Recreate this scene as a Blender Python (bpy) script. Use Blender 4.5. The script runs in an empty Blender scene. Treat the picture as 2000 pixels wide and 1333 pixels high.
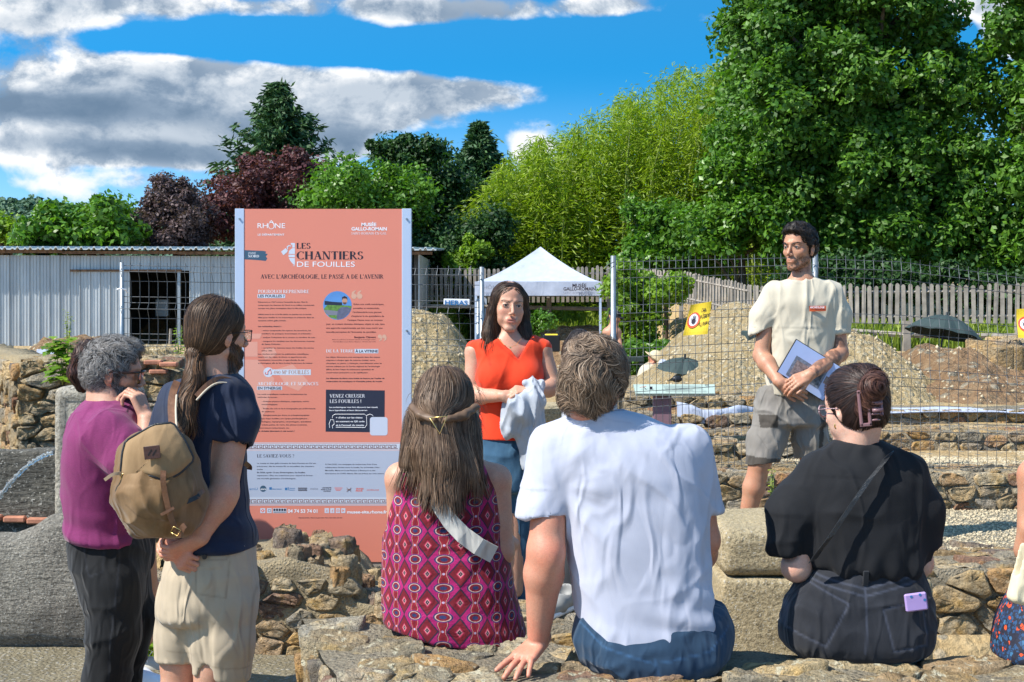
import bpy, math, random
import numpy as np
from mathutils import Vector, Matrix
rad = math.radians
SC = bpy.context.scene
COL = SC.collection
# ---------------------------------------------------------------- camera
F = 2778.0; CX = 1000.0; HY = 600.0; CZ = 1.76
def W(px, py, d):
 return np.array([(px - CX) / F * d, d, CZ - (py - HY) / F * d])
cam_d = bpy.data.cameras.new('camera'); cam = bpy.data.objects.new('camera', cam_d); COL.objects.link(cam)
cam.location = (0, 0, CZ); cam.rotation_euler = (rad(90), 0, 0)
cam_d.sensor_width = 36; cam_d.lens = 36 * F / 2000.0; cam_d.shift_y = -(666.5 - HY) / 2000.0
cam_d.clip_start = 0.05; cam_d.clip_end = 5000
SC.camera = cam
# ---------------------------------------------------------------- light
SUNV = Vector((-0.60, -0.29, 0.75)).normalized()
sun_d = bpy.data.lights.new('sun', 'SUN'); sun_d.energy = 4.8; sun_d.angle = rad(0.53); sun_d.color = (1.0, 0.95, 0.87)
sun = bpy.data.objects.new('sun', sun_d); COL.objects.link(sun)
sun.rotation_euler = SUNV.to_track_quat('Z', 'Y').to_euler(); sun.location = (-20, -10, 30)
SC.view_settings.view_transform = 'Standard'; SC.view_settings.look = 'None'
SC.view_settings.exposure = 0.72; SC.view_settings.gamma = 1.0; SC.view_settings.use_curve_mapping = False
wd = bpy.data.worlds.new('World'); SC.world = wd; wd.use_nodes = True
class NT:
 def __init__(s, nt):
  s.nt = nt; s.n = nt.nodes; s.l = nt.links
 def put(s, sock, v):
  if v is None: return
  if isinstance(v, bpy.types.NodeSocket): s.l.new(v, sock)
  else:
   try: sock.default_value = v
   except Exception:
    if isinstance(v, (int, float)):
     sock.default_value = (v,) * len(sock.default_value)
    else:
     sock.default_value = tuple(v) + (1.0,)
 def node(s, t, ins=None, **kw):
  n = s.n.new(t)
  for k, v in kw.items(): setattr(n, k, v)
  if ins:
   for k, v in ins.items(): s.put(n.inputs[k], v)
  return n
 def m(s, op, a, b=None, c=None, clamp=False):
  n = s.node('ShaderNodeMath', operation=op, use_clamp=clamp)
  s.put(n.inputs[0], a); s.put(n.inputs[1], b); s.put(n.inputs[2], c)
  return n.outputs[0]
 def v(s, op, a, b=None, out=0):
  n = s.node('ShaderNodeVectorMath', operation=op)
  s.put(n.inputs[0], a)
  if b is not None: s.put(n.inputs[3 if op == 'SCALE' else 1], b)
  return n.outputs[out]
 def noise(s, vec, scale, detail=3, rough=0.55, dist=0.0, col=False):
  n = s.node('ShaderNodeTexNoise', {'Scale': scale, 'Detail': detail, 'Roughness': rough, 'Distortion': dist})
  if vec is not None: s.put(n.inputs['Vector'], vec)
  return n.outputs[1 if col else 0]
 def voro(s, vec, scale, feature='F1', out=0, rnd=1.0):
  n = s.node('ShaderNodeTexVoronoi', {'Scale': scale, 'Randomness': rnd}, feature=feature)
  if vec is not None: s.put(n.inputs['Vector'], vec)
  return n.outputs[out]
 def mr(s, val, a, b, c=0.0, d=1.0, smooth=False):
  n = s.node('ShaderNodeMapRange', clamp=True)
  if smooth: n.interpolation_type = 'SMOOTHSTEP'
  for i, x in enumerate((val, a, b, c, d)): s.put(n.inputs[i], x)
  return n.outputs[0]
 def mix(s, f, a, b, mode='MIX'):
  n = s.node('ShaderNodeMix', data_type='RGBA', blend_type=mode)
  s.put(n.inputs[0], f); s.put(n.inputs[6], a); s.put(n.inputs[7], b)
  return n.outputs[2]
 def ramp(s, f, stops, interp='LINEAR'):
  n = s.node('ShaderNodeValToRGB'); cr = n.color_ramp; cr.interpolation = interp
  while len(cr.elements) < len(stops): cr.elements.new(0.5)
  for e, (p, c) in zip(cr.elements, stops): e.position = p; e.color = (*c, 1)
  s.put(n.inputs[0], f); return n.outputs[0]
 def bump(s, h, strength=0.5, dist=0.01, nrm=None):
  n = s.node('ShaderNodeBump', {'Strength': strength, 'Distance': dist, 'Height': h})
  if nrm is not None: s.put(n.inputs['Normal'], nrm)
  return n.outputs[0]
 def xyz(s, vec):
  n = s.node('ShaderNodeSeparateXYZ'); s.put(n.inputs[0], vec); return n.outputs
 def comb(s, x, y, z):
  n = s.node('ShaderNodeCombineXYZ'); s.put(n.inputs[0], x); s.put(n.inputs[1], y); s.put(n.inputs[2], z); return n.outputs[0]
# ---------------------------------------------------------------- sky with clouds
def build_world():
 t = NT(wd.node_tree); t.n.clear()
 co = t.node('ShaderNodeTexCoord').outputs['Generated']
 d = t.v('NORMALIZE', co); dx, dy, dz = t.xyz(d)
 zz = t.m('ABSOLUTE', dz)
 v2 = t.v('NORMALIZE', t.comb(dx, dy, t.m('ADD', t.m('MULTIPLY', zz, 2.2), 0.30)))
 sky = t.node('ShaderNodeTexSky'); sky.sky_type = 'NISHITA'; sky.sun_disc = False
 sky.sun_elevation = math.asin(SUNV.z); sky.sun_rotation = math.atan2(SUNV.x, SUNV.y)
 sky.air_density = 1.0; sky.dust_density = 0.2; sky.ozone_density = 3.0
 t.put(sky.inputs[0], v2)
 hs = t.node('ShaderNodeHueSaturation', {'Hue': 0.485, 'Saturation': t.mr(zz, 0.15, 0.6, 1.40, 1.08), 'Value': 1.25, 'Color': sky.outputs[0]})
 low = t.mr(zz, 0.0, 0.17, 0.70, 0.0, True)
 skyc = t.mix(low, hs.outputs[0], (3.0, 4.8, 6.3))
 bg1 = t.node('ShaderNodeBackground', {'Color': skyc, 'Strength': 0.14})
 P = t.comb(dx, dy, t.m('MULTIPLY', dz, 1.45))
 warp = t.noise(P, 6.0, 3, 0.5, 0.0, True)
 Pw = t.v('ADD', P, t.v('SCALE', t.v('SUBTRACT', warp, (0.5, 0.5, 0.5)), 0.05))
 def dens(off):
  q = t.v('ADD', Pw, off) if off else Pw
  a = t.noise(q, 6.5, 9, 0.58); b = t.noise(q, 19.0, 6, 0.60)
  v = t.voro(q, 17.0, 'F1')
  s_ = t.m('ADD', a, t.m('MULTIPLY', t.m('SUBTRACT', b, 0.5), 0.55))
  return t.m('SUBTRACT', s_, t.m('MULTIPLY', v, 0.16))
 def dirv(px, py):
  v = np.array([(px - CX) / F, 1.0, (HY - py) / F]); return v / np.linalg.norm(v)
 blobs = [(-60, 20, 300, 75, .30), (250, 5, 160, 50, .25), (60, 190, 300, 85, .34), (340, 165, 170, 80, .34), (560, 175, 210, 80, .32),
    (760, 190, 230, 58, .26), (960, 185, 240, 34, .26), (650, 260, 200, 50, .22), (330, 270, 360, 62, .26), (200, 300, 380, 40, .20), (560, 300, 160, 30, .14), (120, 370, 160, 22, .10),
    (60, 345, 110, 26, .12), (255, 350, 70, 20, .16), (0, 290, 60, 32, .2), (700, 15, 480, 32, .28), (980, 12, 260, 36, .22), (1250, 0, 130, 34, .2),
    (1350, 36, 60, 18, .16), (1020, 285, 55, 28, .26), (1900, 10, 80, 30, .3), (1960, 60, 60, 60, .22), (690, 290, 60, 22, .2),
    (700, 92, 560, 34, -.34), (520, 60, 160, 24, -.16), (1250, 180, 210, 120, -.40), (850, 290, 170, 34, -.30), (1010, 100, 300, 44, -.26), (330, 335, 200, 10, -.06),
    (1700, 120, 300, 100, -.2)]
 bias = None
 for (px, py, sx, sy, w) in blobs:
  c = dirv(px, py)
  q = t.v('MULTIPLY', t.v('SUBTRACT', d, tuple(c)), (F / sx, F / sx, F / sy))
  l = t.v('LENGTH', q, None, 1)
  g = t.mr(l, 0.25, 1.35, w, 0.0, True)
  bias = g if bias is None else t.m('ADD', bias, g)
 d0 = t.m('ADD', dens(None), bias); d1 = t.m('ADD', dens((-0.020, 0.0, 0.035)), bias)
 alpha = t.mr(d0, 0.50, 0.69, 0, 1, True)
 e0 = t.m('SUBTRACT', t.noise(Pw, 30.0, 6, 0.65), t.noise(t.v('ADD', Pw, (-0.008, 0.0, 0.014)), 30.0, 6, 0.65))
 f0 = t.m('SUBTRACT', t.voro(t.v('ADD', Pw, (-0.006, 0.0, 0.010)), 26.0, 'SMOOTH_F1'), t.voro(Pw, 26.0, 'SMOOTH_F1'))
 lit = t.mr(t.m('ADD', t.m('SUBTRACT', d0, d1), t.m('ADD', t.m('MULTIPLY', e0, 0.55), t.m('MULTIPLY', f0, 0.35))), -0.10, 0.13, 0.0, 1.0)
 thick = t.mr(d0, 0.60, 0.98, 1.0, 0.45, True)
 sh = None
 for (px, py, sx, sy, w) in [(120, 215, 260, 36, .85), (330, 296, 260, 22, .6), (620, 250, 170, 40, .45), (80, 60, 150, 40, .35), (880, 30, 250, 24, .25), (450, 235, 110, 40, .35), (700, 262, 120, 28, .35)]:
  c = dirv(px, py)
  q = t.v('MULTIPLY', t.v('SUBTRACT', Pw, (c[0], c[1], c[2] * 1.45)), (F / sx, F / sx, F / sy / 1.45))
  g = t.mr(t.v('LENGTH', q, None, 1), 0.3, 1.3, w, 0.0, True)
  sh = g if sh is None else t.m('ADD', sh, g)
 br = t.m('MULTIPLY', t.m('ADD', t.m('MULTIPLY', lit, 0.75), 0.30), thick)
 br = t.m('MULTIPLY', br, t.m('SUBTRACT', 1.0, t.m('MINIMUM', sh, 0.8)), None, False)
 cc = t.ramp(t.m('MULTIPLY', br, 1.25, None, True), [(0.0, (0.09, 0.145, 0.22)), (0.25, (0.17, 0.23, 0.31)), (0.6, (0.36, 0.41, 0.47)), (1.0, (0.64, 0.65, 0.66))])
 bg2 = t.node('ShaderNodeBackground', {'Color': cc, 'Strength': 1.0})
 ms = t.node('ShaderNodeMixShader'); t.put(ms.inputs[0], alpha)
 t.l.new(bg1.outputs[0], ms.inputs[1]); t.l.new(bg2.outputs[0], ms.inputs[2])
 out = t.node('ShaderNodeOutputWorld'); t.l.new(ms.outputs[0], out.inputs[0])
build_world()
# ---------------------------------------------------------------- object helpers
def link(o, parent=None):
 COL.objects.link(o)
 if parent is not None: o.parent = parent
 return o
def props(o, label=None, cat=None, group=None, kind=None):
 if label: o['label'] = label
 if cat: o['category'] = cat
 if group: o['group'] = group
 if kind: o['kind'] = kind
 return o
def thing(name, loc, label, cat, group=None, kind=None):
 o = bpy.data.objects.new(name, None); o.location = tuple(loc); o.empty_display_size = 0.2
 link(o); return props(o, label, cat, group, kind)
def mesh(name, V, Fc, mat=None, parent=None, smooth=True, col=None, uv=None, wloc=True):
 V = np.asarray(V, dtype=np.float32).reshape(-1, 3)
 if parent is not None and wloc: V = V - np.array(parent.location, dtype=np.float32)
 me = bpy.data.meshes.new(name)
 if isinstance(Fc, np.ndarray) and Fc.ndim == 2:
  k = Fc.shape[1]; n = len(Fc)
  me.vertices.add(len(V)); me.vertices.foreach_set('co', V.ravel())
  me.loops.add(n * k); me.loops.foreach_set('vertex_index', Fc.astype(np.int32).ravel())
  me.polygons.add(n); me.polygons.foreach_set('loop_start', np.arange(0, n * k, k, dtype=np.int32))
  me.update(calc_edges=True)
 else:
  me.from_pydata([tuple(map(float, v)) for v in V], [], [tuple(int(i) for i in f) for f in Fc])
 me.polygons.foreach_set('use_smooth', np.full(len(me.polygons), smooth, dtype=bool))
 if col is not None:
  a = me.color_attributes.new('Col', 'FLOAT_COLOR', 'POINT')
  c = np.ones((len(V), 4), dtype=np.float32); c[:, :3] = col
  a.data.foreach_set('color', c.ravel())
 if uv is not None:
  a = me.attributes.new('UVp', 'FLOAT_VECTOR', 'POINT')
  c = np.zeros((len(V), 3), dtype=np.float32); c[:, :uv.shape[1]] = uv
  a.data.foreach_set('vector', c.ravel())
 if mat: me.materials.append(mat)
 o = bpy.data.objects.new(name, me); link(o, parent); return o
class MB:
 def __init__(s): s.V = []; s.F = []
 def add(s, V, Fc):
  b = len(s.V); s.V += [tuple(map(float, v)) for v in V]; s.F += [tuple(i + b for i in f) for f in Fc]
 def box(s, c, sz, R=None, bev=0.0):
  c = np.array(c, float); h = np.array(sz, float) / 2
  if bev <= 0:
   V = [np.array([x, y, z]) * h for x in (-1, 1) for y in (-1, 1) for z in (-1, 1)]
   Fc = [(0, 1, 3, 2), (4, 6, 7, 5), (0, 4, 5, 1), (2, 3, 7, 6), (0, 2, 6, 4), (1, 5, 7, 3)]
  else:
   b = min(bev, *h)
   V = []; idx = {}
   for x in (-1, 1):
    for y in (-1, 1):
     for z in (-1, 1):
      for a in range(3):
       p = np.array([x, y, z]) * h; q = p.copy()
       for k in range(3):
        if k != a: q[k] -= np.sign(p[k]) * b
       idx[(x, y, z, a)] = len(V); V.append(q)
   Fc = []
   for a in range(3):
    u, w = [k for k in range(3) if k != a]
    for sgn in (-1, 1):
     ring = []
     for (su, sw) in ((-1, -1), (1, -1), (1, 1), (-1, 1)):
      k = [0, 0, 0]; k[a] = sgn; k[u] = su; k[w] = sw; ring.append(idx[(*k, a)])
     Fc.append(tuple(ring))
    for (su, sw) in ((-1, -1), (1, -1), (1, 1), (-1, 1)):
     k0 = [0, 0, 0]; k1 = [0, 0, 0]; k0[a] = -1; k1[a] = 1
     for k in (k0, k1): k[u] = su; k[w] = sw
     Fc.append((idx[(*k0, u)], idx[(*k1, u)], idx[(*k1, w)], idx[(*k0, w)]))
   for x in (-1, 1):
    for y in (-1, 1):
     for z in (-1, 1): Fc.append(tuple(idx[(x, y, z, a)] for a in range(3)))
  V = [np.array(v) for v in V]
  if R is not None: V = [R @ v for v in V]
  s.add([v + c for v in V], Fc)
 def tube(s, pts, r, n=6, cap=True):
  pts = [np.array(p, float) for p in pts]; m = len(pts)
  rr = [r] * m if np.isscalar(r) else list(r)
  V = []; prev = None
  for i, p in enumerate(pts):
   t = pts[min(i + 1, m - 1)] - pts[max(i - 1, 0)]; t /= (np.linalg.norm(t) + 1e-9)
   if prev is None:
    a = np.array([0, 0, 1.]) if abs(t[2]) < .9 else np.array([1., 0, 0])
    u = np.cross(t, a)
   else: u = prev - t * np.dot(prev, t)
   u /= (np.linalg.norm(u) + 1e-9); prev = u; w = np.cross(t, u)
   for k in range(n):
    a = 2 * math.pi * k / n; V.append(p + rr[i] * (math.cos(a) * u + math.sin(a) * w))
  Fc = [(i * n + k, i * n + (k + 1) % n, (i + 1) * n + (k + 1) % n, (i + 1) * n + k) for i in range(m - 1) for k in range(n)]
  if cap: Fc += [tuple(range(n))[::-1], tuple(range((m - 1) * n, m * n))]
  s.add(V, Fc)
 def plate(s, pts, thick, nrm=(0, -1, 0)):
  n = len(pts); nr = np.array(nrm, float); A = [np.array(p, float) for p in pts]; B = [p - nr * thick for p in A]
  s.add(A + B, [tuple(range(n)), tuple(range(2 * n - 1, n - 1, -1))] + [(i, n + i, n + (i + 1) % n, (i + 1) % n) for i in range(n)])
 def out(s, name, mat, parent=None, smooth=False, **k): return mesh(name, s.V, s.F, mat, parent, smooth, **k)
def Rz(a):
 c, s = math.cos(a), math.sin(a); return np.array([[c, -s, 0], [s, c, 0], [0, 0, 1.]])
def Rx(a):
 c, s = math.cos(a), math.sin(a); return np.array([[1., 0, 0], [0, c, -s], [0, s, c]])
def Ry(a):
 c, s = math.cos(a), math.sin(a); return np.array([[c, 0, s], [0, 1., 0], [-s, 0, c]])
def sn(p, freq, seed, octv=3, gain=0.5, k=6):
 r = np.random.RandomState(seed); p = np.asarray(p, dtype=np.float32); out = np.zeros(len(p), np.float32); amp = 1.0; tot = 0
 for o in range(octv):
  wv = p + 0.35 / freq * np.sin(p[:, [1, 2, 0]] * freq * 0.9 + r.rand(3).astype(np.float32) * 6.3)
  acc = 0
  for i in range(k):
   dv = r.randn(3); dv /= np.linalg.norm(dv); acc = acc + np.sin(wv @ (dv * freq * (0.6 + 0.9 * r.rand())).astype(np.float32) + r.rand() * 6.3)
  out += amp * acc / (k ** 0.5 * 1.2); tot += amp; amp *= gain; freq *= 2.1
 return out / tot
# ---------------------------------------------------------------- materials
def newmat(name):
 m = bpy.data.materials.new(name); m.use_nodes = True; t = NT(m.node_tree)
 b = t.n['Principled BSDF']; return m, t, b
def setb(t, b, **k):
 names = dict(col='Base Color', rough='Roughness', metal='Metallic', nrm='Normal', spec='Specular IOR Level', alpha='Alpha', trans='Transmission Weight', sss='Subsurface Weight', sheen='Sheen Weight', aniso='Anisotropic', coat='Coat Weight')
 for a, v in k.items(): t.put(b.inputs[names[a]], v)
def plain(name, col, rough=0.6, metal=0.0, var=0.12, scale=8.0, bump=0.0, bscale=60.0, spec=0.4, vcol=False, sheen=0.0):
 m, t, b = newmat(name)
 co = t.node('ShaderNodeTexCoord').outputs['Object']
 n = t.noise(co, scale, 4, 0.6)
 f = t.mr(n, 0.3, 0.7, 1 - var, 1 + var)
 c = t.v('SCALE', tuple(col), f)
 if vcol: c = t.v('MULTIPLY', c, t.node('ShaderNodeAttribute', attribute_name='Col').outputs[0])
 setb(t, b, col=c, rough=rough, metal=metal, spec=spec, sheen=sheen)
 if bump > 0:
  setb(t, b, nrm=t.bump(t.noise(co, bscale, 5, 0.65), bump, 0.004))
 return m
def stone_mat(name, tint=(1, 1, 1), grey=0.35, lich=0.35, bs=1.0):
 m, t, b = newmat(name)
 oi = t.node('ShaderNodeObjectInfo').outputs['Random']
 co = t.node('ShaderNodeTexCoord').outputs['Object']
 geo = t.node('ShaderNodeNewGeometry').outputs['Position']
 at = t.node('ShaderNodeAttribute', attribute_name='Col').outputs[0]
 ax = t.xyz(at)[0]
 r = t.m('FRACT', t.m('ADD', oi, ax))
 base = t.ramp(r, [(0.0, (0.26, 0.19, 0.11)), (0.16, (0.34, 0.28, 0.19)), (0.3, (0.20, 0.19, 0.17)), (0.42, (0.40, 0.33, 0.22)), (0.55, (0.27, 0.25, 0.21)),
       (0.66, (0.36, 0.24, 0.13)), (0.76, (0.30, 0.29, 0.27)), (0.86, (0.42, 0.37, 0.28)), (0.94, (0.24, 0.13, 0.09)), (1.0, (0.16, 0.16, 0.16))])
 n1 = t.noise(geo, 9.0, 6, 0.62); n2 = t.noise(geo, 45.0, 6, 0.7); n3 = t.noise(geo, 150.0, 3, 0.7)
 c = t.mix(t.mr(n1, 0.42, 0.62), base, t.v('MULTIPLY', base, (1.45, 1.30, 1.05)))
 c = t.mix(t.mr(n1, 0.56, 0.74), c, (0.40, 0.27, 0.10))
 c = t.mix(t.mr(n2, 0.35, 0.65, 0.0, 0.75), c, t.v('SCALE', c, 0.42))
 li = t.noise(geo, 26.0, 5, 0.7)
 c = t.mix(t.m('MULTIPLY', t.mr(li, 0.56, 0.63), lich), c, (0.48, 0.46, 0.37))
 li2 = t.noise(geo, 60.0, 4, 0.7)
 c = t.mix(t.mr(li2, 0.60, 0.66, 0, 0.6), c, (0.10, 0.095, 0.08))
 c = t.v('MULTIPLY', c, tuple(tint))
 h = t.m('ADD', t.m('MULTIPLY', n2, 1.0), t.m('ADD', t.m('MULTIPLY', n3, 0.35), t.m('MULTIPLY', n1, 1.6)))
 vo = t.voro(geo, 30.0, 'F1')
 h = t.m('ADD', h, t.m('MULTIPLY', vo, -0.5))
 setb(t, b, col=c, rough=0.88, spec=0.25, nrm=t.bump(h, 1.0, 0.035 * bs))
 return m
def earth_mat(name, c1, c2, c3, gscale=18.0, gr=0.5, bump=0.05, pebble=(0.50, 0.44, 0.33)):
 m, t, b = newmat(name)
 geo = t.node('ShaderNodeNewGeometry').outputs['Position']
 n1 = t.noise(geo, 0.9, 5, 0.6); n2 = t.noise(geo, 6.0, 6, 0.65); v = t.node('ShaderNodeTexVoronoi', {'Scale': gscale, 'Vector': geo})
 c = t.mix(t.mr(n1, 0.38, 0.62), tuple(c1), tuple(c2))
 c = t.mix(t.mr(n2, 0.45, 0.68), c, tuple(c3))
 rr = t.xyz(v.outputs[1])[0]
 pc = t.mix(rr, t.v('SCALE', tuple(pebble), 0.55), tuple(pebble))
 c = t.mix(t.m('MULTIPLY', t.mr(t.xyz(v.outputs[1])[1], 1 - gr, 1 - gr + 0.05), t.mr(v.outputs[0], 0.5, 0.35)), c, pc)
 n3 = t.noise(geo, gscale * 2.3, 5, 0.7)
 c = t.mix(t.mr(n3, 0.35, 0.6, 0.5, 0.0), c, t.v('SCALE', c, 0.5))
 h = t.m('ADD', t.m('MULTIPLY', t.mr(v.outputs[0], 0.0, 0.6, 1, 0), 0.7), t.m('ADD', n3, n2))
 setb(t, b, col=c, rough=0.95, spec=0.15, nrm=t.bump(h, 0.9, bump))
 return m
def leaf_mat(name, c1, c2, trans=0.35, rough=0.45):
 m, t, b = newmat(name)
 at = t.node('ShaderNodeAttribute', attribute_name='Col').outputs[0]
 x, y, z = t.xyz(at)
 c = t.mix(x, tuple(c1), tuple(c2)); c = t.v('SCALE', c, t.mr(y, 0, 1, 0.65, 1.35))
 setb(t, b, col=c, rough=rough, spec=0.45)
 tr = t.node('ShaderNodeBsdfTranslucent'); t.put(tr.inputs[0], t.v('MULTIPLY', c, (1.35, 1.5, 0.6)))
 ms = t.node('ShaderNodeMixShader'); t.put(ms.inputs[0], trans)
 t.l.new(b.outputs[0], ms.inputs[1]); t.l.new(tr.outputs[0], ms.inputs[2])
 t.l.new(ms.outputs[0], t.n['Material Output'].inputs[0])
 return m
def cloth_mat(name, col, rough=0.85, weave=900.0, wr=0.35, heather=0.0, vcol=True, sheen=0.15, wscale=14.0, col2=None, spec=0.25):
 m, t, b = newmat(name)
 co = t.node('ShaderNodeNewGeometry').outputs['Position']
 n = t.noise(co, 5.0, 4, 0.6); c = t.v('SCALE', tuple(col), t.mr(n, 0.3, 0.7, 0.90, 1.10))
 if col2:
  nn = t.noise(t.v('MULTIPLY', co, (1.0, 1.0, 0.35)), 7.0, 5, 0.65); c = t.mix(t.mr(nn, 0.48, 0.68), c, tuple(col2))
 if heather > 0:
  hn = t.noise(t.v('MULTIPLY', co, (1.0, 1.0, 3.5)), 160.0, 3, 0.7); c = t.v('SCALE', c, t.mr(hn, 0.3, 0.7, 1 - heather, 1 + heather))
 if vcol: c = t.v('MULTIPLY', c, t.node('ShaderNodeAttribute', attribute_name='Col').outputs[0])
 def crease(sc, rot):
  q = t.node('ShaderNodeMapping', {'Vector': co, 'Rotation': rot, 'Scale': (1.0, 1.0, 0.38)}).outputs[0]
  n_ = t.m('ABSOLUTE', t.m('SUBTRACT', t.noise(q, sc, 1, 0.4, 0.6), 0.5)); return t.mr(n_, 0.0, 0.13, 1.0, 0.0, True)
 mk = t.mr(t.noise(co, 3.5, 2), 0.42, 0.62)
 h = t.m('ADD', t.m('MULTIPLY', t.m('ADD', crease(wscale * .8, (0.2, 0.75, 0)), t.m('MULTIPLY', crease(wscale * 1.1, (0, -0.85, 0.3)), 0.8)), t.m('ADD', t.m('MULTIPLY', mk, 0.5), 0.12)), t.m('MULTIPLY', t.noise(co, weave * 0.35, 2, 0.6), 0.05))
 setb(t, b, col=c, rough=rough, spec=spec, sheen=sheen, nrm=t.bump(h, min(1.0, wr * 1.8), 0.011))
 return m
def skin_mat(name, col, red=0.0):
 m, t, b = newmat(name)
 co = t.node('ShaderNodeNewGeometry').outputs['Position']
 n = t.noise(co, 22.0, 5, 0.65); n2 = t.noise(co, 260.0, 3, 0.6)
 c = t.mix(t.mr(n, 0.38, 0.68, 0, 0.50), tuple(col), (col[0] * 1.05, col[1] * 0.70, col[2] * 0.62))
 c = t.v('SCALE', c, t.mr(t.m('ADD', n2, t.m('MULTIPLY', t.noise(co, 90.0, 3, 0.7), 0.6)), 0.55, 1.05, 0.88, 1.10))
 c = t.v('MULTIPLY', c, t.node('ShaderNodeAttribute', attribute_name='Col').outputs[0])
 setb(t, b, col=c, rough=0.48, spec=0.4, nrm=t.bump(t.m('ADD', n2, n), 0.22, 0.003))
 b.inputs['Subsurface Weight'].default_value = 0.12; b.inputs['Subsurface Radius'].default_value = (0.012, 0.004, 0.002); b.inputs['Subsurface Scale'].default_value = 1.0
 return m
def hair_mat(name, rough=0.50):
 m, t, b = newmat(name)
 at = t.node('ShaderNodeAttribute', attribute_name='Col').outputs[0]
 co = t.node('ShaderNodeNewGeometry').outputs['Position']
 setb(t, b, col=t.v('SCALE', at, t.mr(t.noise(co, 30, 3), 0.3, 0.7, 0.75, 1.3)), rough=rough, spec=0.28)
 return m
M = {}
M['stone'] = stone_mat('rubble_stone', tint=(1.42, 1.34, 1.20)); M['stone_dark'] = stone_mat('rubble_stone_shaded', tint=(1.0, 0.97, 0.90))
M['top_stone'] = stone_mat('weathered_top_stone', tint=(1.50, 1.46, 1.32), lich=0.9, bs=1.0)
M['mortar'] = earth_mat('lime_mortar', (0.46, 0.36, 0.21), (0.38, 0.31, 0.20), (0.50, 0.41, 0.26), 70.0, 0.45, 0.02, (0.45, 0.40, 0.30))
M['mortar_grey'] = earth_mat('old_mortar', (0.38, 0.32, 0.23), (0.30, 0.26, 0.19), (0.43, 0.38, 0.28), 60.0, 0.5, 0.03, (0.40, 0.36, 0.28))
M['soil'] = earth_mat('sandy_soil', (0.50, 0.36, 0.18), (0.44, 0.31, 0.16), (0.54, 0.41, 0.23), 14.0, 0.25, 0.04)
M['mound'] = earth_mat('stony_soil', (0.62, 0.47, 0.25), (0.54, 0.40, 0.20), (0.68, 0.54, 0.32), 16.0, 0.7, 0.12, (0.78, 0.67, 0.45))
M['mound_brown'] = earth_mat('brown_stony_soil', (0.36, 0.22, 0.12), (0.32, 0.20, 0.11), (0.42, 0.29, 0.17), 9.0, 0.35, 0.13, (0.50, 0.42, 0.30))
M['gravel'] = earth_mat('pale_gravel', (0.46, 0.40, 0.28), (0.42, 0.36, 0.25), (0.50, 0.45, 0.33), 34.0, 0.95, 0.05, (0.66, 0.60, 0.47))
M['pave'] = earth_mat('gritty_path', (0.28, 0.235, 0.15), (0.22, 0.19, 0.125), (0.32, 0.28, 0.19), 45.0, 0.45, 0.02, (0.42, 0.39, 0.32))
def granite(name, c1, c2, sc=1.0, bump=0.03, streak=True):
 m, t, b = newmat(name)
 geo = t.node('ShaderNodeNewGeometry').outputs['Position']
 n1 = t.noise(geo, 2.2, 5, 0.6); n2 = t.noise(geo, 60.0 * sc, 5, 0.7)
 st = t.v('MULTIPLY', geo, (1.0, 1.0, 1.0))
 q = t.node('ShaderNodeMapping', {'Vector': geo, 'Rotation': (0, rad(35), 0), 'Scale': (14.0, 30.0, 55.0)}).outputs[0]
 n3 = t.noise(q, 1.0, 4, 0.6)
 c = t.mix(t.mr(n1, 0.35, 0.65), tuple(c1), tuple(c2)); c = t.mix(t.mr(n2, 0.45, 0.62, 0, 0.8), c, t.v('SCALE', c, 0.38))
 c = t.mix(t.mr(t.noise(geo, 90.0 * sc, 3, 0.6), 0.60, 0.66, 0, 0.7), c, (0.55, 0.53, 0.47))
 h = t.m('ADD', n2, t.m('MULTIPLY', n3, 1.2 if streak else 0.0))
 setb(t, b, col=c, rough=0.9, spec=0.25, nrm=t.bump(h, 0.9, bump))
 return m
M['granite'] = granite('weathered_granite', (0.30, 0.28, 0.235), (0.22, 0.20, 0.17))
M['granite_dark'] = granite('dark_granite', (0.115, 0.11, 0.095), (0.16, 0.15, 0.125), 0.7, 0.03)
M['sandstone'] = granite('sandy_limestone', (0.50, 0.40, 0.235), (0.42, 0.345, 0.215), 1.0, 0.02, False)
M['pillar'] = granite('pale_stone', (0.45, 0.41, 0.33), (0.36, 0.33, 0.27), 0.8, 0.02, False)
M['galv'] = plain('galvanised_steel', (0.34, 0.37, 0.39), 0.42, 0.75, 0.15, 20)
M['wire'] = plain('galvanised_wire', (0.10, 0.11, 0.12), 0.5, 0.5, 0.15, 6)
M['alu'] = plain('brushed_aluminium', (0.50, 0.58, 0.72), 0.40, 0.25, 0.03, 2)
M['steel_dark'] = plain('dark_steel', (0.05, 0.055, 0.06), 0.5, 0.3)
M['brass'] = plain('brass', (0.70, 0.48, 0.18), 0.3, 1.0)
M['black'] = plain('black_plastic', (0.012, 0.012, 0.014), 0.4)
M['lens'] = plain('dark_lens', (0.02, 0.012, 0.008), 0.08, 0.0, 0.0)
M['white_plastic'] = plain('white_plastic', (0.75, 0.76, 0.78), 0.4)
M['white_cloth'] = cloth_mat('white_geotextile', (0.38, 0.42, 0.52), wr=0.6, vcol=False)
M['leather'] = plain('brown_leather', (0.16, 0.075, 0.038), 0.45, 0, 0.35, 30, 0.4, 90)
M['leather_dark'] = plain('dark_leather', (0.06, 0.028, 0.022), 0.35, 0, 0.2, 30, 0.3, 120)
M['leather_black'] = plain('black_leather', (0.018, 0.020, 0.023), 0.38, 0, 0.2, 30, 0.5, 200)
M['wood'] = plain('weathered_wood', (0.25, 0.22, 0.185), 0.85, 0, 0.35, 5, 0.5, 30)
M['purple_post'] = plain('mauve_steel', (0.22, 0.13, 0.16), 0.5, 0, 0.1)
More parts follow.
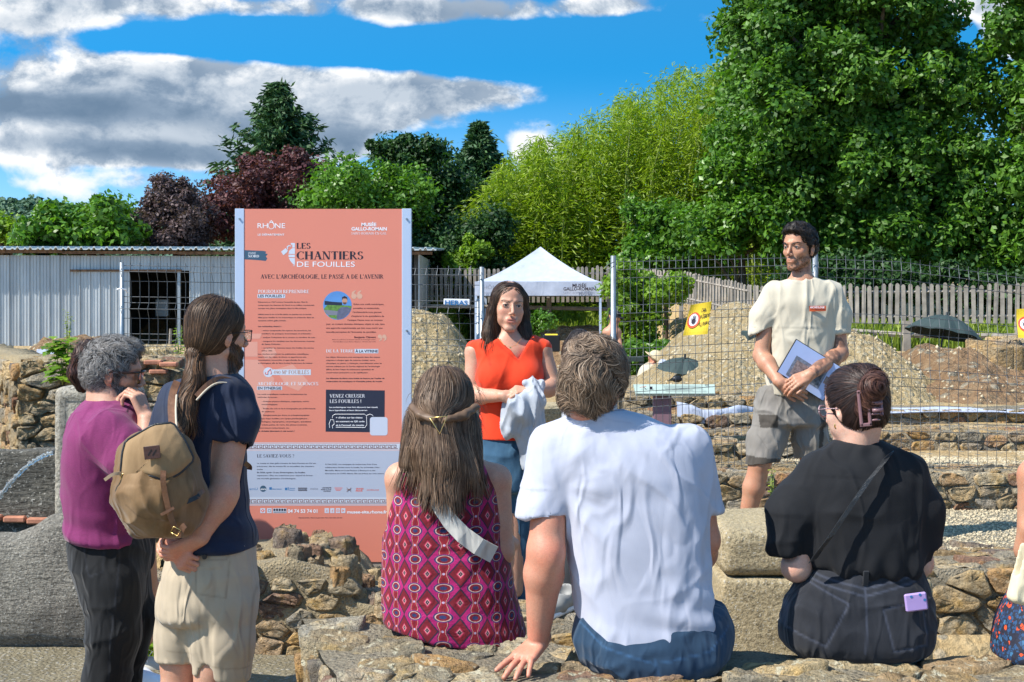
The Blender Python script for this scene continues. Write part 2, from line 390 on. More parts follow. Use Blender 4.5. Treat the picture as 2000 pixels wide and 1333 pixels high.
M['lectern'] = plain('pale_green_panel', (0.36, 0.45, 0.40), 0.35, 0, 0.08)
M['tarp'] = plain('dark_green_nylon', (0.030, 0.050, 0.048), 0.75, 0, 0.15, 4)
M['terracotta'] = plain('terracotta', (0.42, 0.18, 0.11), 0.85, 0, 0.3, 14, 0.5, 60)
M['yellow'] = plain('yellow_sign', (0.80, 0.58, 0.04), 0.5, 0, 0.05)
M['red_print'] = plain('red_print', (0.72, 0.10, 0.04), 0.5, 0, 0.02)
M['navy_print'] = plain('dark_print', (0.020, 0.025, 0.05), 0.55, 0, 0.0)
M['ink'] = plain('print_ink', (0.030, 0.022, 0.035), 0.55, 0, 0.0)
M['ink_white'] = plain('white_print', (0.80, 0.80, 0.84), 0.55, 0, 0.0)
M['eye_white'] = plain('eye_white', (0.45, 0.41, 0.38), 0.2, 0, 0)
M['iris'] = plain('iris', (0.030, 0.018, 0.010), 0.1, 0, 0)
M['bark'] = plain('bark', (0.10, 0.075, 0.05), 0.95, 0, 0.4, 6, 0.8, 25)
M['hair'] = hair_mat('hair')
M['hair_soft'] = hair_mat('soft_hair', 0.62)
def metal_sheet_mat():
 m, t, b = newmat('ribbed_sheet_metal')
 geo = t.node('ShaderNodeNewGeometry').outputs['Position']
 oi = t.node('ShaderNodeObjectInfo').outputs['Random']
 n = t.noise(t.v('MULTIPLY', geo, (1.5, 1.0, 0.35)), 2.0, 5, 0.6); n2 = t.noise(t.v('MULTIPLY', geo, (6, 1, 0.6)), 3.0, 4, 0.6)
 c = t.mix(t.mr(n, 0.35, 0.65), (0.42, 0.45, 0.47), (0.52, 0.55, 0.56)); c = t.v('SCALE', c, t.mr(oi, 0, 1, 0.86, 1.08))
 c = t.mix(t.mr(n2, 0.56, 0.78, 0, 0.45), c, (0.34, 0.31, 0.27))
 setb(t, b, col=c, rough=0.42, metal=0.35, spec=0.5); return m
M['sheet'] = metal_sheet_mat()
M['rust'] = plain('rusty_steel', (0.17, 0.10, 0.06), 0.85, 0.1, 0.5, 12, 0.3)
M['roof'] = plain('roof_sheet', (0.50, 0.55, 0.56), 0.5, 0.2, 0.15)
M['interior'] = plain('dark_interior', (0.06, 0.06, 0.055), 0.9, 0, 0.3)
M['tent'] = cloth_mat('white_tent_canvas', (0.40, 0.44, 0.54), wr=0.25, vcol=False, wscale=3.0)
def water_mat():
 m, t, b = newmat('water')
 co = t.node('ShaderNodeNewGeometry').outputs['Position']
 setb(t, b, col=(0.85, 0.92, 0.95), rough=0.05, trans=0.85, nrm=t.bump(t.noise(co, 60, 3), 0.5, 0.01)); b.inputs['IOR'].default_value = 1.33
 return m
M['water'] = water_mat()
m_, t_, b_ = newmat('pool_water'); setb(t_, b_, col=(0.03, 0.04, 0.02), rough=0.06, nrm=t_.bump(t_.noise(t_.node('ShaderNodeNewGeometry').outputs['Position'], 30, 3), 0.3, 0.01)); M['pool'] = m_
def glass_mat():
 m, t, b = newmat('clear_lens'); setb(t, b, col=(0.9, 0.92, 0.95), rough=0.02, trans=0.95, alpha=0.35); return m
M['glass'] = glass_mat()
# ---------------------------------------------------------------- signed-distance modelling
def _f(a): return np.asarray(a, dtype=np.float32)
def rc(a, b, ra, rb):
 a = _f(a); b = _f(b); ab = b - a; L2 = float(ab @ ab) + 1e-12
 def f(p):
  q = p - a; tt = np.clip((q @ ab) / L2, 0, 1)
  return np.linalg.norm(q - tt[:, None] * ab, axis=1) - (ra + (rb - ra) * tt)
 f.c = (a + b) / 2; f.r = L2 ** .5 / 2 + max(ra, rb); return f
def chain(pts, rs):
 return [rc(pts[i], pts[i + 1], rs[i], rs[i + 1]) for i in range(len(pts) - 1)]
def el(c, r, R=None):
 c = _f(c); r = _f(r); R_ = None if R is None else _f(R)
 def f(p):
  q = p - c
  if R_ is not None: q = q @ R_
  k0 = np.linalg.norm(q / r, axis=1); k1 = np.linalg.norm(q / (r * r), axis=1)
  return k0 * (k0 - 1) / (k1 + 1e-9)
 f.c = c; f.r = float(max(r)); return f
def bxs(c, h, R=None, rnd=0.01):
 c = _f(c); h = _f(h) - rnd; R_ = None if R is None else _f(R)
 def f(p):
  q = p - c
  if R_ is not None: q = q @ R_
  q = np.abs(q) - h
  return np.linalg.norm(np.maximum(q, 0), axis=1) + np.minimum(q.max(1), 0) - rnd
 f.c = c; f.r = float(np.linalg.norm(h) + rnd); return f
def loft(st, n=2.4, cap=0.02):
 st = np.array(sorted(st), dtype=np.float64)
 z = st[:, 0]; zs = np.linspace(z[0], z[-1], 120); cols = []
 for k in range(1, 5):
  v = np.interp(zs, z, st[:, k])
  ker = np.hanning(15); ker /= ker.sum(); vp = np.pad(v, 7, mode='reflect', reflect_type='odd'); cols.append(np.convolve(vp, ker, 'valid'))
 z0, z1 = z[0], z[-1]
 def f(p):
  zz = p[:, 2]; cx, cy, rx, ry = [np.interp(zz, zs, c).astype(np.float32) for c in cols]
  rx = np.maximum(rx, 0.01); ry = np.maximum(ry, 0.01)
  k = ((np.abs(p[:, 0] - cx) / rx) ** n + (np.abs(p[:, 1] - cy) / ry) ** n) ** (1.0 / n)
  d = (k - 1) * np.minimum(rx, ry)
  e = np.maximum(zz - z1, z0 - zz)
  a = np.maximum(d + cap, 0); b = np.maximum(e + cap, 0)
  return np.minimum(np.maximum(d, e), 0) * 0 + np.where((d > -cap) & (e > -cap), np.sqrt(a * a + b * b) - cap, np.maximum(d, e))
 f.c = _f([st[:, 1].mean(), st[:, 2].mean(), (z0 + z1) / 2])
 f.r = float(np.linalg.norm([(z1 - z0) / 2, st[:, 3].max() + np.ptp(st[:, 1]), st[:, 4].max() + np.ptp(st[:, 2])])); return f
def smin(a, b, k):
 h = np.clip(0.5 + 0.5 * (b - a) / k, 0, 1); return b * (1 - h) + a * h - k * h * (1 - h)
class SDF:
 def __init__(s): s.ops = []
 def u(s, f, k=0.015):
  for g in (f if isinstance(f, list) else [f]): s.ops.append(('u', g, k))
  return s
 def sub(s, f, k=0.004):
  for g in (f if isinstance(f, list) else [f]): s.ops.append(('s', g, k))
  return s
 def cut(s, pt, nr, k=0.004):
  pt = _f(pt); nr = _f(nr); nr = nr / np.linalg.norm(nr)
  g = lambda p: (p - pt) @ nr        # keeps the side opposite to nr
  s.ops.append(('i', g, k)); return s
 def __call__(s, p, cull=False):
  d = np.full(len(p), 1e3, np.float32)
  for (o, f, k) in s.ops:
   if cull and o != 'i' and hasattr(f, 'c'):
    mk = np.nonzero(((p - f.c) ** 2).sum(1) < (f.r + 0.05 + k) ** 2)[0]
    if len(mk) == 0: continue
    q = p[mk]; e = f(q); c = d[mk]
    d[mk] = np.where(c > 100, e, smin(c, e, k)) if o == 'u' else -smin(-c, e, k)
   else:
    e = f(p)
    d = np.where(d > 100, e, smin(d, e, k)) if o == 'u' else (-smin(-d, e, k) if o == 's' else -smin(-d, -e, k))
  return d.astype(np.float32)
 def bounds(s, pad=0.03):
  lo = np.min([f.c - f.r for o, f, k in s.ops if o == 'u'], axis=0) - pad; hi = np.max([f.c + f.r for o, f, k in s.ops if o == 'u'], axis=0) + pad
  return lo, hi
def polygonise(fn, lo, hi, h, thr=3.2):
 m = 4; H = h * m
 nc = np.ceil((np.array(hi) - lo) / H).astype(int) + 2; lo = np.array(lo, dtype=np.float32) - H * 0.5
 g = np.stack(np.meshgrid(*[np.arange(n) for n in nc], indexing='ij'), -1).reshape(-1, 3)
 dc = fn((lo + g * H).astype(np.float32)).reshape(nc)
 nf = (nc - 1) * m + 1
 near = np.abs(dc) < thr * H
 act = np.zeros(nc - 1, bool)
 for i in (0, 1):
  for j in (0, 1):
   for k in (0, 1): act |= near[i:nc[0] - 1 + i, j:nc[1] - 1 + j, k:nc[2] - 1 + k]
 S = np.full(nf, 1.0, np.float32)
 up = np.where(dc > 0, 1.0, -1.0).astype(np.float32)
 ii = [np.clip((np.arange(n) + m // 2) // m, 0, c - 1) for n, c in zip(nf, nc)]
 S = up[np.ix_(*ii)].copy()
 b = np.argwhere(act)
 off = np.stack(np.meshgrid(*[np.arange(m + 1)] * 3, indexing='ij'), -1).reshape(-1, 3)
 mark = np.zeros(nf, bool)
 idx = (b[:, None, :] * m + off[None]).reshape(-1, 3)
 mark[idx[:, 0], idx[:, 1], idx[:, 2]] = True
 idx = np.argwhere(mark); P = (lo + idx * np.float32(h)).astype(np.float32)
 out = np.empty(len(P), np.float32)
 for s0 in range(0, len(P), 400000):
  q = P[s0:s0 + 400000]
  try: out[s0:s0 + 400000] = fn(q, True)
  except TypeError: out[s0:s0 + 400000] = fn(q)
 S[idx[:, 0], idx[:, 1], idx[:, 2]] = out
 neg = S < 0
 cnt = np.zeros(nf - 1, np.int8)
 for i in (0, 1):
  for j in (0, 1):
   for k in (0, 1): cnt += neg[i:nf[0] - 1 + i, j:nf[1] - 1 + j, k:nf[2] - 1 + k]
 cells = np.argwhere((cnt > 0) & (cnt < 8))
 acc = np.zeros((len(cells), 3), np.float64); w = np.zeros(len(cells))
 cid = np.full(nf - 1, -1, np.int32); cid[cells[:, 0], cells[:, 1], cells[:, 2]] = np.arange(len(cells))
 corners = [(i, j, k) for i in (0, 1) for j in (0, 1) for k in (0, 1)]
 val = {c: S[cells[:, 0] + c[0], cells[:, 1] + c[1], cells[:, 2] + c[2]].astype(np.float64) for c in corners}
 for c in corners:
  for ax in range(3):
   if c[ax] == 0:
    c2 = list(c); c2[ax] = 1; c2 = tuple(c2); a, bb = val[c], val[c2]
    mk = (a < 0) != (bb < 0); tt = np.where(mk, a / np.where(a - bb == 0, 1, a - bb), 0)
    pt = np.zeros((len(cells), 3)); pt[:] = c; pt[:, ax] = tt
    acc[mk] += pt[mk]; w[mk] += 1
 V = (lo + (cells + acc / w[:, None]) * h).astype(np.float32)
 quads = []
 for ax in range(3):
  sl0 = [slice(None)] * 3; sl1 = [slice(None)] * 3; sl0[ax] = slice(0, -1); sl1[ax] = slice(1, None)
  a = neg[tuple(sl0)]; bb = neg[tuple(sl1)]
  e = np.argwhere(a != bb)
  u, v = [(1, 2), (2, 0), (0, 1)][ax]
  e = e[(e[:, u] > 0) & (e[:, v] > 0) & (e[:, u] < nf[u] - 1) & (e[:, v] < nf[v] - 1) & (e[:, ax] < nf[ax] - 1)]
  if len(e) == 0: continue
  def c_(du, dv):
   q = e.copy(); q[:, u] -= du; q[:, v] -= dv; return cid[q[:, 0], q[:, 1], q[:, 2]]
  q = np.stack([c_(1, 1), c_(0, 1), c_(0, 0), c_(1, 0)], 1)
  fl = ~neg[e[:, 0], e[:, 1], e[:, 2]]
  q[fl] = q[fl][:, ::-1]
  quads.append(q[(q >= 0).all(1)])
 return V, np.concatenate(quads)
def vnormals(V, Q):
 n = np.cross(V[Q[:, 2]] - V[Q[:, 0]], V[Q[:, 3]] - V[Q[:, 1]]); N = np.zeros_like(V)
 for k in range(4):
  for a in range(3): N[:, a] += np.bincount(Q[:, k], weights=n[:, a], minlength=len(V))
 return N / (np.linalg.norm(N, axis=1, keepdims=True) + 1e-12)
def sdf_mesh(name, s, h, mat, parent=None, disp=None, colf=None, uvf=None, lo=None, hi=None, smoothit=0):
 if lo is None: lo, hi = s.bounds()
 V, Q = polygonise(s, lo, hi, h)
 for _ in range(smoothit):
  A = np.zeros_like(V); c = np.zeros(len(V))
  for a, b in ((0, 1), (1, 2), (2, 3), (3, 0)):
   for k in range(3): A[:, k] += np.bincount(Q[:, a], weights=V[Q[:, b], k], minlength=len(V)) + np.bincount(Q[:, b], weights=V[Q[:, a], k], minlength=len(V))
   c += np.bincount(Q[:, a], minlength=len(V)) + np.bincount(Q[:, b], minlength=len(V))
  V = (0.5 * V + 0.5 * A / c[:, None]).astype(np.float32)
 N = vnormals(V, Q); V0 = V
 if disp is not None: V = V + N * disp(V, N)[:, None].astype(np.float32)
 col = colf(V0, N) if colf is not None else np.ones((len(V), 3), np.float32)
 return mesh(name, V, Q, mat, parent, True, col=col, uv=None if uvf is None else uvf(V0))
def gradn(s, p, e=0.003):
 g = np.zeros_like(p)
 for k in range(3):
  dv = np.zeros(3, np.float32); dv[k] = e; g[:, k] = s(p + dv) - s(p - dv)
 return g / (np.linalg.norm(g, axis=1, keepdims=True) + 1e-9)
def ribbons(name, paths, width, cols, mat, parent, nrm=None):
 n, m, _ = paths.shape
 T = np.gradient(paths, axis=1); T /= (np.linalg.norm(T, axis=2, keepdims=True) + 1e-9)
 B = np.cross(T, nrm); B /= (np.linalg.norm(B, axis=2, keepdims=True) + 1e-9)
 w = width[:, None, None] * np.concatenate([np.full(m - 2, 1.0), [0.7, 0.15]])[None, :, None] / 2
 V = np.stack([paths - B * w, paths + B * w], 2).reshape(-1, 3)
 base = (np.arange(n) * m * 2)[:, None] + (np.arange(m - 1) * 2)[None]
 Q = np.stack([base, base + 1, base + 3, base + 2], -1).reshape(-1, 4)
 C = np.repeat(cols, m * 2, axis=0)
 return mesh(name, V, Q, mat, parent, True, col=C)
def hair(name, parent, s, roots, dirf, n, steps, step, width, colors, seed=1, off=(0.0, 0.006), wave=0.0, wfreq=30.0, lift=0.0, mat=None, stick=True, jt=0.06):
 r = np.random.RandomState(seed)
 p = roots[r.randint(0, len(roots), n)].astype(np.float32) + r.randn(n, 3).astype(np.float32) * 0.003
 o = (off[0] + (off[1] - off[0]) * r.rand(n)).astype(np.float32)
 paths = []; nr = []
 g = gradn(s, p)
 p = p - g * (s(p) - o)[:, None]
 jit = r.randn(n, 3).astype(np.float32) * jt
 for i in range(steps):
  g = gradn(s, p); paths.append(p.copy()); nr.append(g.copy())
  d = dirf(p, i / steps); d = d / (np.linalg.norm(d, axis=1, keepdims=True) + 1e-9) + jit
  if wave > 0:
   wv = np.stack([np.sin(p @ _f([wfreq, wfreq * .6, wfreq * 1.2]) + 1.3 * k + 2.2 * np.sin(p @ _f([wfreq * .5, -wfreq * .4, wfreq * .3]) + k)) for k in (0., 2., 4.)], 1)
   d = d + wave * wv
  if stick: d = d - g * (d * g).sum(1, keepdims=True)
  d /= (np.linalg.norm(d, axis=1, keepdims=True) + 1e-9)
  p = p + d * step
  if stick:
   e = (s(p) - (o + lift * (i + 1) / steps)); p = p - gradn(s, p) * (e * 0.85)[:, None]
 paths = np.stack(paths, 1); nr = np.stack(nr, 1)
 colors = np.array(colors, np.float32); a = r.rand(n); k = np.minimum((a * len(colors)).astype(int), len(colors) - 1)
 C = colors[k] * (0.7 + 0.6 * r.rand(n))[:, None]
 w = width * (0.6 + 0.8 * r.rand(n))
 C = C * .8 + .2 * C.mean(0)
 nr = nr + r.randn(n, 1, 3) * 0.20; nr /= np.linalg.norm(nr, axis=2, keepdims=True)
 return ribbons(name, paths, w, C, mat or M['hair'], parent, nr)
def surf_pts(s, h=0.01, cond=None):
 lo, hi = s.bounds(); V, Q = polygonise(s, lo, hi, h)
 if cond is not None: V = V[cond(V)]
 return V
# ---------------------------------------------------------------- ground
def ss(x, a, b):
 t = np.clip((x - a) / (b - a), 0, 1); return t * t * (3 - 2 * t)
def gz(x, y):
 x = np.asarray(x, float); y = np.asarray(y, float)
 left = 0.0 + 0.70 * ss(y, 8.6, 9.6) * ss(-x, 0.9, 1.6) + 0.14 * ss(y, 10, 24) * ss(-x, 0.9, 1.6)
 mid = 0.0 + 0.2 * ss(x, -0.9, -0.5) - 0.24 * ss(x, 0.85, 1.05) * (1 - ss(y, 7.0, 7.2)) - 0.15 * ss(y, 15, 34)
 right = 0.10 + 0.32 * ss(y, 7.22, 7.36) + 0.22 * ss(y, 9.32, 9.46) + 0.12 * ss(y, 10.85, 11.0) + 0.10 * ss(y, 11.95, 12.1) + 0.10 * ss(y, 13, 20)
 xc = 0.030 * y; hw = 0.050 * y + 0.25
 wr = ss(x, xc + hw, xc + hw + 0.5 + 0.02 * y) * ss(y, 7.0, 7.2); wl = ss(-x, -(xc - hw) + 0.3, -(xc - hw) + 0.8)
 z = mid * (1 - wr) * (1 - wl * 1.0) + right * wr + (left * wl) * (1 - wr)
 z = z + 1.65 * ss(y, 35.5, 44)
 return z
def grid_sheet(xs, ys, zf):
 X, Y = np.meshgrid(xs, ys, indexing='ij'); Z = zf(X.ravel(), Y.ravel())
 V = np.stack([X.ravel(), Y.ravel(), Z], 1); nx, ny = len(xs), len(ys)
 i = (np.arange(nx - 1)[:, None] * ny + np.arange(ny - 1)[None]).ravel()
 return V, np.stack([i, i + ny, i + ny + 1, i + 1], 1)
def ground():
 xs = np.unique(np.concatenate([[-900, -300, -100, -60], np.arange(-40, -6, 1.0), np.arange(-6, 6, 0.08), np.arange(6, 40, 1.0), [60, 100, 300, 900]]))
 ys = np.unique(np.concatenate([[-30, -5, 0], np.arange(1, 4, 0.5), np.arange(4, 12, 0.07), np.arange(12, 50, 0.4), [60, 90, 150, 300, 600, 1500]]))
 def zf(x, y):
  p = np.stack([x, y, x * 0], 1)
  return gz(x, y) + (0.012 * sn(p, 6, 1, 4) + 0.03 * sn(p, 1.2, 3, 2) * ss(y, 8, 12)) * (np.abs(x) < 40)
 V, Q = grid_sheet(xs, ys, zf)
 props(mesh('ground', V, Q, M['soil']), kind='structure')
 V, Q = grid_sheet(np.arange(-4.5, -0.3, 0.03), np.concatenate([np.arange(2.0, 6, .2), np.arange(6, 7.35, 0.03)]), lambda x, y: 0.035 + 0.006 * sn(np.stack([x, y, x * 0], 1), 9, 5, 4))
 props(mesh('footpath', V, Q, M['pave']), kind='structure')
 rng = np.random.RandomState(3)
 for (x0, x1, y0, y1) in ((1.15, 5.0, 7.75, 9.32), (1.4, 5.5, 9.85, 10.85)):
  V, Q = grid_sheet(np.arange(x0, x1, 0.05), np.arange(y0, y1, 0.04), lambda x, y: gz(x, y) + 0.016 + 0.010 * sn(np.stack([x, y, x * 0], 1), 7, 7, 3))
  props(mesh('gravel', V, Q, M['gravel']), kind='stuff')
  n = 8000; x = rng.uniform(x0, min(x1, 4.2), n); y = rng.uniform(y0, y1, n); z = gz(x, y) + 0.018 + 0.010 * sn(np.stack([x, y, x * 0], 1), 7, 7, 3); s = (0.006 + 0.010 * rng.rand(n, 1, 1)) * (0.6 + 0.6 * rng.rand(n, 6, 1)) * np.array([1, 1, .6])
  O_ = np.array([(1, 0, 0), (-1, 0, 0), (0, 1, 0), (0, -1, 0), (0, 0, 1), (0, 0, -1)], float)
  a = rng.rand(n) * 6.28; ca, sa = np.cos(a)[:, None], np.sin(a)[:, None]; P = O_[None] * s; P = np.stack([P[..., 0] * ca - P[..., 1] * sa, P[..., 0] * sa + P[..., 1] * ca, P[..., 2]], -1) + np.stack([x, y, z], 1)[:, None]
  Tt = np.array([(0, 2, 4), (2, 1, 4), (1, 3, 4), (3, 0, 4), (2, 0, 5), (1, 2, 5), (3, 1, 5), (0, 3, 5)]); Q = (np.arange(n)[:, None, None] * 6 + Tt[None]).reshape(-1, 3)
  props(mesh('gravel_pebbles', P.reshape(-1, 3), Q, M['pebble'], None, True), kind='stuff')
M['pebble'] = plain('pale_pebble', (0.43, 0.36, 0.24), 0.9, 0, 0.45, 25)
ground()
# ---------------------------------------------------------------- rubble masonry
def clip_poly(P, a, nrm):
 out = []
 n = len(P)
 for i in range(n):
  p, q = P[i], P[(i + 1) % n]; dp = (p - a) @ nrm; dq = (q - a) @ nrm
  if dp <= 0: out.append(p)
  if (dp < 0) != (dq < 0) and abs(dp - dq) > 1e-12: out.append(p + (q - p) * (dp / (dp - dq)))
 return out
def cells(w, h, cu, cv, seed, jit=0.38):
 r = random.Random(seed); S = []
 nv = max(1, round(h / cv)); row_h = h / nv
 for j in range(-1, nv + 1):
  x = -cu * (1.5 + r.random())
  while x < w + cu * 1.5:
   step = cu * r.uniform(0.55, 1.5)
   S.append(np.array([x + step / 2, (j + 0.5) * row_h + r.uniform(-jit, jit) * row_h])); x += step
 S = np.array(S); sc = np.array([1.0, cu / cv * 0.9]); T = S * sc; out = []
 for i, s_ in enumerate(S):
  if not (0 <= s_[0] <= w and 0 <= s_[1] <= h): continue
  dd = ((T - T[i]) ** 2).sum(1); nb = np.argsort(dd)[1:15]
  P = [np.array(p) * sc for p in ((0., 0.), (w, 0.), (w, h), (0., h))]
  for k in nb:
   a = (T[k] + T[i]) / 2; P = clip_poly(P, a, T[k] - T[i])
   if len(P) < 3: break
  if len(P) >= 3: out.append(np.array(P) / sc)
 return out
def chaikin(P, it=1, f=0.2):
 for _ in range(it):
  Q = []
  n = len(P)
  for i in range(n):
   a, b = P[i], P[(i + 1) % n]; Q += [a + (b - a) * f, b + (a - b) * f]
  P = np.array(Q)
 return P
STN = [0]
def stone(poly, O, U, Vv, N, gap, depth, proud, rng, mat, parent, rings=(1.0, 0.95, 0.86, 0.5), ch=1, rough=0.010, stuff=None):
 c = poly.mean(0); d = poly - c; L = np.linalg.norm(d, axis=1); m = L.mean()
 if m < 0.012: return
 sh = max(0.55, 1 - gap / m); P = chaikin(c + d * sh, ch, rng.uniform(0.07, 0.20))
 Q = []
 for i in range(len(P)):
  a, b = P[i], P[(i + 1) % len(P)]; Q.append(a)
  if np.linalg.norm(b - a) > 0.55 * m: Q.append((a + b) / 2 + np.array([rng.uniform(-1, 1), rng.uniform(-1, 1)]) * 0.05 * m)
 P = np.array(Q); c = P.mean(0); n = len(P)
 tilt = np.array([rng.uniform(-1, 1), rng.uniform(-1, 1)]) * 0.16
 pr = proud * rng.uniform(0.3, 1.25)
 V = []
 V += [(*p, -depth) for p in P]
 hs = [pr * 0.55, pr * 0.95, pr * 1.02, pr * 1.0][:len(rings)]
 for s_, hh in zip(rings, hs):
  for p in P:
   q = c + (p - c) * s_; V.append((q[0] + rng.uniform(-1, 1) * rough * .6, q[1] + rng.uniform(-1, 1) * rough * .6, hh + (q - c) @ tilt + rng.uniform(-1, 1) * rough * (0.9 if s_ < .99 else .4)))
 V.append((c[0], c[1], hs[-1] + rng.uniform(-1, 1) * rough))
 V = np.array(V); R = len(rings) + 1
 Fc = [(i * n + k, i * n + (k + 1) % n, (i + 1) * n + (k + 1) % n, (i + 1) * n + k) for i in range(R - 1) for k in range(n)]
 Fc += [((R - 1) * n + k, (R - 1) * n + (k + 1) % n, R * n) for k in range(n)]
 Wd = O + V[:, :1] * U + V[:, 1:2] * Vv + V[:, 2:3] * N
 if np.dot(np.cross(U, Vv), N) < 0: Fc = [f[::-1] for f in Fc]
 if stuff is not None:
  stuff.add(Wd, Fc); return
 o = mesh('stone', Wd, Fc, mat, parent, True, col=np.array([rng.random(), 0, 0])); STN[0] += 1
 return o
def rubble(parent, O, U, Vv, w, h, cu, cv, seed, mat=None, gap=0.012, proud=0.03, depth=0.05, keep=None, shape=None, rings=(1.0, 0.95, 0.86, 0.5), ch=1, rough=0.008, N=None):
 rng = random.Random(seed); O = np.array(O, float); U = np.array(U, float); Vv = np.array(Vv, float)
 U /= np.linalg.norm(U); Vv /= np.linalg.norm(Vv)
 if N is None: N = np.cross(U, Vv)
 N = np.array(N, float)
 for P in cells(w, h, cu, cv, seed):
  c = P.mean(0)
  if keep and not keep(*c): continue
  if shape: P = np.array([shape(*p) for p in P])
  stone(P, O, U, Vv, N, gap * rng.uniform(.6, 1.6), depth, proud, rng, mat or M['stone'], parent, rings, ch, rough)
def block(parent, name, mat, A, B, z0, z1, thick, seed, amp=0.02, step=0.05, topf=None):
 A = np.array([A[0], A[1], 0.]); B = np.array([B[0], B[1], 0.]); L = np.linalg.norm(B - A); u = (B - A) / L; bk = np.array([-u[1], u[0], 0])
 if bk[1] < 0: bk = -bk
 mb = []; 
 n = max(3, int(L / step)); nz = max(2, int((z1 - z0) / step)); nt = max(2, int(thick / step))
 s = [(0, v) for v in np.linspace(0, 1, nz)] + [(t_, 1) for t_ in np.linspace(0, 1, nt)[1:]] + [(1, v) for v in np.linspace(1, 0, nz)[1:]]
 V = []
 for i in range(n + 1):
  e = i / n; tp = z1 if topf is None else topf(e * L)
  for (q, v) in s: V.append(A + u * L * e + bk * thick * q + np.array([0, 0, z0 + (tp - z0) * v]))
 V = np.array(V); k = len(s)
 Q = [(i * k + j, (i + 1) * k + j, (i + 1) * k + j + 1, i * k + j + 1) for i in range(n) for j in range(k - 1)]
 Q += [tuple(range(k))[::-1], tuple(range(n * k, n * k + k))]
 V = V + np.stack([sn(V, 14, seed + a, 3) for a in range(3)], 1) * amp
 return mesh(name, V, Q, mat, parent, True)
X_ = np.array([1., 0, 0]); Y_ = np.array([0, 1., 0]); Z_ = np.array([0, 0, 1.])
def seat_top(x, y):
 p = np.stack([x, y, x * 0], 1)
 return 0.765 + 0.012 * sn(p, 5, 21, 3) + 0.008 * sn(p, 25, 22, 3) - 0.05 * ss(-x, 0.40, 0.66) * ss(y, 4.3, 3.9) + 0.03 * ss(y, 4.2, 4.5)
SEATB = [(-0.66, 4.47), (-0.2, 4.36), (0.3, 4.16), (0.9, 4.08), (3.2, 4.05)]
def seat_wall():
 t = thing('stone_wall', (0.9, 3.7, 0), 'weathered rubble wall in the foreground with flat stones on top where the visitors sit', 'stone wall')
 bx = [p[0] for p in SEATB]; by = [p[1] for p in SEATB]
 xs = np.arange(-0.66, 3.2, 0.022); k = 44; V = []
 for x in xs:
  y1 = np.interp(x, bx, by); y0 = 3.05 + 0.0
  y0 = max(y0, 4.47 - (x + 0.66) * 3.15) if x < 0 else y0
  vs = np.linspace(0, 1, k)
  for v in vs: V.append((x, y0 + (y1 - y0) * v, 0))
 V = np.array(V); V[:, 2] = seat_top(V[:, 0], V[:, 1]) - 0.012
 n = len(xs); i = (np.arange(n - 1)[:, None] * k + np.arange(k - 1)[None]).ravel()
 Q = [tuple(q) for q in np.stack([i, i + k, i + k + 1, i + 1], 1)]
 b = len(V); sk = []
 ed = [j * k + k - 1 for j in range(n)][::-1] + [j * k for j in range(n)] + [(n - 1) * k + v for v in range(1, k)]
 low = V[ed].copy(); low[:, 2] = 0.0
 V = np.concatenate([V, low])
 for j in range(len(ed)): Q.append((ed[j], ed[(j + 1) % len(ed)], b + (j + 1) % len(ed), b + j))
 mesh('mortar', V, Q, M['mortar_grey'], t)
 rng = random.Random(5)
 U = X_; 
 for P in cells(3.9, 1.55, 0.20, 0.135, 77, 0.45):
  c = P.mean(0); x = c[0] - 0.66; y = c[1] + 3.05
  y1 = np.interp(x, bx, by); y0 = 3.05 if x > 0 else max(3.05, 4.47 - (x + 0.66) * 3.15)
  if y > y1 - 0.02 or y < y0 + 0.03: continue
  if rng.random() < 0.10: continue
  Pc = P + np.array([-0.66, 3.05]); Pc[:, 1] = np.clip(Pc[:, 1], 0, np.interp(Pc[:, 0], bx, by) + 0.02)
  z = float(seat_top(np.array([x]), np.array([y]))[0])
  stone(Pc, np.array([0, 0, z - 0.012]), X_, Y_, Z_, rng.uniform(.006, .016), 0.06, 0.012, rng, M['top_stone'], t, rings=(1.0, 0.94, 0.75, 0.4), ch=1, rough=0.009)
 A = np.array([-0.66, 4.45, 0.0]); B = np.array([-0.215, 3.05, 0.0]); L = np.linalg.norm(B - A); u = (B - A) / L
 rubble(t, A + Z_ * 0.02, u, Z_, L, 0.72, 0.085, 0.16, 31, M['stone'], gap=0.009, proud=0.022, rough=0.006)
seat_wall()
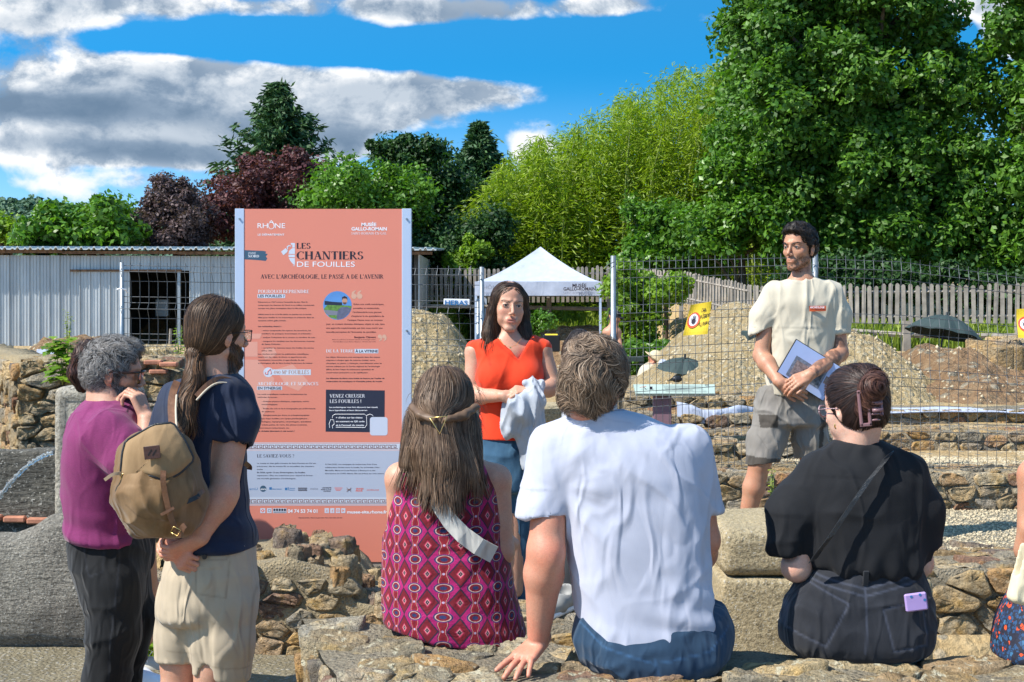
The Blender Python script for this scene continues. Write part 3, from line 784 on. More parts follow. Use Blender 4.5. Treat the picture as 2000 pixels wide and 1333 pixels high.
def board_wall():
 t = thing('rubble_wall', (-1.3, 7.2, 0), 'ruined rubble wall of brown and grey stones in front of the orange board', 'ruined wall')
 A = (-1.86, 7.12); B = (-0.42, 7.05)
 top = lambda s: float(np.interp(s, [0, .15, .40, .75, 1.02, 1.08, 1.22, 1.44], [.36, .40, .47, .50, .42, .30, .28, .27]))
 block(t, 'mortar', M['mortar'], A, B, 0.0, 0.5, 0.75, 3, 0.018, 0.045, top)
 O = np.array([A[0], A[1] - 0.003, 0.0]); u = np.array([B[0] - A[0], B[1] - A[1], 0]); L = np.linalg.norm(u)
 rubble(t, O, u, Z_, L, 0.60, 0.17, 0.085, 11, M['stone'], gap=0.010, proud=0.020, keep=lambda a, b: b < top(a) - 0.03, rough=0.009, rings=(1, .95, .82, .5))
 rng = random.Random(8)
 for i in range(95):
  s = rng.uniform(0.02, 1.38); y = rng.uniform(7.05, 7.7); x = A[0] + s
  r0 = rng.uniform(0.035, 0.085); n = rng.randint(5, 7)
  P = np.array([(x + r0 * 1.3 * rng.uniform(.7, 1.1) * math.cos(6.283 * k / n), y + r0 * rng.uniform(.7, 1.1) * math.sin(6.283 * k / n)) for k in range(n)])
  stone(P, np.array([0, 0, top(s) - 0.03 + rng.uniform(0, .05)]), X_, Y_, Z_, 0.004, 0.06, rng.uniform(.03, .07), rng, M['stone'], t, rings=(1, .95, .75, .4), rough=0.012)
board_wall()
def right_walls():
 g = M['mortar_grey']
 t = thing('rubble_wall', (2.0, 7.3, 0.0), 'low rubble wall with large brown stones between the black shirt and the floral skirt', 'ruined wall')
 block(t, 'mortar', g, (0.95, 7.2), (4.4, 7.2), -0.1, 0.43, 0.8, 4, 0.012, 0.05)
 rubble(t, (1.6, 7.20, -0.04), X_, Z_, 2.6, 0.48, 0.21, 0.115, 41, gap=0.012, proud=0.026, rough=0.010)
 rubble(t, (1.1, 7.2, 0.42), X_, Y_, 3.0, 0.80, 0.26, 0.14, 42, gap=0.012, proud=0.030, rough=0.010)
 t = thing('rubble_wall', (2.6, 9.4, 0.42), 'second rubble terrace wall across the gravel right of the man with the folder', 'ruined wall')
 block(t, 'mortar', g, (1.15, 9.32), (5.6, 9.32), 0.3, 0.665, 0.5, 5, 0.010, 0.06)
 rubble(t, (1.18, 9.32, 0.42), X_, Z_, 3.6, 0.255, 0.19, 0.085, 43, gap=0.010, proud=0.022)
 rubble(t, (1.18, 9.32, 0.655), X_, Y_, 3.6, 0.45, 0.23, 0.11, 44, gap=0.012, proud=0.022)
 t = thing('rubble_wall', (2.6, 10.9, 0.64), 'third rubble terrace wall behind the mesh fence', 'ruined wall')
 block(t, 'mortar', g, (1.2, 10.85), (6.4, 10.85), 0.5, 0.80, 0.6, 6, 0.010, 0.06)
 rubble(t, (1.25, 10.85, 0.62), X_, Z_, 3.9, 0.19, 0.17, 0.09, 45, gap=0.010, proud=0.024)
 rubble(t, (1.25, 10.85, 0.79), X_, Y_, 3.9, 0.6, 0.21, 0.11, 46, gap=0.012, proud=0.02)
 t = thing('rubble_wall', (2.6, 12, 0.75), 'topmost rubble wall under the white geotextile at the foot of the earth heap', 'ruined wall')
 block(t, 'mortar', g, (1.6, 11.95), (6.6, 11.95), 0.6, 0.895, 0.5, 7, 0.010, 0.06)
 rubble(t, (1.8, 11.95, 0.735), X_, Z_, 3.9, 0.17, 0.155, 0.083, 47, gap=0.010, proud=0.022)
 t = thing('rubble_wall', (1.2, 10.0, 0.4), 'broken rubble footings under the mesh fence left of the man with the folder', 'ruined wall')
 for (x0, y0, w, z0, h, s) in ((0.80, 9.75, 1.2, .50, .16, 51), (0.85, 10.3, 1.2, .52, .26, 52), (0.9, 11.2, 1.3, .62, .30, 53), (0.95, 12.2, 1.2, .72, .28, 54)):
  block(t, 'mortar', g, (x0, y0 + .02), (x0 + w, y0 + .02), z0 - .2, z0 + h - .02, 0.5, s, 0.02, 0.06)
  rubble(t, (x0, y0, z0 - .1), X_, Z_, w, h + .1, 0.19, 0.09, s, gap=0.010, proud=0.030)
  rubble(t, (x0, y0, z0 + h - .03), X_, Y_, w, 0.5, 0.24, 0.13, s + 9, gap=0.012, proud=0.035)
 t = thing('rubble_wall', (0.2, 6.9, 0.2), 'low stone footing between the patterned dress and the white shirt', 'ruined wall')
 block(t, 'mortar', g, (-0.35, 6.45), (1.0, 6.45), 0.0, 0.30, 0.6, 8, 0.015, 0.05)
 rubble(t, (-0.35, 6.44, 0.04), X_, Z_, 1.35, 0.26, 0.18, 0.09, 61, gap=0.010, proud=0.025)
 rubble(t, (-0.35, 6.45, 0.285), X_, Y_, 1.35, 0.55, 0.20, 0.12, 62, gap=0.012, proud=0.03)
right_walls()
def ashlar():
 t = thing('stone_block', (1.2, 6.0, 0.2), 'pair of sandy hewn blocks with a worn rounded top behind the black shirt', 'stone block')
 for (z0, z1, inset, tp) in ((0.05, 0.632, 0.0, 0.015), (0.638, 0.835, 0.004, 0.09)):
  s = SDF().u(bxs(((0.865 + 1.75) / 2, 6.25, (z0 + z1) / 2), ((1.75 - 0.865) / 2 - inset, 0.36 - inset, (z1 - z0) / 2), None, 0.02 if tp < .05 else 0.05))
  sdf_mesh('hewn_block', s, 0.02, M['sandstone'], t, disp=lambda V, N: 0.006 * sn(V, 18, 3, 3))
ashlar()
def left_wall():
 t = thing('rubble_wall', (-2.6, 9.2, 0.6), 'tall ruined rubble wall behind the fountain with bulging flat stones', 'ruined wall')
 top = lambda s: 1.40 + 0.03 * math.sin(s * 5) + 0.02 * math.sin(s * 13)
 x0 = W(38, 0, 9.2)[0]; x1 = W(470, 0, 9.2)[0]
 block(t, 'mortar', M['mortar'], (x0, 9.2), (x1, 9.2), 0.4, 1.45, 0.8, 9, 0.02, 0.06, lambda s: top(s) - 0.22 * float(ss(s, .9, 1.3)))
 rubble(t, (x0, 9.18, 0.45), X_, Z_, x1 - x0, 0.97, 0.23, 0.085, 71, gap=0.014, proud=0.055, rings=(1, .95, .85, .5), rough=0.012, keep=lambda a, b: b + .45 < top(a) - 0.22 * float(ss(a, .9, 1.3)))
 rubble(t, (x0, 9.2, 1.38), X_, Y_, 1.0, 0.75, 0.24, 0.13, 72, gap=0.014, proud=0.04)
 A = np.array([x0, 9.2, 0.4]); B = np.array([W(-70, 0, 13)[0], 13, 0.4]); L = np.linalg.norm(B - A)
 uu = (A - B) / L
 block(t, 'mortar', M['mortar'], (B[0] - .05, B[1] + .05), (A[0] - .02, A[1] + .06), 0.4, 1.42, 0.3, 10, 0.02, 0.08)
 rubble(t, B, uu, Z_, L, 1.0, 0.17, 0.11, 73, gap=0.012, proud=0.035, N=np.array([uu[1], -uu[0], 0]) if uu[1] < 0 and False else np.cross(uu, Z_))
 for (px, py) in ((300, 708), (330, 712), (310, 726)):
  p = W(px, py, 9.15); m = MB(); m.box(p, (0.11, 0.10, 0.028), Rz(.1), 0.006); m.out('brick', M['terracotta'], t)
left_wall()
def fountain():
 t = thing('fountain_basin', (-2.4, 7.5, 0), 'granite fountain basin with a worn wavy front and a dark slab behind', 'fountain')
 pts = [(-260, 1050), (-60, 1047), (20, 1043), (60, 1030), (95, 1008), (130, 1001), (180, 1000), (230, 1000), (262, 1010)]
 d = 7.22; xs = [W(a, b, d)[0] for a, b in pts]; zs = [W(a, b, d)[2] for a, b in pts]
 X = np.linspace(xs[0], xs[-1], 90); prof = []
 V = []; k = 0
 for x in X:
  zt = np.interp(x, xs, zs)
  ring = [(7.22, 0.02), (7.17, 0.10), (7.15, zt * .35), (7.16, zt * .6), (7.18, zt * .8), (7.21, zt - .05), (7.25, zt - .012), (7.31, zt), (7.37, zt - .02), (7.41, zt - .07), (7.42, zt * .5), (7.42, 0.0)]
  k = len(ring)
  for (y, z) in ring: V.append((x, y, z))
 V = np.array(V)
 Vn = []; n = len(X)
 V = V.reshape(n, k, 3); tt = np.linspace(0, k - 1, 60); Vi = np.stack([[np.interp(tt, np.arange(k), V[i, :, c]) for c in range(3)] for i in range(n)]).transpose(0, 2, 1)
 V = Vi.reshape(-1, 3); V = V + np.stack([sn(V, 16, 70 + a, 4) for a in range(3)], 1) * 0.010
 i = (np.arange(n - 1)[:, None] * 60 + np.arange(59)[None]).ravel()
 Q = [tuple(q) for q in np.stack([i, i + 60, i + 61, i + 1], 1)] + [tuple(range(60))[::-1], tuple(range((n - 1) * 60, n * 60))]
 mesh('basin_front', V, Q, M['granite'], t)
 s = SDF().u(bxs((W(20, 0, 7.9)[0] - .3, 8.02, 0.45), (0.62, 0.09, 0.51), None, 0.02))
 sdf_mesh('back_slab', s, 0.025, M['granite_dark'], t, disp=lambda V, N: 0.012 * sn(V, 20, 5, 4))
 s = SDF().u(bxs((W(195, 0, 7.6)[0], 7.62, 0.67), (0.205, 0.16, 0.67), None, 0.035))
 sdf_mesh('pillar', s, 0.02, M['pillar'], t, disp=lambda V, N: 0.004 * sn(V, 20, 6, 4) - 0.012 * ((np.abs(V[:, 0] - W(195, 0, 7.6)[0]) < 0.15) & (V[:, 2] < 1.27) & (N[:, 1] < -.5)))
 for i in range(8):
  m = MB(); m.box((-3.15 + i * 0.13, 7.90, W(0, 1015, 7.9)[2] + .01 * math.sin(i)), (0.122, 0.05, 0.035), Rz(.03 * math.sin(i * 3)), 0.008); m.out('brick', M['terracotta'], t)
 V, Q = grid_sheet(np.linspace(-3.6, -1.9, 30), np.linspace(7.38, 7.95, 12), lambda x, y: 0.50 + 0 * x)
 w = mesh('water', V, Q, M['pool'], t)
 m = MB(); a = W(128, 868, 7.55); b = W(104, 884, 7.50); m.tube([a, b], 0.013, 8); m.out('spout', M['steel_dark'], t)
 p0 = W(106, 884, 7.50); p1 = W(-45, 1045, 7.62); pts = []; rs = []
 rng = random.Random(4)
 for i in range(40):
  q = i / 39; x = p0[0] + (p1[0] - p0[0]) * q; z = p0[2] + (-0.10 * q - (p0[2] - p1[2] - 0.10) * q * q); y = p0[1] + (p1[1] - p0[1]) * q
  pts.append((x + .003 * math.sin(i * 1.9), y + .004 * math.sin(i * 2.3), z + .004 * math.sin(i * 2.7))); rs.append(0.007 + 0.004 * math.sin(i * 1.7) ** 2 + .003 * rng.random())
 m = MB(); m.tube(pts, rs, 8)
 for i in range(60):
  q = rng.random() ** .6; k = int(q * 38); p = np.array(pts[k]) + np.array([rng.uniform(-1, 1) * .018 * q, rng.uniform(-1, 1) * .02, rng.uniform(-1, 1) * .018 * q]); m.box(p, (.006, .006, .010), Rz(rng.random()), 0.002)
 o = m.out('water_jet', M['water'], None, True); props(o, 'thin clear jet of water falling from the spout into the basin', 'water jet')
fountain()
def mound(label, px, d, top_py, rx, ry, mat, seed, plateau=0.25, skew=0.0, base=None, name='dirt_mound', pebbles=160, group=None):
 c = W(px, top_py, d); zb = float(gz(c[0], d)) if base is None else base; h = c[2] - zb
 n = 120; a = np.linspace(-1.25, 1.25, n)
 def zf(x, y):
  u = (x - c[0]) / rx; v = (y - d) / ry; p = np.stack([x, y, x * 0], 1)
  r = np.sqrt(u * u + v * v + 1e-6) * (1 + 0.16 * sn(p, 1.5 / rx, seed, 2)) + 1e-6
  f = np.clip((1.0 - r) / (1 - plateau), -.35, 1); f = np.where(f > 0, f ** 0.9, f)
  z = zb + h * (f - 0.04 * np.clip(f, 0, 1) ** 4)
  return z + (0.07 * sn(p, 3.5, seed + 1, 3) + 0.055 * sn(p, 13, seed + 2, 3)) * np.clip(f * 4, 0, 1) - 0.05
 V, Q = grid_sheet(c[0] + a * rx, d + a * ry, zf)
 t = thing(name, (c[0], d, zb), label, 'earth mound', group)
 mesh('earth', V, Q, mat, t)
 rng = random.Random(seed); m = MB(); r2 = np.random.RandomState(seed)
 for i in range(pebbles):
  ang = rng.uniform(math.pi, 2 * math.pi); rr = rng.uniform(0, 1.05) ** .7
  x = c[0] + rx * rr * math.cos(ang); y = d + ry * rr * math.sin(ang); z = float(zf(np.array([x]), np.array([y]))[0])
  s = 0.009 + 0.034 * rng.random() ** 4; R = Rz(rng.random() * 6) @ Rx(rng.random() * 2)
  V = [np.array([a, b, cc]) * s * (0.6 + 0.5 * r2.rand(3)) for (a, b, cc) in ((1, 0, 0), (-1, 0, 0), (0, 1, 0), (0, -1, 0), (0, 0, .7), (0, 0, -.7))]
  m.add([R @ v + (x, y, z - s * .1) for v in V], [(0, 2, 4), (2, 1, 4), (1, 3, 4), (3, 0, 4), (2, 0, 5), (1, 2, 5), (3, 1, 5), (0, 3, 5)])
 o = m.out('pebble', M['pebble'], t, True); o['kind'] = 'stuff'
mound('steep heap of pale spoil behind the left mesh fence beside the board', 800, 17, 590, 1.45, 2.3, M['mound'], 1, 0.25, base=.1, pebbles=500)
mound('tall stony spoil heap behind the yellow sign and the man with the folder', 1455, 16.2, 592, 1.2, 2.4, M['mound'], 2, 0.2, base=.85, pebbles=700)
mound('coarse pale gravel heap right of the man with the folder', 1640, 15.0, 640, 1.15, 2.5, M['mound'], 3, 0.3, base=.75, pebbles=700)
mound('reddish brown earth heap at the right edge behind the mesh fence', 1835, 15.0, 668, 1.15, 2.4, M['mound_brown'], 4, 0.25, base=.75, pebbles=320)
mound('low stony heap behind the pale green lectern', 1430, 14.6, 690, 1.1, 1.8, M['mound'], 5, 0.2, base=.72, pebbles=500)
mound('earth heap in front of the shed doorway', 290, 16, 662, 0.65, 1.2, M['mound'], 6, 0.3, base=.8)
mound('long brown earth heap in front of the grey sheet wall', 150, 18, 655, 0.9, 1.5, M['mound_brown'], 7, 0.4, base=.8)
mound('brown bank of earth under the canopy tent', 1100, 36, 632, 2.1, 3.0, M['mound_brown'], 8, 0.4, base=0.1)
mound('low flat spoil bank at the far right below the picket fence', 1980, 17, 690, 1.7, 3.0, M['mound_brown'], 9, 0.5, base=.9)
def dig_stones():
 rng = random.Random(12)
 t = thing('rubble_wall', (0.8, 17, 0.3), 'flat excavated stone slabs beside the small dark umbrella', 'ruined wall')
 for i in range(34):
  px = rng.uniform(1235, 1400); d = rng.uniform(14, 17); p = W(px, 0, d); z = 0.42 + 0.45 * (d - 14) / 3 + rng.uniform(-.1, .1); r0 = rng.uniform(.14, .32); n = 6
  P = np.array([(p[0] + r0 * 1.3 * rng.uniform(.7, 1.1) * math.cos(6.283 * k / n), d + r0 * rng.uniform(.7, 1.1) * math.sin(6.283 * k / n)) for k in range(n)])
  stone(P, np.array([0, 0, z]), X_, Y_, Z_, 0.01, 0.5, 0.07, rng, M['stone'], t, rough=0.02)
 t = thing('rubble_wall', (2.7, 17, 1.2), 'flat excavated slabs at the right edge behind the brown heap', 'ruined wall')
 for i in range(14):
  px = rng.uniform(1930, 2040); d = rng.uniform(15.2, 17); p = W(px, 0, d); z = 1.26 + .12 * (d - 15.2) / 2; r0 = rng.uniform(.14, .28); n = 6
  P = np.array([(p[0] + r0 * 1.3 * rng.uniform(.7, 1.1) * math.cos(6.283 * k / n), d + r0 * rng.uniform(.7, 1.1) * math.sin(6.283 * k / n)) for k in range(n)])
  stone(P, np.array([0, 0, z]), X_, Y_, Z_, 0.01, 0.4, 0.06, rng, M['stone'], t, rough=0.02)
 for (px, py, lab) in ((1080, 792, 'sandy cut slab lying by the path behind the clasped hands'),):
  p = W(px, py, 12.5); m = MB(); m.box(p + (0, 0, -.06), (0.55, 0.5, 0.14), Rz(.5), 0.02); m.box(p + (0.1, .1, -.16), (0.6, 0.6, 0.12), Rz(.4), 0.02)
  props(m.out('stone_slab', M['sandstone']), lab, 'stone slab')
dig_stones()
def strip(name, pts, wid, label, mat, seed, amp=0.02, drop=0.08):
 V = []; n = 80; m = 9
 P = np.array([W(*p) for p in pts]); tt = np.linspace(0, len(P) - 1, n)
 C = np.stack([np.interp(tt, np.arange(len(P)), P[:, k]) for k in range(3)], 1)
 for i in range(n):
  for j in range(m):
   q = j / (m - 1); V.append(C[i] + np.array([0, wid * (q - .2), -drop * max(0, .35 - q) / .35]))
 V = np.array(V); V[:, 2] += amp * sn(V, 9, seed, 3); V[:, 1] += amp * sn(V, 11, seed + 1, 2)
 i = (np.arange(n - 1)[:, None] * m + np.arange(m - 1)[None]).ravel()
 top = V; bot = V - (0, 0, 0.006); b = len(V)
 Q = np.concatenate([np.stack([i, i + m, i + m + 1, i + 1], 1), np.stack([i, i + 1, i + m + 1, i + m], 1) + b])
 props(mesh(name, np.concatenate([top, bot]), Q, mat), label, 'geotextile')
strip('geotextile', [(1480, 797, 11.95), (1560, 802, 11.95), (1640, 799, 11.95), (1740, 801, 11.95), (1860, 799, 11.95), (2010, 801, 11.95), (2080, 800, 11.95)], 0.25, 'long white geotextile strip along the top of the back wall right of the black shirt', M['white_cloth'], 1, 0.008, 0.02)
strip('geotextile', [(1322, 787, 11.2), (1350, 792, 11.2), (1372, 801, 11.2), (1400, 799, 11.2), (1440, 794, 11.3), (1490, 798, 11.6)], 0.10, 'crumpled white geotextile behind the lectern', M['white_cloth'], 2, 0.018, 0.10)
strip('geotextile', [(70, 683, 11), (82, 684, 11), (95, 686, 11), (110, 685, 11)], 0.2, 'scrap of white geotextile on the left wall next to the leafy plant', M['white_cloth'], 3, 0.012, 0.10)
def shed():
 d = 34.0; z0 = 0.80
 t = thing('shed', (W(420, 0, d)[0], d, z0), 'long low shed of pale ribbed sheet metal with a dark open doorway', 'shed')
 zt = W(0, 492, d)[2]
 def sheet(pxa, pxb, pya, pyb, off=0.0, name='metal_sheet'):
  a = W(pxa, pya, d); b = W(pxb, pyb, d); zb, zt_ = b[2], a[2]; w = b[0] - a[0]
  prof = [(0, 0), (.03, -.035), (.10, -.035), (.13, 0), (.38, 0), (.40, -.012), (.44, -.012), (.46, 0), (.70, 0), (.72, -.012), (.76, -.012), (.78, 0), (1.0, 0)]
  V = []
  for (u, q) in prof: V += [(a[0] + u * w, d + off + q, zb), (a[0] + u * w, d + off + q, zt_)]
  k = len(V); V += [(x, y + .03, z) for (x, y, z) in V]
  Fc = [(2 * i, 2 * i + 2, 2 * i + 3, 2 * i + 1) for i in range(len(prof) - 1)] + [(k + 2 * i, k + 2 * i + 1, k + 2 * i + 3, k + 2 * i + 2) for i in range(len(prof) - 1)]
  return mesh(name, V, Fc, M['sheet'], t, False)
 rng = random.Random(3); px = -120.0; k = 0
 while px < 800:
  nx = px + 19.6
  topy = 499 + (px / 800) * 3
  if px < 140: sheet(px, nx, topy, 690)
  elif 140 <= px < 352:
   sheet(px, nx, topy, 529)
   if px < 236: sheet(px + 2, nx + 2, 530, 690, -0.06, 'door_sheet')
  else: sheet(px, nx, topy, 690)
  px = nx; k += 1
 sheet(234, 248, 530, 690, -0.03)
 m = MB(); a = W(140, 529, d); b = W(356, 529, d); m.box(((a[0] + b[0]) / 2, d - .08, a[2]), (b[0] - a[0], 0.08, 0.05)); m.out('door_rail', M['rust'], t)
 m = MB(); a = W(351, 529, d); m.box((a[0], d - .05, (a[2] + z0) / 2), (0.07, 0.08, a[2] - z0)); m.out('door_frame', M['galv'], t)
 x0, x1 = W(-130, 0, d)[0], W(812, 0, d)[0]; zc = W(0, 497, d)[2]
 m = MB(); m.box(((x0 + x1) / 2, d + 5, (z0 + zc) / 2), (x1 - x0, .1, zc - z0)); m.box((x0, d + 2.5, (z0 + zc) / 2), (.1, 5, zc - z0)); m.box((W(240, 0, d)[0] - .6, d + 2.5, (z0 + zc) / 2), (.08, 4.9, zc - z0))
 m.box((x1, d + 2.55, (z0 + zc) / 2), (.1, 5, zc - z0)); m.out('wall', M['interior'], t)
 for i in range(6):
  m = MB(); m.box((x1 + .07, d + .45 + i * .8, (z0 + zc) / 2), (.03, .78, zc - z0)); m.out('metal_sheet', M['sheet'], t)
 for (a_, b_, pa) in ((-130, 128, 494), (128, 352, 496), (352, 845, 497)):
  A = W(a_, pa, d); B = W(b_, pa, d); m = MB(); m.box(((A[0] + B[0]) / 2, d - .22, A[2] + .02), (B[0] - A[0], .12, .07)); m.out('eaves_beam', M['rust'], t)
 px = -130.0
 while px < 840:
  nx = px + 24.6; y = 487 + max(px, 0) / 800 * 1.5; A = W(px, y, d); B = W(nx, y, d); w = B[0] - A[0]
  prof = [(0, 0), (.08, .05), (.20, .055), (.30, 0), (.62, 0), (.70, .03), (.80, .03), (.88, 0), (1, 0)]
  V = [(A[0] + u * w, yy, A[2] + q * 1.0 + zz) for (u, q) in prof for (yy, zz) in ((d - .42, 0), (d + 5.3, .22))]; k = len(V)
  V += [(x, y_, z - .03) for (x, y_, z) in V]
  Fc = [(2 * i, 2 * i + 2, 2 * i + 3, 2 * i + 1) for i in range(len(prof) - 1)] + [(k + 2 * i, k + 2 * i + 1, k + 2 * i + 3, k + 2 * i + 2) for i in range(len(prof) - 1)] + [(2 * i, k + 2 * i, k + 2 * i + 2, 2 * i + 2) for i in range(len(prof) - 1)]
  mesh('roof_sheet', V, Fc, M['roof'], t, False); px = nx
 p = W(318, 602, 36); m = MB(); m.box(p, (.35, .2, .45), None, .02); props(m.out('cabinet', M['galv']), 'small pale cabinet hanging inside the dark shed doorway', 'cabinet')
 p = W(331, 672, 33.0); m = MB(); m.tube([p + (0, 0, -.2), p + (.03, 0, .35)], .035, 6); props(m.out('stake', M['wood']), 'short wooden stake standing at the shed doorway', 'stake')
shed()
def pickets(pts, label, hpx=None, seed=1):
 P = [(W(a, b, d), W(a, c, d)) for (a, b, c, d) in pts]
 t = thing('picket_fence', P[0][1], label, 'wooden fence'); rng = random.Random(seed)
 S = [0]
 for i in range(len(P) - 1): S.append(S[-1] + np.linalg.norm((P[i + 1][1] - P[i][1])[:2]))
 L = S[-1]; f = lambda s, k: np.array([np.interp(s, S, [p[k][c] for p in P]) for c in range(3)])
 base = None; s = 0.05; zb = {}
 while s < L:
  a = f(s, 0); b = f(s, 1); u = f(min(s + .05, L), 1) - f(s - .05, 1); an = math.atan2(u[1], u[0])
  h = (a[2] - b[2]) + rng.uniform(-.03, .03); w = 0.078
  me_v = [(-w / 2, 0, 0), (w / 2, 0, 0), (w / 2, 0, h - .035), (w / 4, 0, h - .008), (0, 0, h), (-w / 4, 0, h - .008), (-w / 2, 0, h - .035)]
  R = Rz(an) @ Ry(rng.uniform(-.03, .03)); m = MB(); m.plate([R @ np.array(v) + b for v in me_v], .022, R @ np.array((0, -1., 0)))
  m.out('picket', M['wood'], t); s += 0.128
 for fr in (0.18, 0.80):
  m = MB(); k = max(2, int(L / 1.0))
  for i in range(k):
   a, b = f(L * i / k, 1), f(L * (i + 1) / k, 1); a[2] += fr * (f(L * i / k, 0)[2] - a[2]); b[2] += fr * (f(L * (i + 1) / k, 0)[2] - b[2]); a[1] += .05; b[1] += .05
   m.tube([a, b], .032, 4)
  m.out('rail', M['wood'], t)
 n = max(2, int(L / 2.2))
 for i in range(n + 1):
  a = f(L * i / n, 1); b = f(L * i / n, 0); m = MB(); m.box(((a[0]), a[1] + .12, (a[2] + b[2]) / 2 - .2), (.09, .09, b[2] - a[2] + .3)); m.out('post', M['wood'], t)
pickets([(812, 526, 590, 37.5), (950, 524, 592, 37.2), (1200, 520, 590, 37)], 'weathered picket fence behind the white canopy tent')
pickets([(1235, 524, 585, 34), (1330, 530, 592, 32), (1480, 560, 625, 29), (1700, 556, 633, 27.5), (2060, 553, 632, 26.5)], 'weathered picket fence along the trees at the right', seed=2)
def rails(pts, label):
 t = thing('rail_fence', W(pts[0][0], pts[0][1] + 20, pts[0][2]), label, 'wooden fence')
 for i in range(len(pts) - 1):
  m = MB(); m.tube([W(*pts[i]), W(*pts[i + 1])], .05, 5); m.out('rail', M['wood'], t)
 for (a, b, d) in pts:
  m = MB(); p = W(a, b, d); m.box((p[0], p[1], p[2] - .3), (.12, .12, 1.1)); m.out('post', M['wood'], t)
rails([(800, 598, 35.5), (1000, 600, 35.5), (1072, 602, 35.5), (1190, 604, 35.5)], 'low rail fence under the tent canopy')
rails([(1400, 640, 26), (1600, 642, 26), (1770, 655, 25), (1990, 657, 25)], 'low rail fence below the picket fence at the right')
def mesh_panel(parent, c00, c10, c01, c11, nv, rows, r=0.0022, fold=0.05, seed=1, wob=0.004, over=0.03):
 c00, c10, c01, c11 = [np.array(c, float) for c in (c00, c10, c01, c11)]
 def P(u, v): return (c00 * (1 - u) + c10 * u) * (1 - v) + (c01 * (1 - u) + c11 * u) * v
 w = c10 - c00; nr = np.array([w[1], -w[0], 0]); nr /= np.linalg.norm(nr)
 side = -1 if nr[1] > 0 else 1
 nr = nr * side; up = (c01 - c00) / np.linalg.norm(c01 - c00)
 m = MB(); rng = random.Random(seed)
 sag = lambda u, v: wob * math.sin(u * 9 + v * 5 + seed)
 for i in range(nv + 1):
  u = i / nv; pts = [P(u, v) + nr * (o * fold + sag(u, v)) for (v, o) in rows]; pts.append(pts[-1] + up * over + nr * rng.uniform(-.008, .012))
  m.tube(pts, r, 4, False)
 for (v, o) in rows:
  m.tube([P(u, v) + nr * (o * fold + sag(u, v) - 1.6 * r) for u in np.linspace(0, 1, 16)], r * 1.15, 4, False)
 m.out('wire_mesh', M['wire'], parent)
def post(parent, x, y, z0, z1, r, tilt=(0, 0), name='post'):
 m = MB(); m.tube([(x, y, z0), (x + tilt[0], y + tilt[1], z1)], r, 12); m.out(name, M['galv'], parent, True)
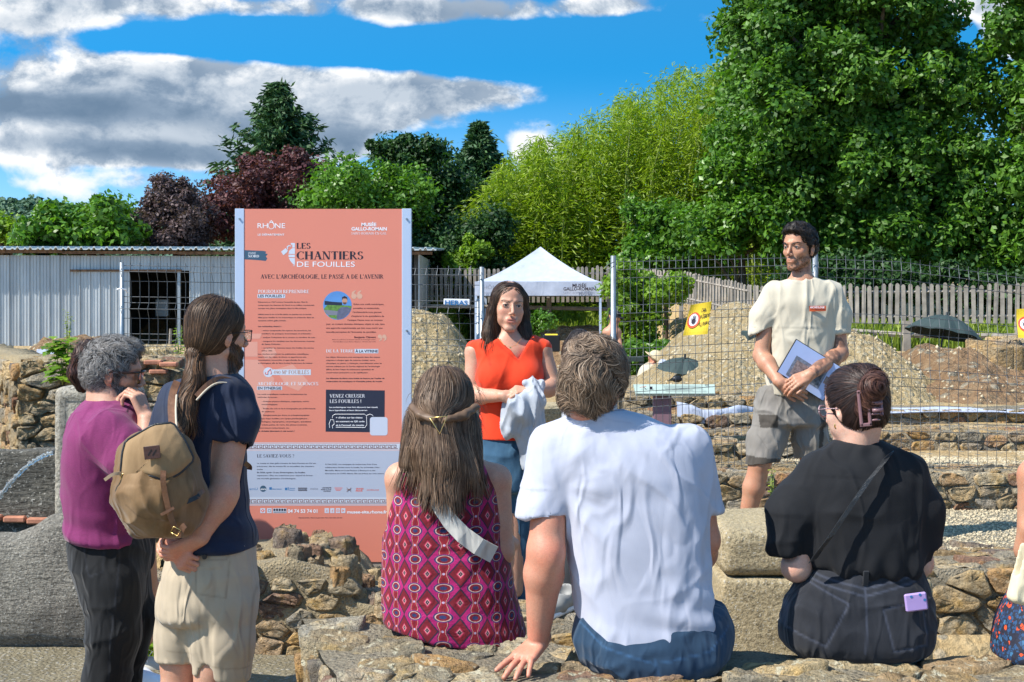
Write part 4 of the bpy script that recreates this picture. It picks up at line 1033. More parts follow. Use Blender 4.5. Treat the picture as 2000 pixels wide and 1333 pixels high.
def fences():
 g = 'temporary mesh fence panels around the dig'
 t = thing('mesh_fence', (W(238, 0, 14)[0], 14, 0.8), 'galvanised mesh fence panel in front of the shed doorway left of the board', 'mesh fence', g)
 a, b = W(238, 0, 14.0), W(470, 0, 13.9)
 rows = lambda n, per: sorted([(v0, o) for k in range(n) for (v0, o) in ((k * per, 0), (k * per + .055, 1), (k * per + .11, 0), (k * per + .11 + (per - .11) / 2, 0))])
 zt = W(0, 519, 14)[2]
 def hr(ztop, zbot, period=0.365, f=0.06):
  H = ztop - zbot; out = []; z = ztop
  while z > zbot + .05:
   out += [(z, 0), (z - f, 1), (z - period * .42, 0), (z - period * .84, 0)]; z -= period
  out.append((zbot, 0)); out = sorted(set(out)); return [((q - zbot) / H, o) for q, o in out]
 mesh_panel(t, (a[0], 14, .35), (b[0], 13.9, .35), (a[0], 14, zt), (b[0], 13.9, zt - .02), 13, hr(zt, .35), 0.0026, 0.045, 1)
 post(t, a[0], 14.0, .3, zt + .03, .021)
 q = W(238, 566, 13.96); m = MB(); m.tube([q + (-.04, -.02, 0), q + (0, -.045, .01), q + (.04, -.02, 0), q + (.05, .02, -.03)], .008, 5); m.out('clamp', M['ink_white'], t)
 t = thing('mesh_fence', (W(700, 0, 13.8)[0], 13.8, 0.3), 'galvanised mesh fence panel between the board and the open gate', 'mesh fence', g)
 a, b = W(478, 0, 13.9), W(941, 0, 13.5); zt2 = W(0, 526, 13.5)[2]
 mesh_panel(t, (a[0], 13.9, .1), (b[0], 13.5, .1), (a[0], 13.9, zt - .02), (b[0], 13.5, zt2), 22, hr(zt2, .1), 0.0026, 0.045, 2)
 post(t, b[0], 13.5, .05, zt2 + .02, .022); post(t, W(934, 0, 13.6)[0], 13.6, .05, zt2 - .28, .018)
 p = W(892, 590, 13.45); m = MB(); m.box(p, (0.245, .012, .055), Ry(.02), .003); m.out('name_plate', M['ink_white'], t)
 TEXT.append(('HERAS', W(869, 595.5, 13.44), 0.040, 0.215, M['blue_print'], t, 'plate_lettering', 'B', Ry(.02)))
 D = 9.6
 t = thing('mesh_fence', (W(1198, 0, D)[0], D, 0.4), 'bent V fold mesh fence panel behind the lectern with a yellow sign', 'mesh fence', g)
 post(t, W(1198, 0, D)[0], D, .2, W(0, 500, D)[2], .0185)
 def frows(ztop, zbot, per, f):
  out = []; z = ztop; H = ztop - zbot
  while z > zbot + .12: out += [(z, 0), (z - f, 1), (z - 2 * f, 0)]; z -= per
  out.append((zbot, 0)); return [((q - zbot) / H, o) for q, o in sorted(out)]
 zt3 = W(0, 512, D)[2]
 mesh_panel(t, (W(1206, 0, D)[0], D, .60), (W(1590, 0, D - .15)[0], D - .15, .74), (W(1206, 0, D)[0], D, zt3), (W(1590, 0, D - .15)[0], D - .15, W(0, 503, D - .15)[2]), 30, frows(zt3, .60, .295, .055), 0.0019, 0.046, 3, .006)
 m = MB(); w_ = [W(1200, 512, D - .05), W(1188, 517, D - .07), W(1180, 525, D - .07), W(1184, 528, D - .05), W(1200, 520, D - .05)]; m.tube(w_, .003, 5); m.out('wire_loop', M['wire'], t)
 t = thing('mesh_fence', (W(1700, 0, D)[0], D - .1, 0.7), 'sagging mesh fence panel to the right of the man with the folder', 'mesh fence', g)
 post(t, W(1592, 0, D - .1)[0], D - .1, .6, W(0, 480, D - .1)[2], .018)
 A, B = W(1598, 506, D - .1), W(1760, 512, D - .15); C = W(2060, 552, D - .2)
 fr = frows(A[2], .70, .36, .06)
 mesh_panel(t, (A[0], A[1], .70), (B[0], B[1], .70), A, B, 9, fr, 0.0018, 0.024, 4, .006)
 mesh_panel(t, (B[0], B[1], .70), (C[0], C[1], .70), B, C, 16, fr, 0.0018, 0.024, 5, .006)
TEXT = []
M['blue_print'] = plain('blue_print', (0.03, 0.16, 0.38), 0.5, 0, 0)
fences()
def warn_sign(corners, d, label, seed):
 c = [W(a, b, d) for a, b in corners]   # tl tr br bl
 n = 10; V = []
 for i in range(n + 1):
  for j in range(n + 1):
   u, v = i / n, j / n; p = (c[0] * (1 - u) + c[1] * u) * (1 - v) + (c[3] * (1 - u) + c[2] * u) * v
   V.append(p + np.array([0, .012 * math.sin(u * 4 + seed) + .008 * math.sin(v * 5), 0]))
 t = thing('warning_sign', sum(c) / 4, label, 'warning sign')
 V = np.array(V); Q = [(i * (n + 1) + j, i * (n + 1) + j + 1, (i + 1) * (n + 1) + j + 1, (i + 1) * (n + 1) + j) for i in range(n) for j in range(n)]
 k = len(V); Vv = np.concatenate([V, V + (0, .004, 0)]); mesh('sheet', Vv, Q + [tuple(i + k for i in q[::-1]) for q in Q], M['yellow'], t, False)
 def at(u, v, o): 
  p = (c[0] * (1 - u) + c[1] * u) * (1 - v) + (c[3] * (1 - u) + c[2] * u) * v; return p + np.array([0, .012 * math.sin(u * 4 + seed) + .008 * math.sin(v * 5) - o, 0])
 def ring(cu, cv, ru, rv, mat, o, name, ri=0.0):
  nn = 28; m = MB()
  if ri == 0: m.add([at(cu + ru * math.cos(6.2832 * i / nn), cv + rv * math.sin(6.2832 * i / nn), o) for i in range(nn)], [tuple(range(nn))])
  else:
   Vv = [at(cu + ru * f * math.cos(6.2832 * i / nn), cv + rv * f * math.sin(6.2832 * i / nn), o) for i in range(nn) for f in (1, ri)]
   m.add(Vv, [(2 * i, 2 * ((i + 1) % nn), 2 * ((i + 1) % nn) + 1, 2 * i + 1) for i in range(nn)])
  m.out(name, mat, t)
 ring(.30, .52, .27, .25, M['ink_white'], .003, 'pictogram_disc'); ring(.30, .52, .27, .25, M['red_print'], .005, 'pictogram_ring', .74)
 m = MB()
 m.add([at(.30 + .085 * math.cos(6.283 * i / 14), .56 + .085 * math.sin(6.283 * i / 14), .008) for i in range(14)], [tuple(range(14))])
 for (du, dv, L) in ((-.07, -.03, .10), (-.035, -.07, .14), (0.005, -.08, .15), (.045, -.065, .13), (.085, 0.02, .08)):
  m.add([at(.30 + du - .012, .56 + dv * .4, .0085), at(.30 + du + .014, .56 + dv * .4, .0085), at(.30 + du * 1.5 + .012, .56 + dv - L * .8, .0085), at(.30 + du * 1.5 - .010, .56 + dv - L * .8, .0085)], [(0, 1, 2, 3)])
 m.out('hand_pictogram', M['ink'], t)
 sh = (c[1] - c[0]); sh /= np.linalg.norm(sh); upv = (c[0] - c[3]) / np.linalg.norm(c[0] - c[3]); R = np.stack([sh, np.cross(upv, sh) * -1, upv], 1)
 R = np.stack([sh, np.array([0, -1., 0]), upv], 1)
 return t, at, R
t_, at_, R_ = warn_sign([(1350, 596), (1390, 589), (1381, 653), (1334, 656)], 9.45, 'tilted yellow no entry sign with a black hand tied to the mesh fence', 1)
for k, (tx, v, u) in enumerate((('CHANTIER', .30, .56), ('INTERDIT', .50, .56), ('AU PUBLIC', .74, .54))):
 TEXT.append((tx, at_(u, v, .01), 0.026, 0.068 if k < 2 else 0.079, M['ink'], t_, 'sign_lettering', 'B', R_))
t_, at_, R_ = warn_sign([(1987, 604), (2035, 602), (2035, 662), (1989, 660)], 9.3, 'yellow no entry sign cut by the right edge of the picture', 2)
def lectern():
 d = 10.4
 t = thing('information_lectern', W(1292, 840, d), 'pale green sloping information lectern on a mauve post behind the white shirt', 'lectern')
 a, b = W(1237, 751, d + .12), W(1396, 751, d + .12); c_, e = W(1397, 769, d), W(1242, 769, d)
 m = MB(); m.plate([e, c_, b, a], .02, (0, -.45, .9)); m.out('sloping_panel', M['lectern'], t)
 m = MB(); p = W(1293, 800, d + .1); m.box((p[0], d + .1, (W(0, 772, d)[2] + .50) / 2), (0.133, .08, W(0, 772, d)[2] - .50), None, .006); m.out('post', M['purple_post'], t)
 m = MB(); p = W(1293, 771, d + .08); m.box(p, (0.11, .1, .02)); m.out('bracket', M['black'], t)
 m = MB(); rng = random.Random(2)
 for k in range(5):
  q = k / 5; l = e + (a - e) * (.18 + q * .7); r = c_ + (b - c_) * (.18 + q * .7); x = l[0] + (r[0] - l[0]) * (.33 + .05 * rng.random()); x2 = l[0] + (r[0] - l[0]) * rng.uniform(.7, .9)
  m.box(((x + x2) / 2, l[1] - .004, l[2] + .006), (x2 - x, .003, .0015))
 l = e + (a - e) * .45
 m.box((l[0] + .12, l[1] - .003, l[2] + .008), (.02, .003, .025)); m.box((l[0] + .075, l[1] - .003, l[2] + .008), (.035, .003, .004), Ry(.8)); m.box((c_[0] - .05, l[1] + .03, l[2] + .03), (.03, .003, .006))
 m.out('print', M['ink'], t)
 m = MB(); m.box((l[0] + .06, l[1] - .004, l[2] + .018), (.05, .003, .003), Ry(-.2)); m.out('logo', M['red_print'], t)
lectern()
def tent():
 d = 33.8; yaw = -0.06
 P0 = W(1058, 0, d); t = thing('canopy_tent', (P0[0], d + 1.45, 0.05), 'white pop up canopy tent with printed valance beyond the open gate', 'tent')
 c = np.array([P0[0], d + 1.45, 0]); R = Rz(yaw); hw = 1.50; zt = W(0, 551, d)[2]; zb = W(0, 578, d)[2]; zp = W(0, 482, d + 1.4)[2]
 C = [np.array((-hw, -hw)), np.array((hw, -hw)), np.array((hw, hw)), np.array((-hw, hw))]
 def wp(x, y, z): q = R @ np.array([x, y, 0]); return q + c + np.array([0, 0, z])
 for i in range(4):
  a, b = C[i], C[(i + 1) % 4]; V = []; n = 14
  for j in range(n + 1):
   v = j / n
   for k in range(n + 1):
    u = k / n; e = a * (1 - u) + b * u; q = e * (1 - v)
    z = zt + (zp - zt) * (v ** 1.35 * .9 + v * .1) - .04 * math.sin(math.pi * u) * (1 - v) - 0.10 * math.sin(math.pi * u) * math.sin(math.pi * v) * .4
    V.append(wp(q[0], q[1], z))
  Q = [(j * (n + 1) + k, j * (n + 1) + k + 1, (j + 1) * (n + 1) + k + 1, (j + 1) * (n + 1) + k) for j in range(n) for k in range(n)]
  mesh('roof_panel', V, Q, M['tent'], t)
  V = []
  for k in range(41):
   u = k / 40; e = (a * (1 - u) + b * u) * 1.004
   for z, o in ((zt + .01, 0), ((zt + zb) / 2, .012 * math.sin(u * 31 + i)), (zb, .02 * math.sin(u * 23 + i * 2))): V.append(wp(e[0] * (1 + o * .4), e[1] * (1 + o * .4), z))
  mesh('valance', V, [(3 * k + j, 3 * k + 3 + j, 3 * k + 4 + j, 3 * k + 1 + j) for k in range(40) for j in range(2)], M['tent'], t)
  m = MB(); q = wp(a[0] * .985, a[1] * .985, 0); m.box((q[0], q[1], (zb + .1) / 2 + .03), (.055, .055, zb + .02), R); m.out('leg', M['alu'], t)
 for i in range(4):
  m = MB(); a, b = C[i] * .98, C[(i + 1) % 4] * .98
  for k in range(2): 
   u0, u1 = (k / 2, (k + 1) / 2); p, q = a * (1 - u0) + b * u0, a * (1 - u1) + b * u1
   m.tube([wp(*p, zb + .05), wp(*q, zt - .03)], .012, 4); m.tube([wp(*p, zt - .03), wp(*q, zb + .05)], .012, 4)
  m.out('truss', M['alu'], t)
 o = R @ np.array((0, -hw - .03, 0))
 def tx(s, px, py, h, w, mat, st='B'): TEXT.append((s, W(px, py, d - .14 + (px - 1051) / F * d * yaw), h, w, mat, t, 'valance_lettering', st, R))
 tx('MUSÉE', 1118, 561, 0.075, .33, M['ink']); tx('GALLO-ROMAIN', 1100.5, 567.8, 0.075, .76, M['ink']); tx('SAINT-ROMAIN-EN-GAL', 1100.5, 575.3, 0.06, .76, M['grey_print'], 'R')
 tx('RHÔNE', 938, 565, 0.085, .46, M['grey_print'], 'R'); tx('LE DÉPARTEMENT', 940, 574.5, 0.045, .45, M['grey_print'], 'R')
M['grey_print'] = plain('grey_print', (0.20, 0.21, 0.26), 0.5, 0, 0)
tent()
def umbrella(label, c, R, rad_, hgt, parent=None, n=8, ang0=.2):
 t = thing('umbrella', c, label, 'umbrella'); m = MB(); V = [(0, 0, hgt)]; rings = 6; per = n * 4
 for j in range(1, rings + 1):
  q = j / rings
  for i in range(per):
   a = ang0 + 6.2832 * i / per; sc_ = 1 - 0.07 * (1 - abs(math.cos(n / 2 * (a - ang0)))) * q
   V.append((rad_ * q * sc_ * math.cos(a), rad_ * q * sc_ * math.sin(a), hgt * (1 - q ** 1.9) + .012 * abs(math.cos(n / 2 * (a - ang0)))))
 Fc = [(0, 1 + i, 1 + (i + 1) % per) for i in range(per)] + [(1 + j * per + i, 1 + (j + 1) * per + i, 1 + (j + 1) * per + (i + 1) % per, 1 + j * per + (i + 1) % per) for j in range(rings - 1) for i in range(per)]
 V = [R @ np.array(v) + c for v in V]
 mesh('canopy', V, Fc, M['tarp'], t, False)
 m = MB(); m.tube([R @ np.array((0, 0, hgt + .05)) + c, R @ np.array((0, 0, -.55)) + c], .012, 6); m.out('shaft', M['steel_dark'], t)
 for i in range(n):
  a = ang0 + 6.2832 * i / n; m = MB(); m.tube([R @ np.array((rad_ * q * math.cos(a), rad_ * q * math.sin(a), hgt * (1 - q ** 1.9) - .006)) + c for q in (0, .35, .7, 1)], .004, 4); m.out('rib', M['steel_dark'], t)
umbrella('small dark green umbrella lying on the excavated slabs', W(1336, 722, 14.6), Ry(.05) @ Rx(.16), .29, .11)
umbrella('large dark green umbrella tilted behind the gravel heap', W(1842, 655, 17.5), Ry(.02) @ Rx(-.10) @ Ry(.18), .47, .24, ang0=.5)
def site_clutter():
 p = W(1473, 661, 15); m = MB(); m.box(p, (.22, .2, .16), Rz(.2), .01); props(m.out('crate', M['tarp']), 'dark green crate on the spoil heap left of the man with the folder', 'crate')
 t = thing('tool_box', W(1077, 690, 22), 'black and yellow tool box right of the red blouse', 'tool box')
 p = W(1077, 671, 22); m = MB(); m.box(p, (.26, .2, .26), None, .015); m.out('body', M['black'], t)
 m = MB(); m.box(p + (0, -.01, .13), (.2, .16, .03), None, .01); m.box(p + (-.10, -.1, -.02), (.06, .03, .14), None, .01); m.out('trim', M['yellow'], t)
 t = thing('trestle', W(1245, 735, 17), 'grey plastic trestle beside the excavated slabs', 'trestle')
 p = W(1240, 702, 17); m = MB(); m.box(p, (.20, .2, .05)); m.out('top', M['tarp'], t)
 for dx in (-.07, .07):
  m = MB(); m.box(p + (dx, 0, -.15), (.03, .15, .25)); m.out('leg', M['tarp'], t)
 p = W(1296, 711, 14.9); s = SDF().u(el(p, (.055, .05, .05))).u(el(p + (.03, 0, -.02), (.06, .04, .035)))
 props(sdf_mesh('plastic_bag', s, .012, M['white_cloth'], None, disp=lambda V, N: .006 * sn(V, 60, 2, 2)), 'crumpled white bag beside the small umbrella', 'bag')
 p = W(1985, 684, 16); s = SDF().u(el(p, (.14, .1, .055))).u(el(p + (.1, 0, .02), (.08, .08, .06)))
 props(sdf_mesh('bucket_pile', s, .02, M['steel_dark'], None, disp=lambda V, N: .02 * sn(V, 25, 2, 2)), 'dark tarpaulin bundle on the slabs at the right edge', 'tarpaulin')
 p = W(1322, 741, 14.0); s = SDF().u(bxs(p, (.05, .04, .03), None, .015)); props(sdf_mesh('bucket', s, .02, M['black']), 'black tray in the shade under the small umbrella', 'tray')
site_clutter()
# ---------------------------------------------------------------- trees and plants
def leaves(centers, radii, per, size, rs, aspect=0.55, flat=(1, 1, .8), up=0.5, shell=0.75, droop=0.0, two=True, hue=None):
 n = len(centers); N = n * per
 c = np.repeat(centers, per, axis=0); r = np.repeat(radii, per)[:, None]
 d = rs.randn(N, 3); d /= np.linalg.norm(d, axis=1, keepdims=True)
 q = d * (shell + (1 - shell) * rs.rand(N, 1)) * np.where(rs.rand(N, 1) < .72, 1, rs.rand(N, 1)) * r * np.array(flat)
 p = c + q
 nr = d * .7 + rs.randn(N, 3) * .55 + np.array([0, 0, up]); nr /= np.linalg.norm(nr, axis=1, keepdims=True)
 t = np.cross(nr, rs.randn(N, 3)); t[:, 2] -= droop; t -= nr * (t * nr).sum(1, keepdims=True); t /= (np.linalg.norm(t, axis=1, keepdims=True) + 1e-9)
 b = np.cross(nr, t); s = size * (.6 + .8 * rs.rand(N, 1))
 A = p - t * s * .5; B = p + b * s * aspect * .5 - nr * s * .08; C = p + t * s * .5 - nr * s * .12; D = p - b * s * aspect * .5 - nr * s * .08
 V = np.stack([A, B, C, D], 1).reshape(-1, 3); Q = np.arange(N * 4).reshape(-1, 4)
 h = np.repeat(rs.rand(n) if hue is None else hue, per) * .6 + .4 * rs.rand(N)
 col = np.stack([h, rs.rand(N), np.zeros(N)], 1)
 return V, Q, np.repeat(col, 4, axis=0)
def crown_points(blobs, d, thick, n, rs, crad, front=True):
 a = np.array([b[2] * b[3] for b in blobs], float); a /= a.sum(); C = []; R = []
 for b, w in zip(blobs, a):
  k = max(3, int(n * w)); dd = d + (b[4] if len(b) > 4 else 0); c = W(b[0], b[1], dd); rx = b[2] / F * dd; rz = b[3] / F * dd
  nl = max(5, int(k * .6) // 12); kk = 12
  for j in range(nl):
   u = rs.randn(3); u /= np.linalg.norm(u); u[1] = -abs(u[1]) if rs.rand() < .6 else u[1]
   f = .55 + .45 * rs.rand(); lc = c + u * f * np.array([rx, thick, rz]); lr = min(rx, rz) * (.20 + .30 * rs.rand())
   v = rs.randn(kk, 3); v /= np.linalg.norm(v, axis=1, keepdims=True)
   C.append(lc + v * (.3 + .8 * rs.rand(kk, 1)) * lr * np.array([1, 1, .85])); R.append(np.minimum(crad, lr * .9) * (.5 + .8 * rs.rand(kk)))
  k2 = max(6, int(k * .55)); v = rs.randn(k2, 3); v /= np.linalg.norm(v, axis=1, keepdims=True); C.append(c + v * (rs.rand(k2, 1) ** .45) * .92 * np.array([rx, thick, rz])); R.append(np.full(k2, crad) * (.7 + .6 * rs.rand(k2)))
 return np.concatenate(C), np.concatenate(R)
def trunk(base, top, r0, r1, rs, limbs=(), name='trunk', parent=None, mat=None):
 m = MB(); b = np.array(base, float); t = np.array(top, float); pts = []; k = 8
 for i in range(k):
  q = i / (k - 1); pts.append(b + (t - b) * q + np.array([.06, .06, 0]) * np.linalg.norm(t - b) * .25 * math.sin(q * 5) * (1 if 0 < i < k - 1 else 0))
 m.tube(pts, list(np.linspace(r0, r1, k)), 8); m.out(name, mat or M['bark'], parent, True)
 for L in limbs:
  q = rs.rand() * .5 + .3; s = b + (t - b) * q; mm = MB(); mid = (s + L) / 2 + np.array([0, 0, .15]) * np.linalg.norm(L - s)
  mm.tube([s, (s + mid) / 2, mid, (mid + L) / 2, L], list(np.linspace(r0 * .45, r1 * .25, 5)), 6); mm.out('limb', mat or M['bark'], parent, True)
def tree(label, blobs, d, thick, n, per, crad, size, mat, seed, name='broadleaf_tree', trunk_px=None, base_z=0.8, tr=.18, aspect=.6, cat='tree', group=None, droop=0.0, up=.5, nl=8, flat=(1, 1, .8)):
 rs = np.random.RandomState(seed)
 bx = trunk_px if trunk_px else sum(b[0] for b in blobs) / len(blobs); by = min(b[1] for b in blobs)
 c = W(bx, by, d); base = np.array([c[0], d + thick * .2, base_z])
 t = thing(name, base, label, cat, group)
 C, R = crown_points(blobs, d, thick, n, rs, crad)
 V, Q, col = leaves(C, R, per, size, rs, aspect, flat=flat, droop=droop, up=up)
 mesh('crown', V, Q, mat, t, False, col=col)
 top = np.array([c[0], d + thick * .2, c[2]])
 trunk(base - (0, 0, .3), top, tr, tr * .25, rs, [C[rs.randint(len(C))] for _ in range(nl)], parent=t)
 return t
LM = {}
LM['deep'] = leaf_mat('deep_green_leaves', (0.045, 0.125, 0.016), (0.12, 0.25, 0.026), .36, .5)
LM['mid'] = leaf_mat('mid_green_leaves', (0.050, 0.140, 0.014), (0.125, 0.250, 0.020), .35, .4)
LM['bright'] = leaf_mat('bright_green_leaves', (0.10, 0.20, 0.015), (0.21, 0.33, 0.025), .4, .5)
LM['bamboo'] = leaf_mat('bamboo_leaves', (0.135, 0.235, 0.008), (0.29, 0.375, 0.015), .4, .5)
LM['purple'] = leaf_mat('purple_leaves', (0.060, 0.018, 0.024), (0.14, 0.045, 0.045), .25, .6)
LM['plum'] = leaf_mat('plum_leaves', (0.070, 0.045, 0.050), (0.12, 0.075, 0.075), .25, .6)
LM['spruce'] = leaf_mat('spruce_needles', (0.018, 0.060, 0.018), (0.055, 0.125, 0.035), .1, .6)
LM['dark'] = leaf_mat('dark_green_leaves', (0.012, 0.045, 0.010), (0.040, 0.100, 0.018), .25, .6)
LM['hill'] = leaf_mat('hazed_hill_trees', (0.055, 0.120, 0.075), (0.11, 0.18, 0.10), .1, .8)  # distance haze mixed into the leaf colour as a blue-green tint
LM['grass'] = leaf_mat('grass_blades', (0.13, 0.21, 0.02), (0.28, 0.33, 0.04), .35, .6)
tree('huge dense dark green tree behind the man with the folder, filling the upper right', [(1470, 60, 70, 95), (1560, -10, 150, 100), (1600, 130, 170, 130), (1500, 230, 115, 130), (1720, 20, 140, 110), (1760, 180, 150, 130), (1600, 330, 140, 130), (1740, 360, 180, 150), (1850, 300, 80, 150), (1465, 150, 50, 80), (1680, 460, 180, 80), (1840, 460, 110, 80)],
  36, 3.2, 2100, 74, .44, .155, LM['deep'], 1, trunk_px=1700, tr=.45, nl=24)
tree('tall green tree cut by the right edge of the picture', [(2000, 40, 75, 90), (2010, 200, 80, 110), (1990, 380, 80, 110), (2000, 500, 90, 80)], 34, 2.2, 420, 60, .42, .165, LM['deep'], 2, trunk_px=2010, nl=10)
tree('fresh green tree between the bamboo and the huge dark tree', [(1440, 330, 80, 70), (1480, 420, 100, 80), (1400, 450, 90, 70), (1560, 470, 90, 60)], 35.5, 1.6, 420, 60, .36, .14, LM['mid'], 3, trunk_px=1450, nl=6, tr=.15)
tree('leafy hazel shrub behind the picket fence left of the man with the folder', [(1300, 440, 70, 60), (1260, 500, 80, 50), (1360, 500, 90, 50)], 37.0, 1.2, 340, 60, .34, .13, LM['mid'], 4, name='shrub', cat='shrub', trunk_px=1300, nl=4, tr=.08)
tree('dark shrub under the huge tree behind the right picket fence', [(1700, 540, 130, 50), (1850, 560, 130, 45), (1600, 540, 90, 40), (1980, 570, 80, 50)], 31.0, 0.9, 420, 50, .32, .12, LM['dark'], 5, name='shrub', cat='shrub', trunk_px=1750, nl=3, tr=.06)
tree('bright climbing shrub beside the fence post and the tent', [(1225, 560, 50, 45), (1250, 610, 50, 50), (1215, 640, 32, 50), (1260, 680, 38, 36), (1290, 560, 50, 40)], 25, .7, 230, 60, .20, .085, LM['bright'], 6, name='shrub', cat='shrub', trunk_px=1250, base_z=.2, nl=3, tr=.05)
tree('low green shrub at the foot of the dig slope beside the tent', [(1250, 720, 40, 28), (1235, 690, 30, 25), (1300, 690, 30, 20)], 23, .5, 90, 50, .16, .08, LM['mid'], 16, name='shrub', cat='shrub', trunk_px=1255, base_z=.2, nl=2, tr=.04)
tree('tree rising behind the right half of the board', [(690, 370, 90, 70), (640, 400, 60, 60), (740, 420, 90, 70), (800, 380, 60, 60)], 40, 2.2, 420, 60, .42, .13, LM['mid'], 7, trunk_px=700)
tree('dark green tree between the board and the tent', [(850, 330, 60, 50), (800, 310, 60, 40), (880, 400, 70, 80), (830, 450, 70, 60), (905, 470, 60, 60), (750, 300, 40, 30)], 44, 2.4, 420, 60, .45, .14, LM['dark'], 8, trunk_px=860)
tree('dark conifer hedge behind the end of the shed', [(850, 500, 50, 50), (900, 480, 50, 60), (940, 520, 40, 50), (960, 440, 40, 60), (770, 490, 60, 50)], 39.5, 1.2, 260, 60, .4, .12, LM['dark'], 9, trunk_px=880, name='hedge', cat='hedge')
tree('light green shrub between the hedge and the tent', [(930, 500, 30, 40), (900, 520, 30, 30)], 38.5, .6, 70, 60, .25, .12, LM['bright'], 17, trunk_px=925, name='shrub', cat='shrub')
tree('wine red leaved tree behind the board', [(560, 345, 85, 45), (480, 370, 70, 50), (610, 360, 50, 40), (440, 420, 50, 50), (520, 430, 80, 50)], 42, 2.0, 420, 70, .38, .12, LM['purple'], 10, trunk_px=520)
tree('dusky plum leaved tree above the shed roof', [(330, 385, 45, 42), (300, 430, 38, 50), (370, 420, 50, 60), (350, 460, 60, 35)], 40, 1.6, 260, 80, .30, .10, LM['plum'], 11, trunk_px=340)
tree('broad leaved green tree above the left half of the shed roof', [(200, 425, 60, 42), (120, 440, 50, 42), (240, 455, 45, 30), (90, 465, 40, 30), (160, 460, 60, 30)], 39, 1.7, 260, 60, .40, .19, LM['mid'], 12, trunk_px=170)
tree('yellow green tree at the left edge above the shed roof', [(20, 455, 35, 30), (-20, 450, 40, 30), (50, 470, 25, 20)], 42, 1.2, 110, 50, .35, .14, LM['bright'], 13, trunk_px=10)
def conifer(label, px, top_py, base_py, d, half_px, seed, mat, tiers=26, name='spruce_tree', sparse=1.0):
 rs = np.random.RandomState(seed); top = W(px, top_py, d); bz = W(px, base_py, d)[2]; H = top[2] - bz; Rm = half_px / F * d
 t = thing(name, (top[0], d, bz), label, 'conifer')
 Vs = []; Cs = []; mm = MB(); n_ = 0
 for i in range(tiers):
  q = (i + .3) / tiers; z = top[2] - H * q ** 1.05; r = Rm * (.03 + .97 * q ** .95); nb = int(7 + 9 * q)
  for k in range(nb):
   a = 6.2832 * (k + rs.rand()) / nb; L = r * (.45 + .75 * rs.rand()); dr = np.array([math.cos(a), math.sin(a), 0]); m = 9
   P = [np.array([top[0], d, z]) + dr * L * s - np.array([0, 0, 1]) * L * (.50 * s - .55 * s ** 3) for s in np.linspace(0, 1, m)]
   if rs.rand() < .25: mm.tube([P[0], P[4], P[8]], [.03, .018, .006], 4, False)
   for j in range(1, m):
    kk = int(15 * sparse); c = P[j]
    q_ = rs.randn(kk, 3) * np.array([.10, .10, .05]) * (1 + L * .22) + c; tdir = dr + rs.randn(kk, 3) * .55 + np.array([0, 0, -.25]); tdir /= np.linalg.norm(tdir, axis=1, keepdims=True)
    b = np.cross(tdir, rs.randn(kk, 3)); b /= np.linalg.norm(b, axis=1, keepdims=True); l = .30 * (.7 + .6 * rs.rand(kk, 1)); w = .085
    Vs.append(np.stack([q_ - tdir * l / 2, q_ + b * w / 2, q_ + tdir * l / 2, q_ - b * w / 2], 1).reshape(-1, 3)); h = rs.rand()
    Cs.append(np.repeat(np.stack([np.full(kk, h) * .6 + .4 * rs.rand(kk), rs.rand(kk), np.zeros(kk)], 1), 4, axis=0))
 V = np.concatenate(Vs); mesh('crown', V, np.arange(len(V)).reshape(-1, 4), mat, t, False, col=np.concatenate(Cs))
 mm.tube([(top[0], d, bz), (top[0], d, top[2] - .1)], [.25, .03], 8); mm.out('trunk', M['bark'], t, True)
conifer('tall spruce standing above the red leaved tree', 545, 166, 520, 48, 235, 1, LM['spruce'], 24)
conifer('small dark spruce peak left of the bamboo', 936, 243, 440, 52, 100, 2, LM['spruce'], 16, sparse=1.2)
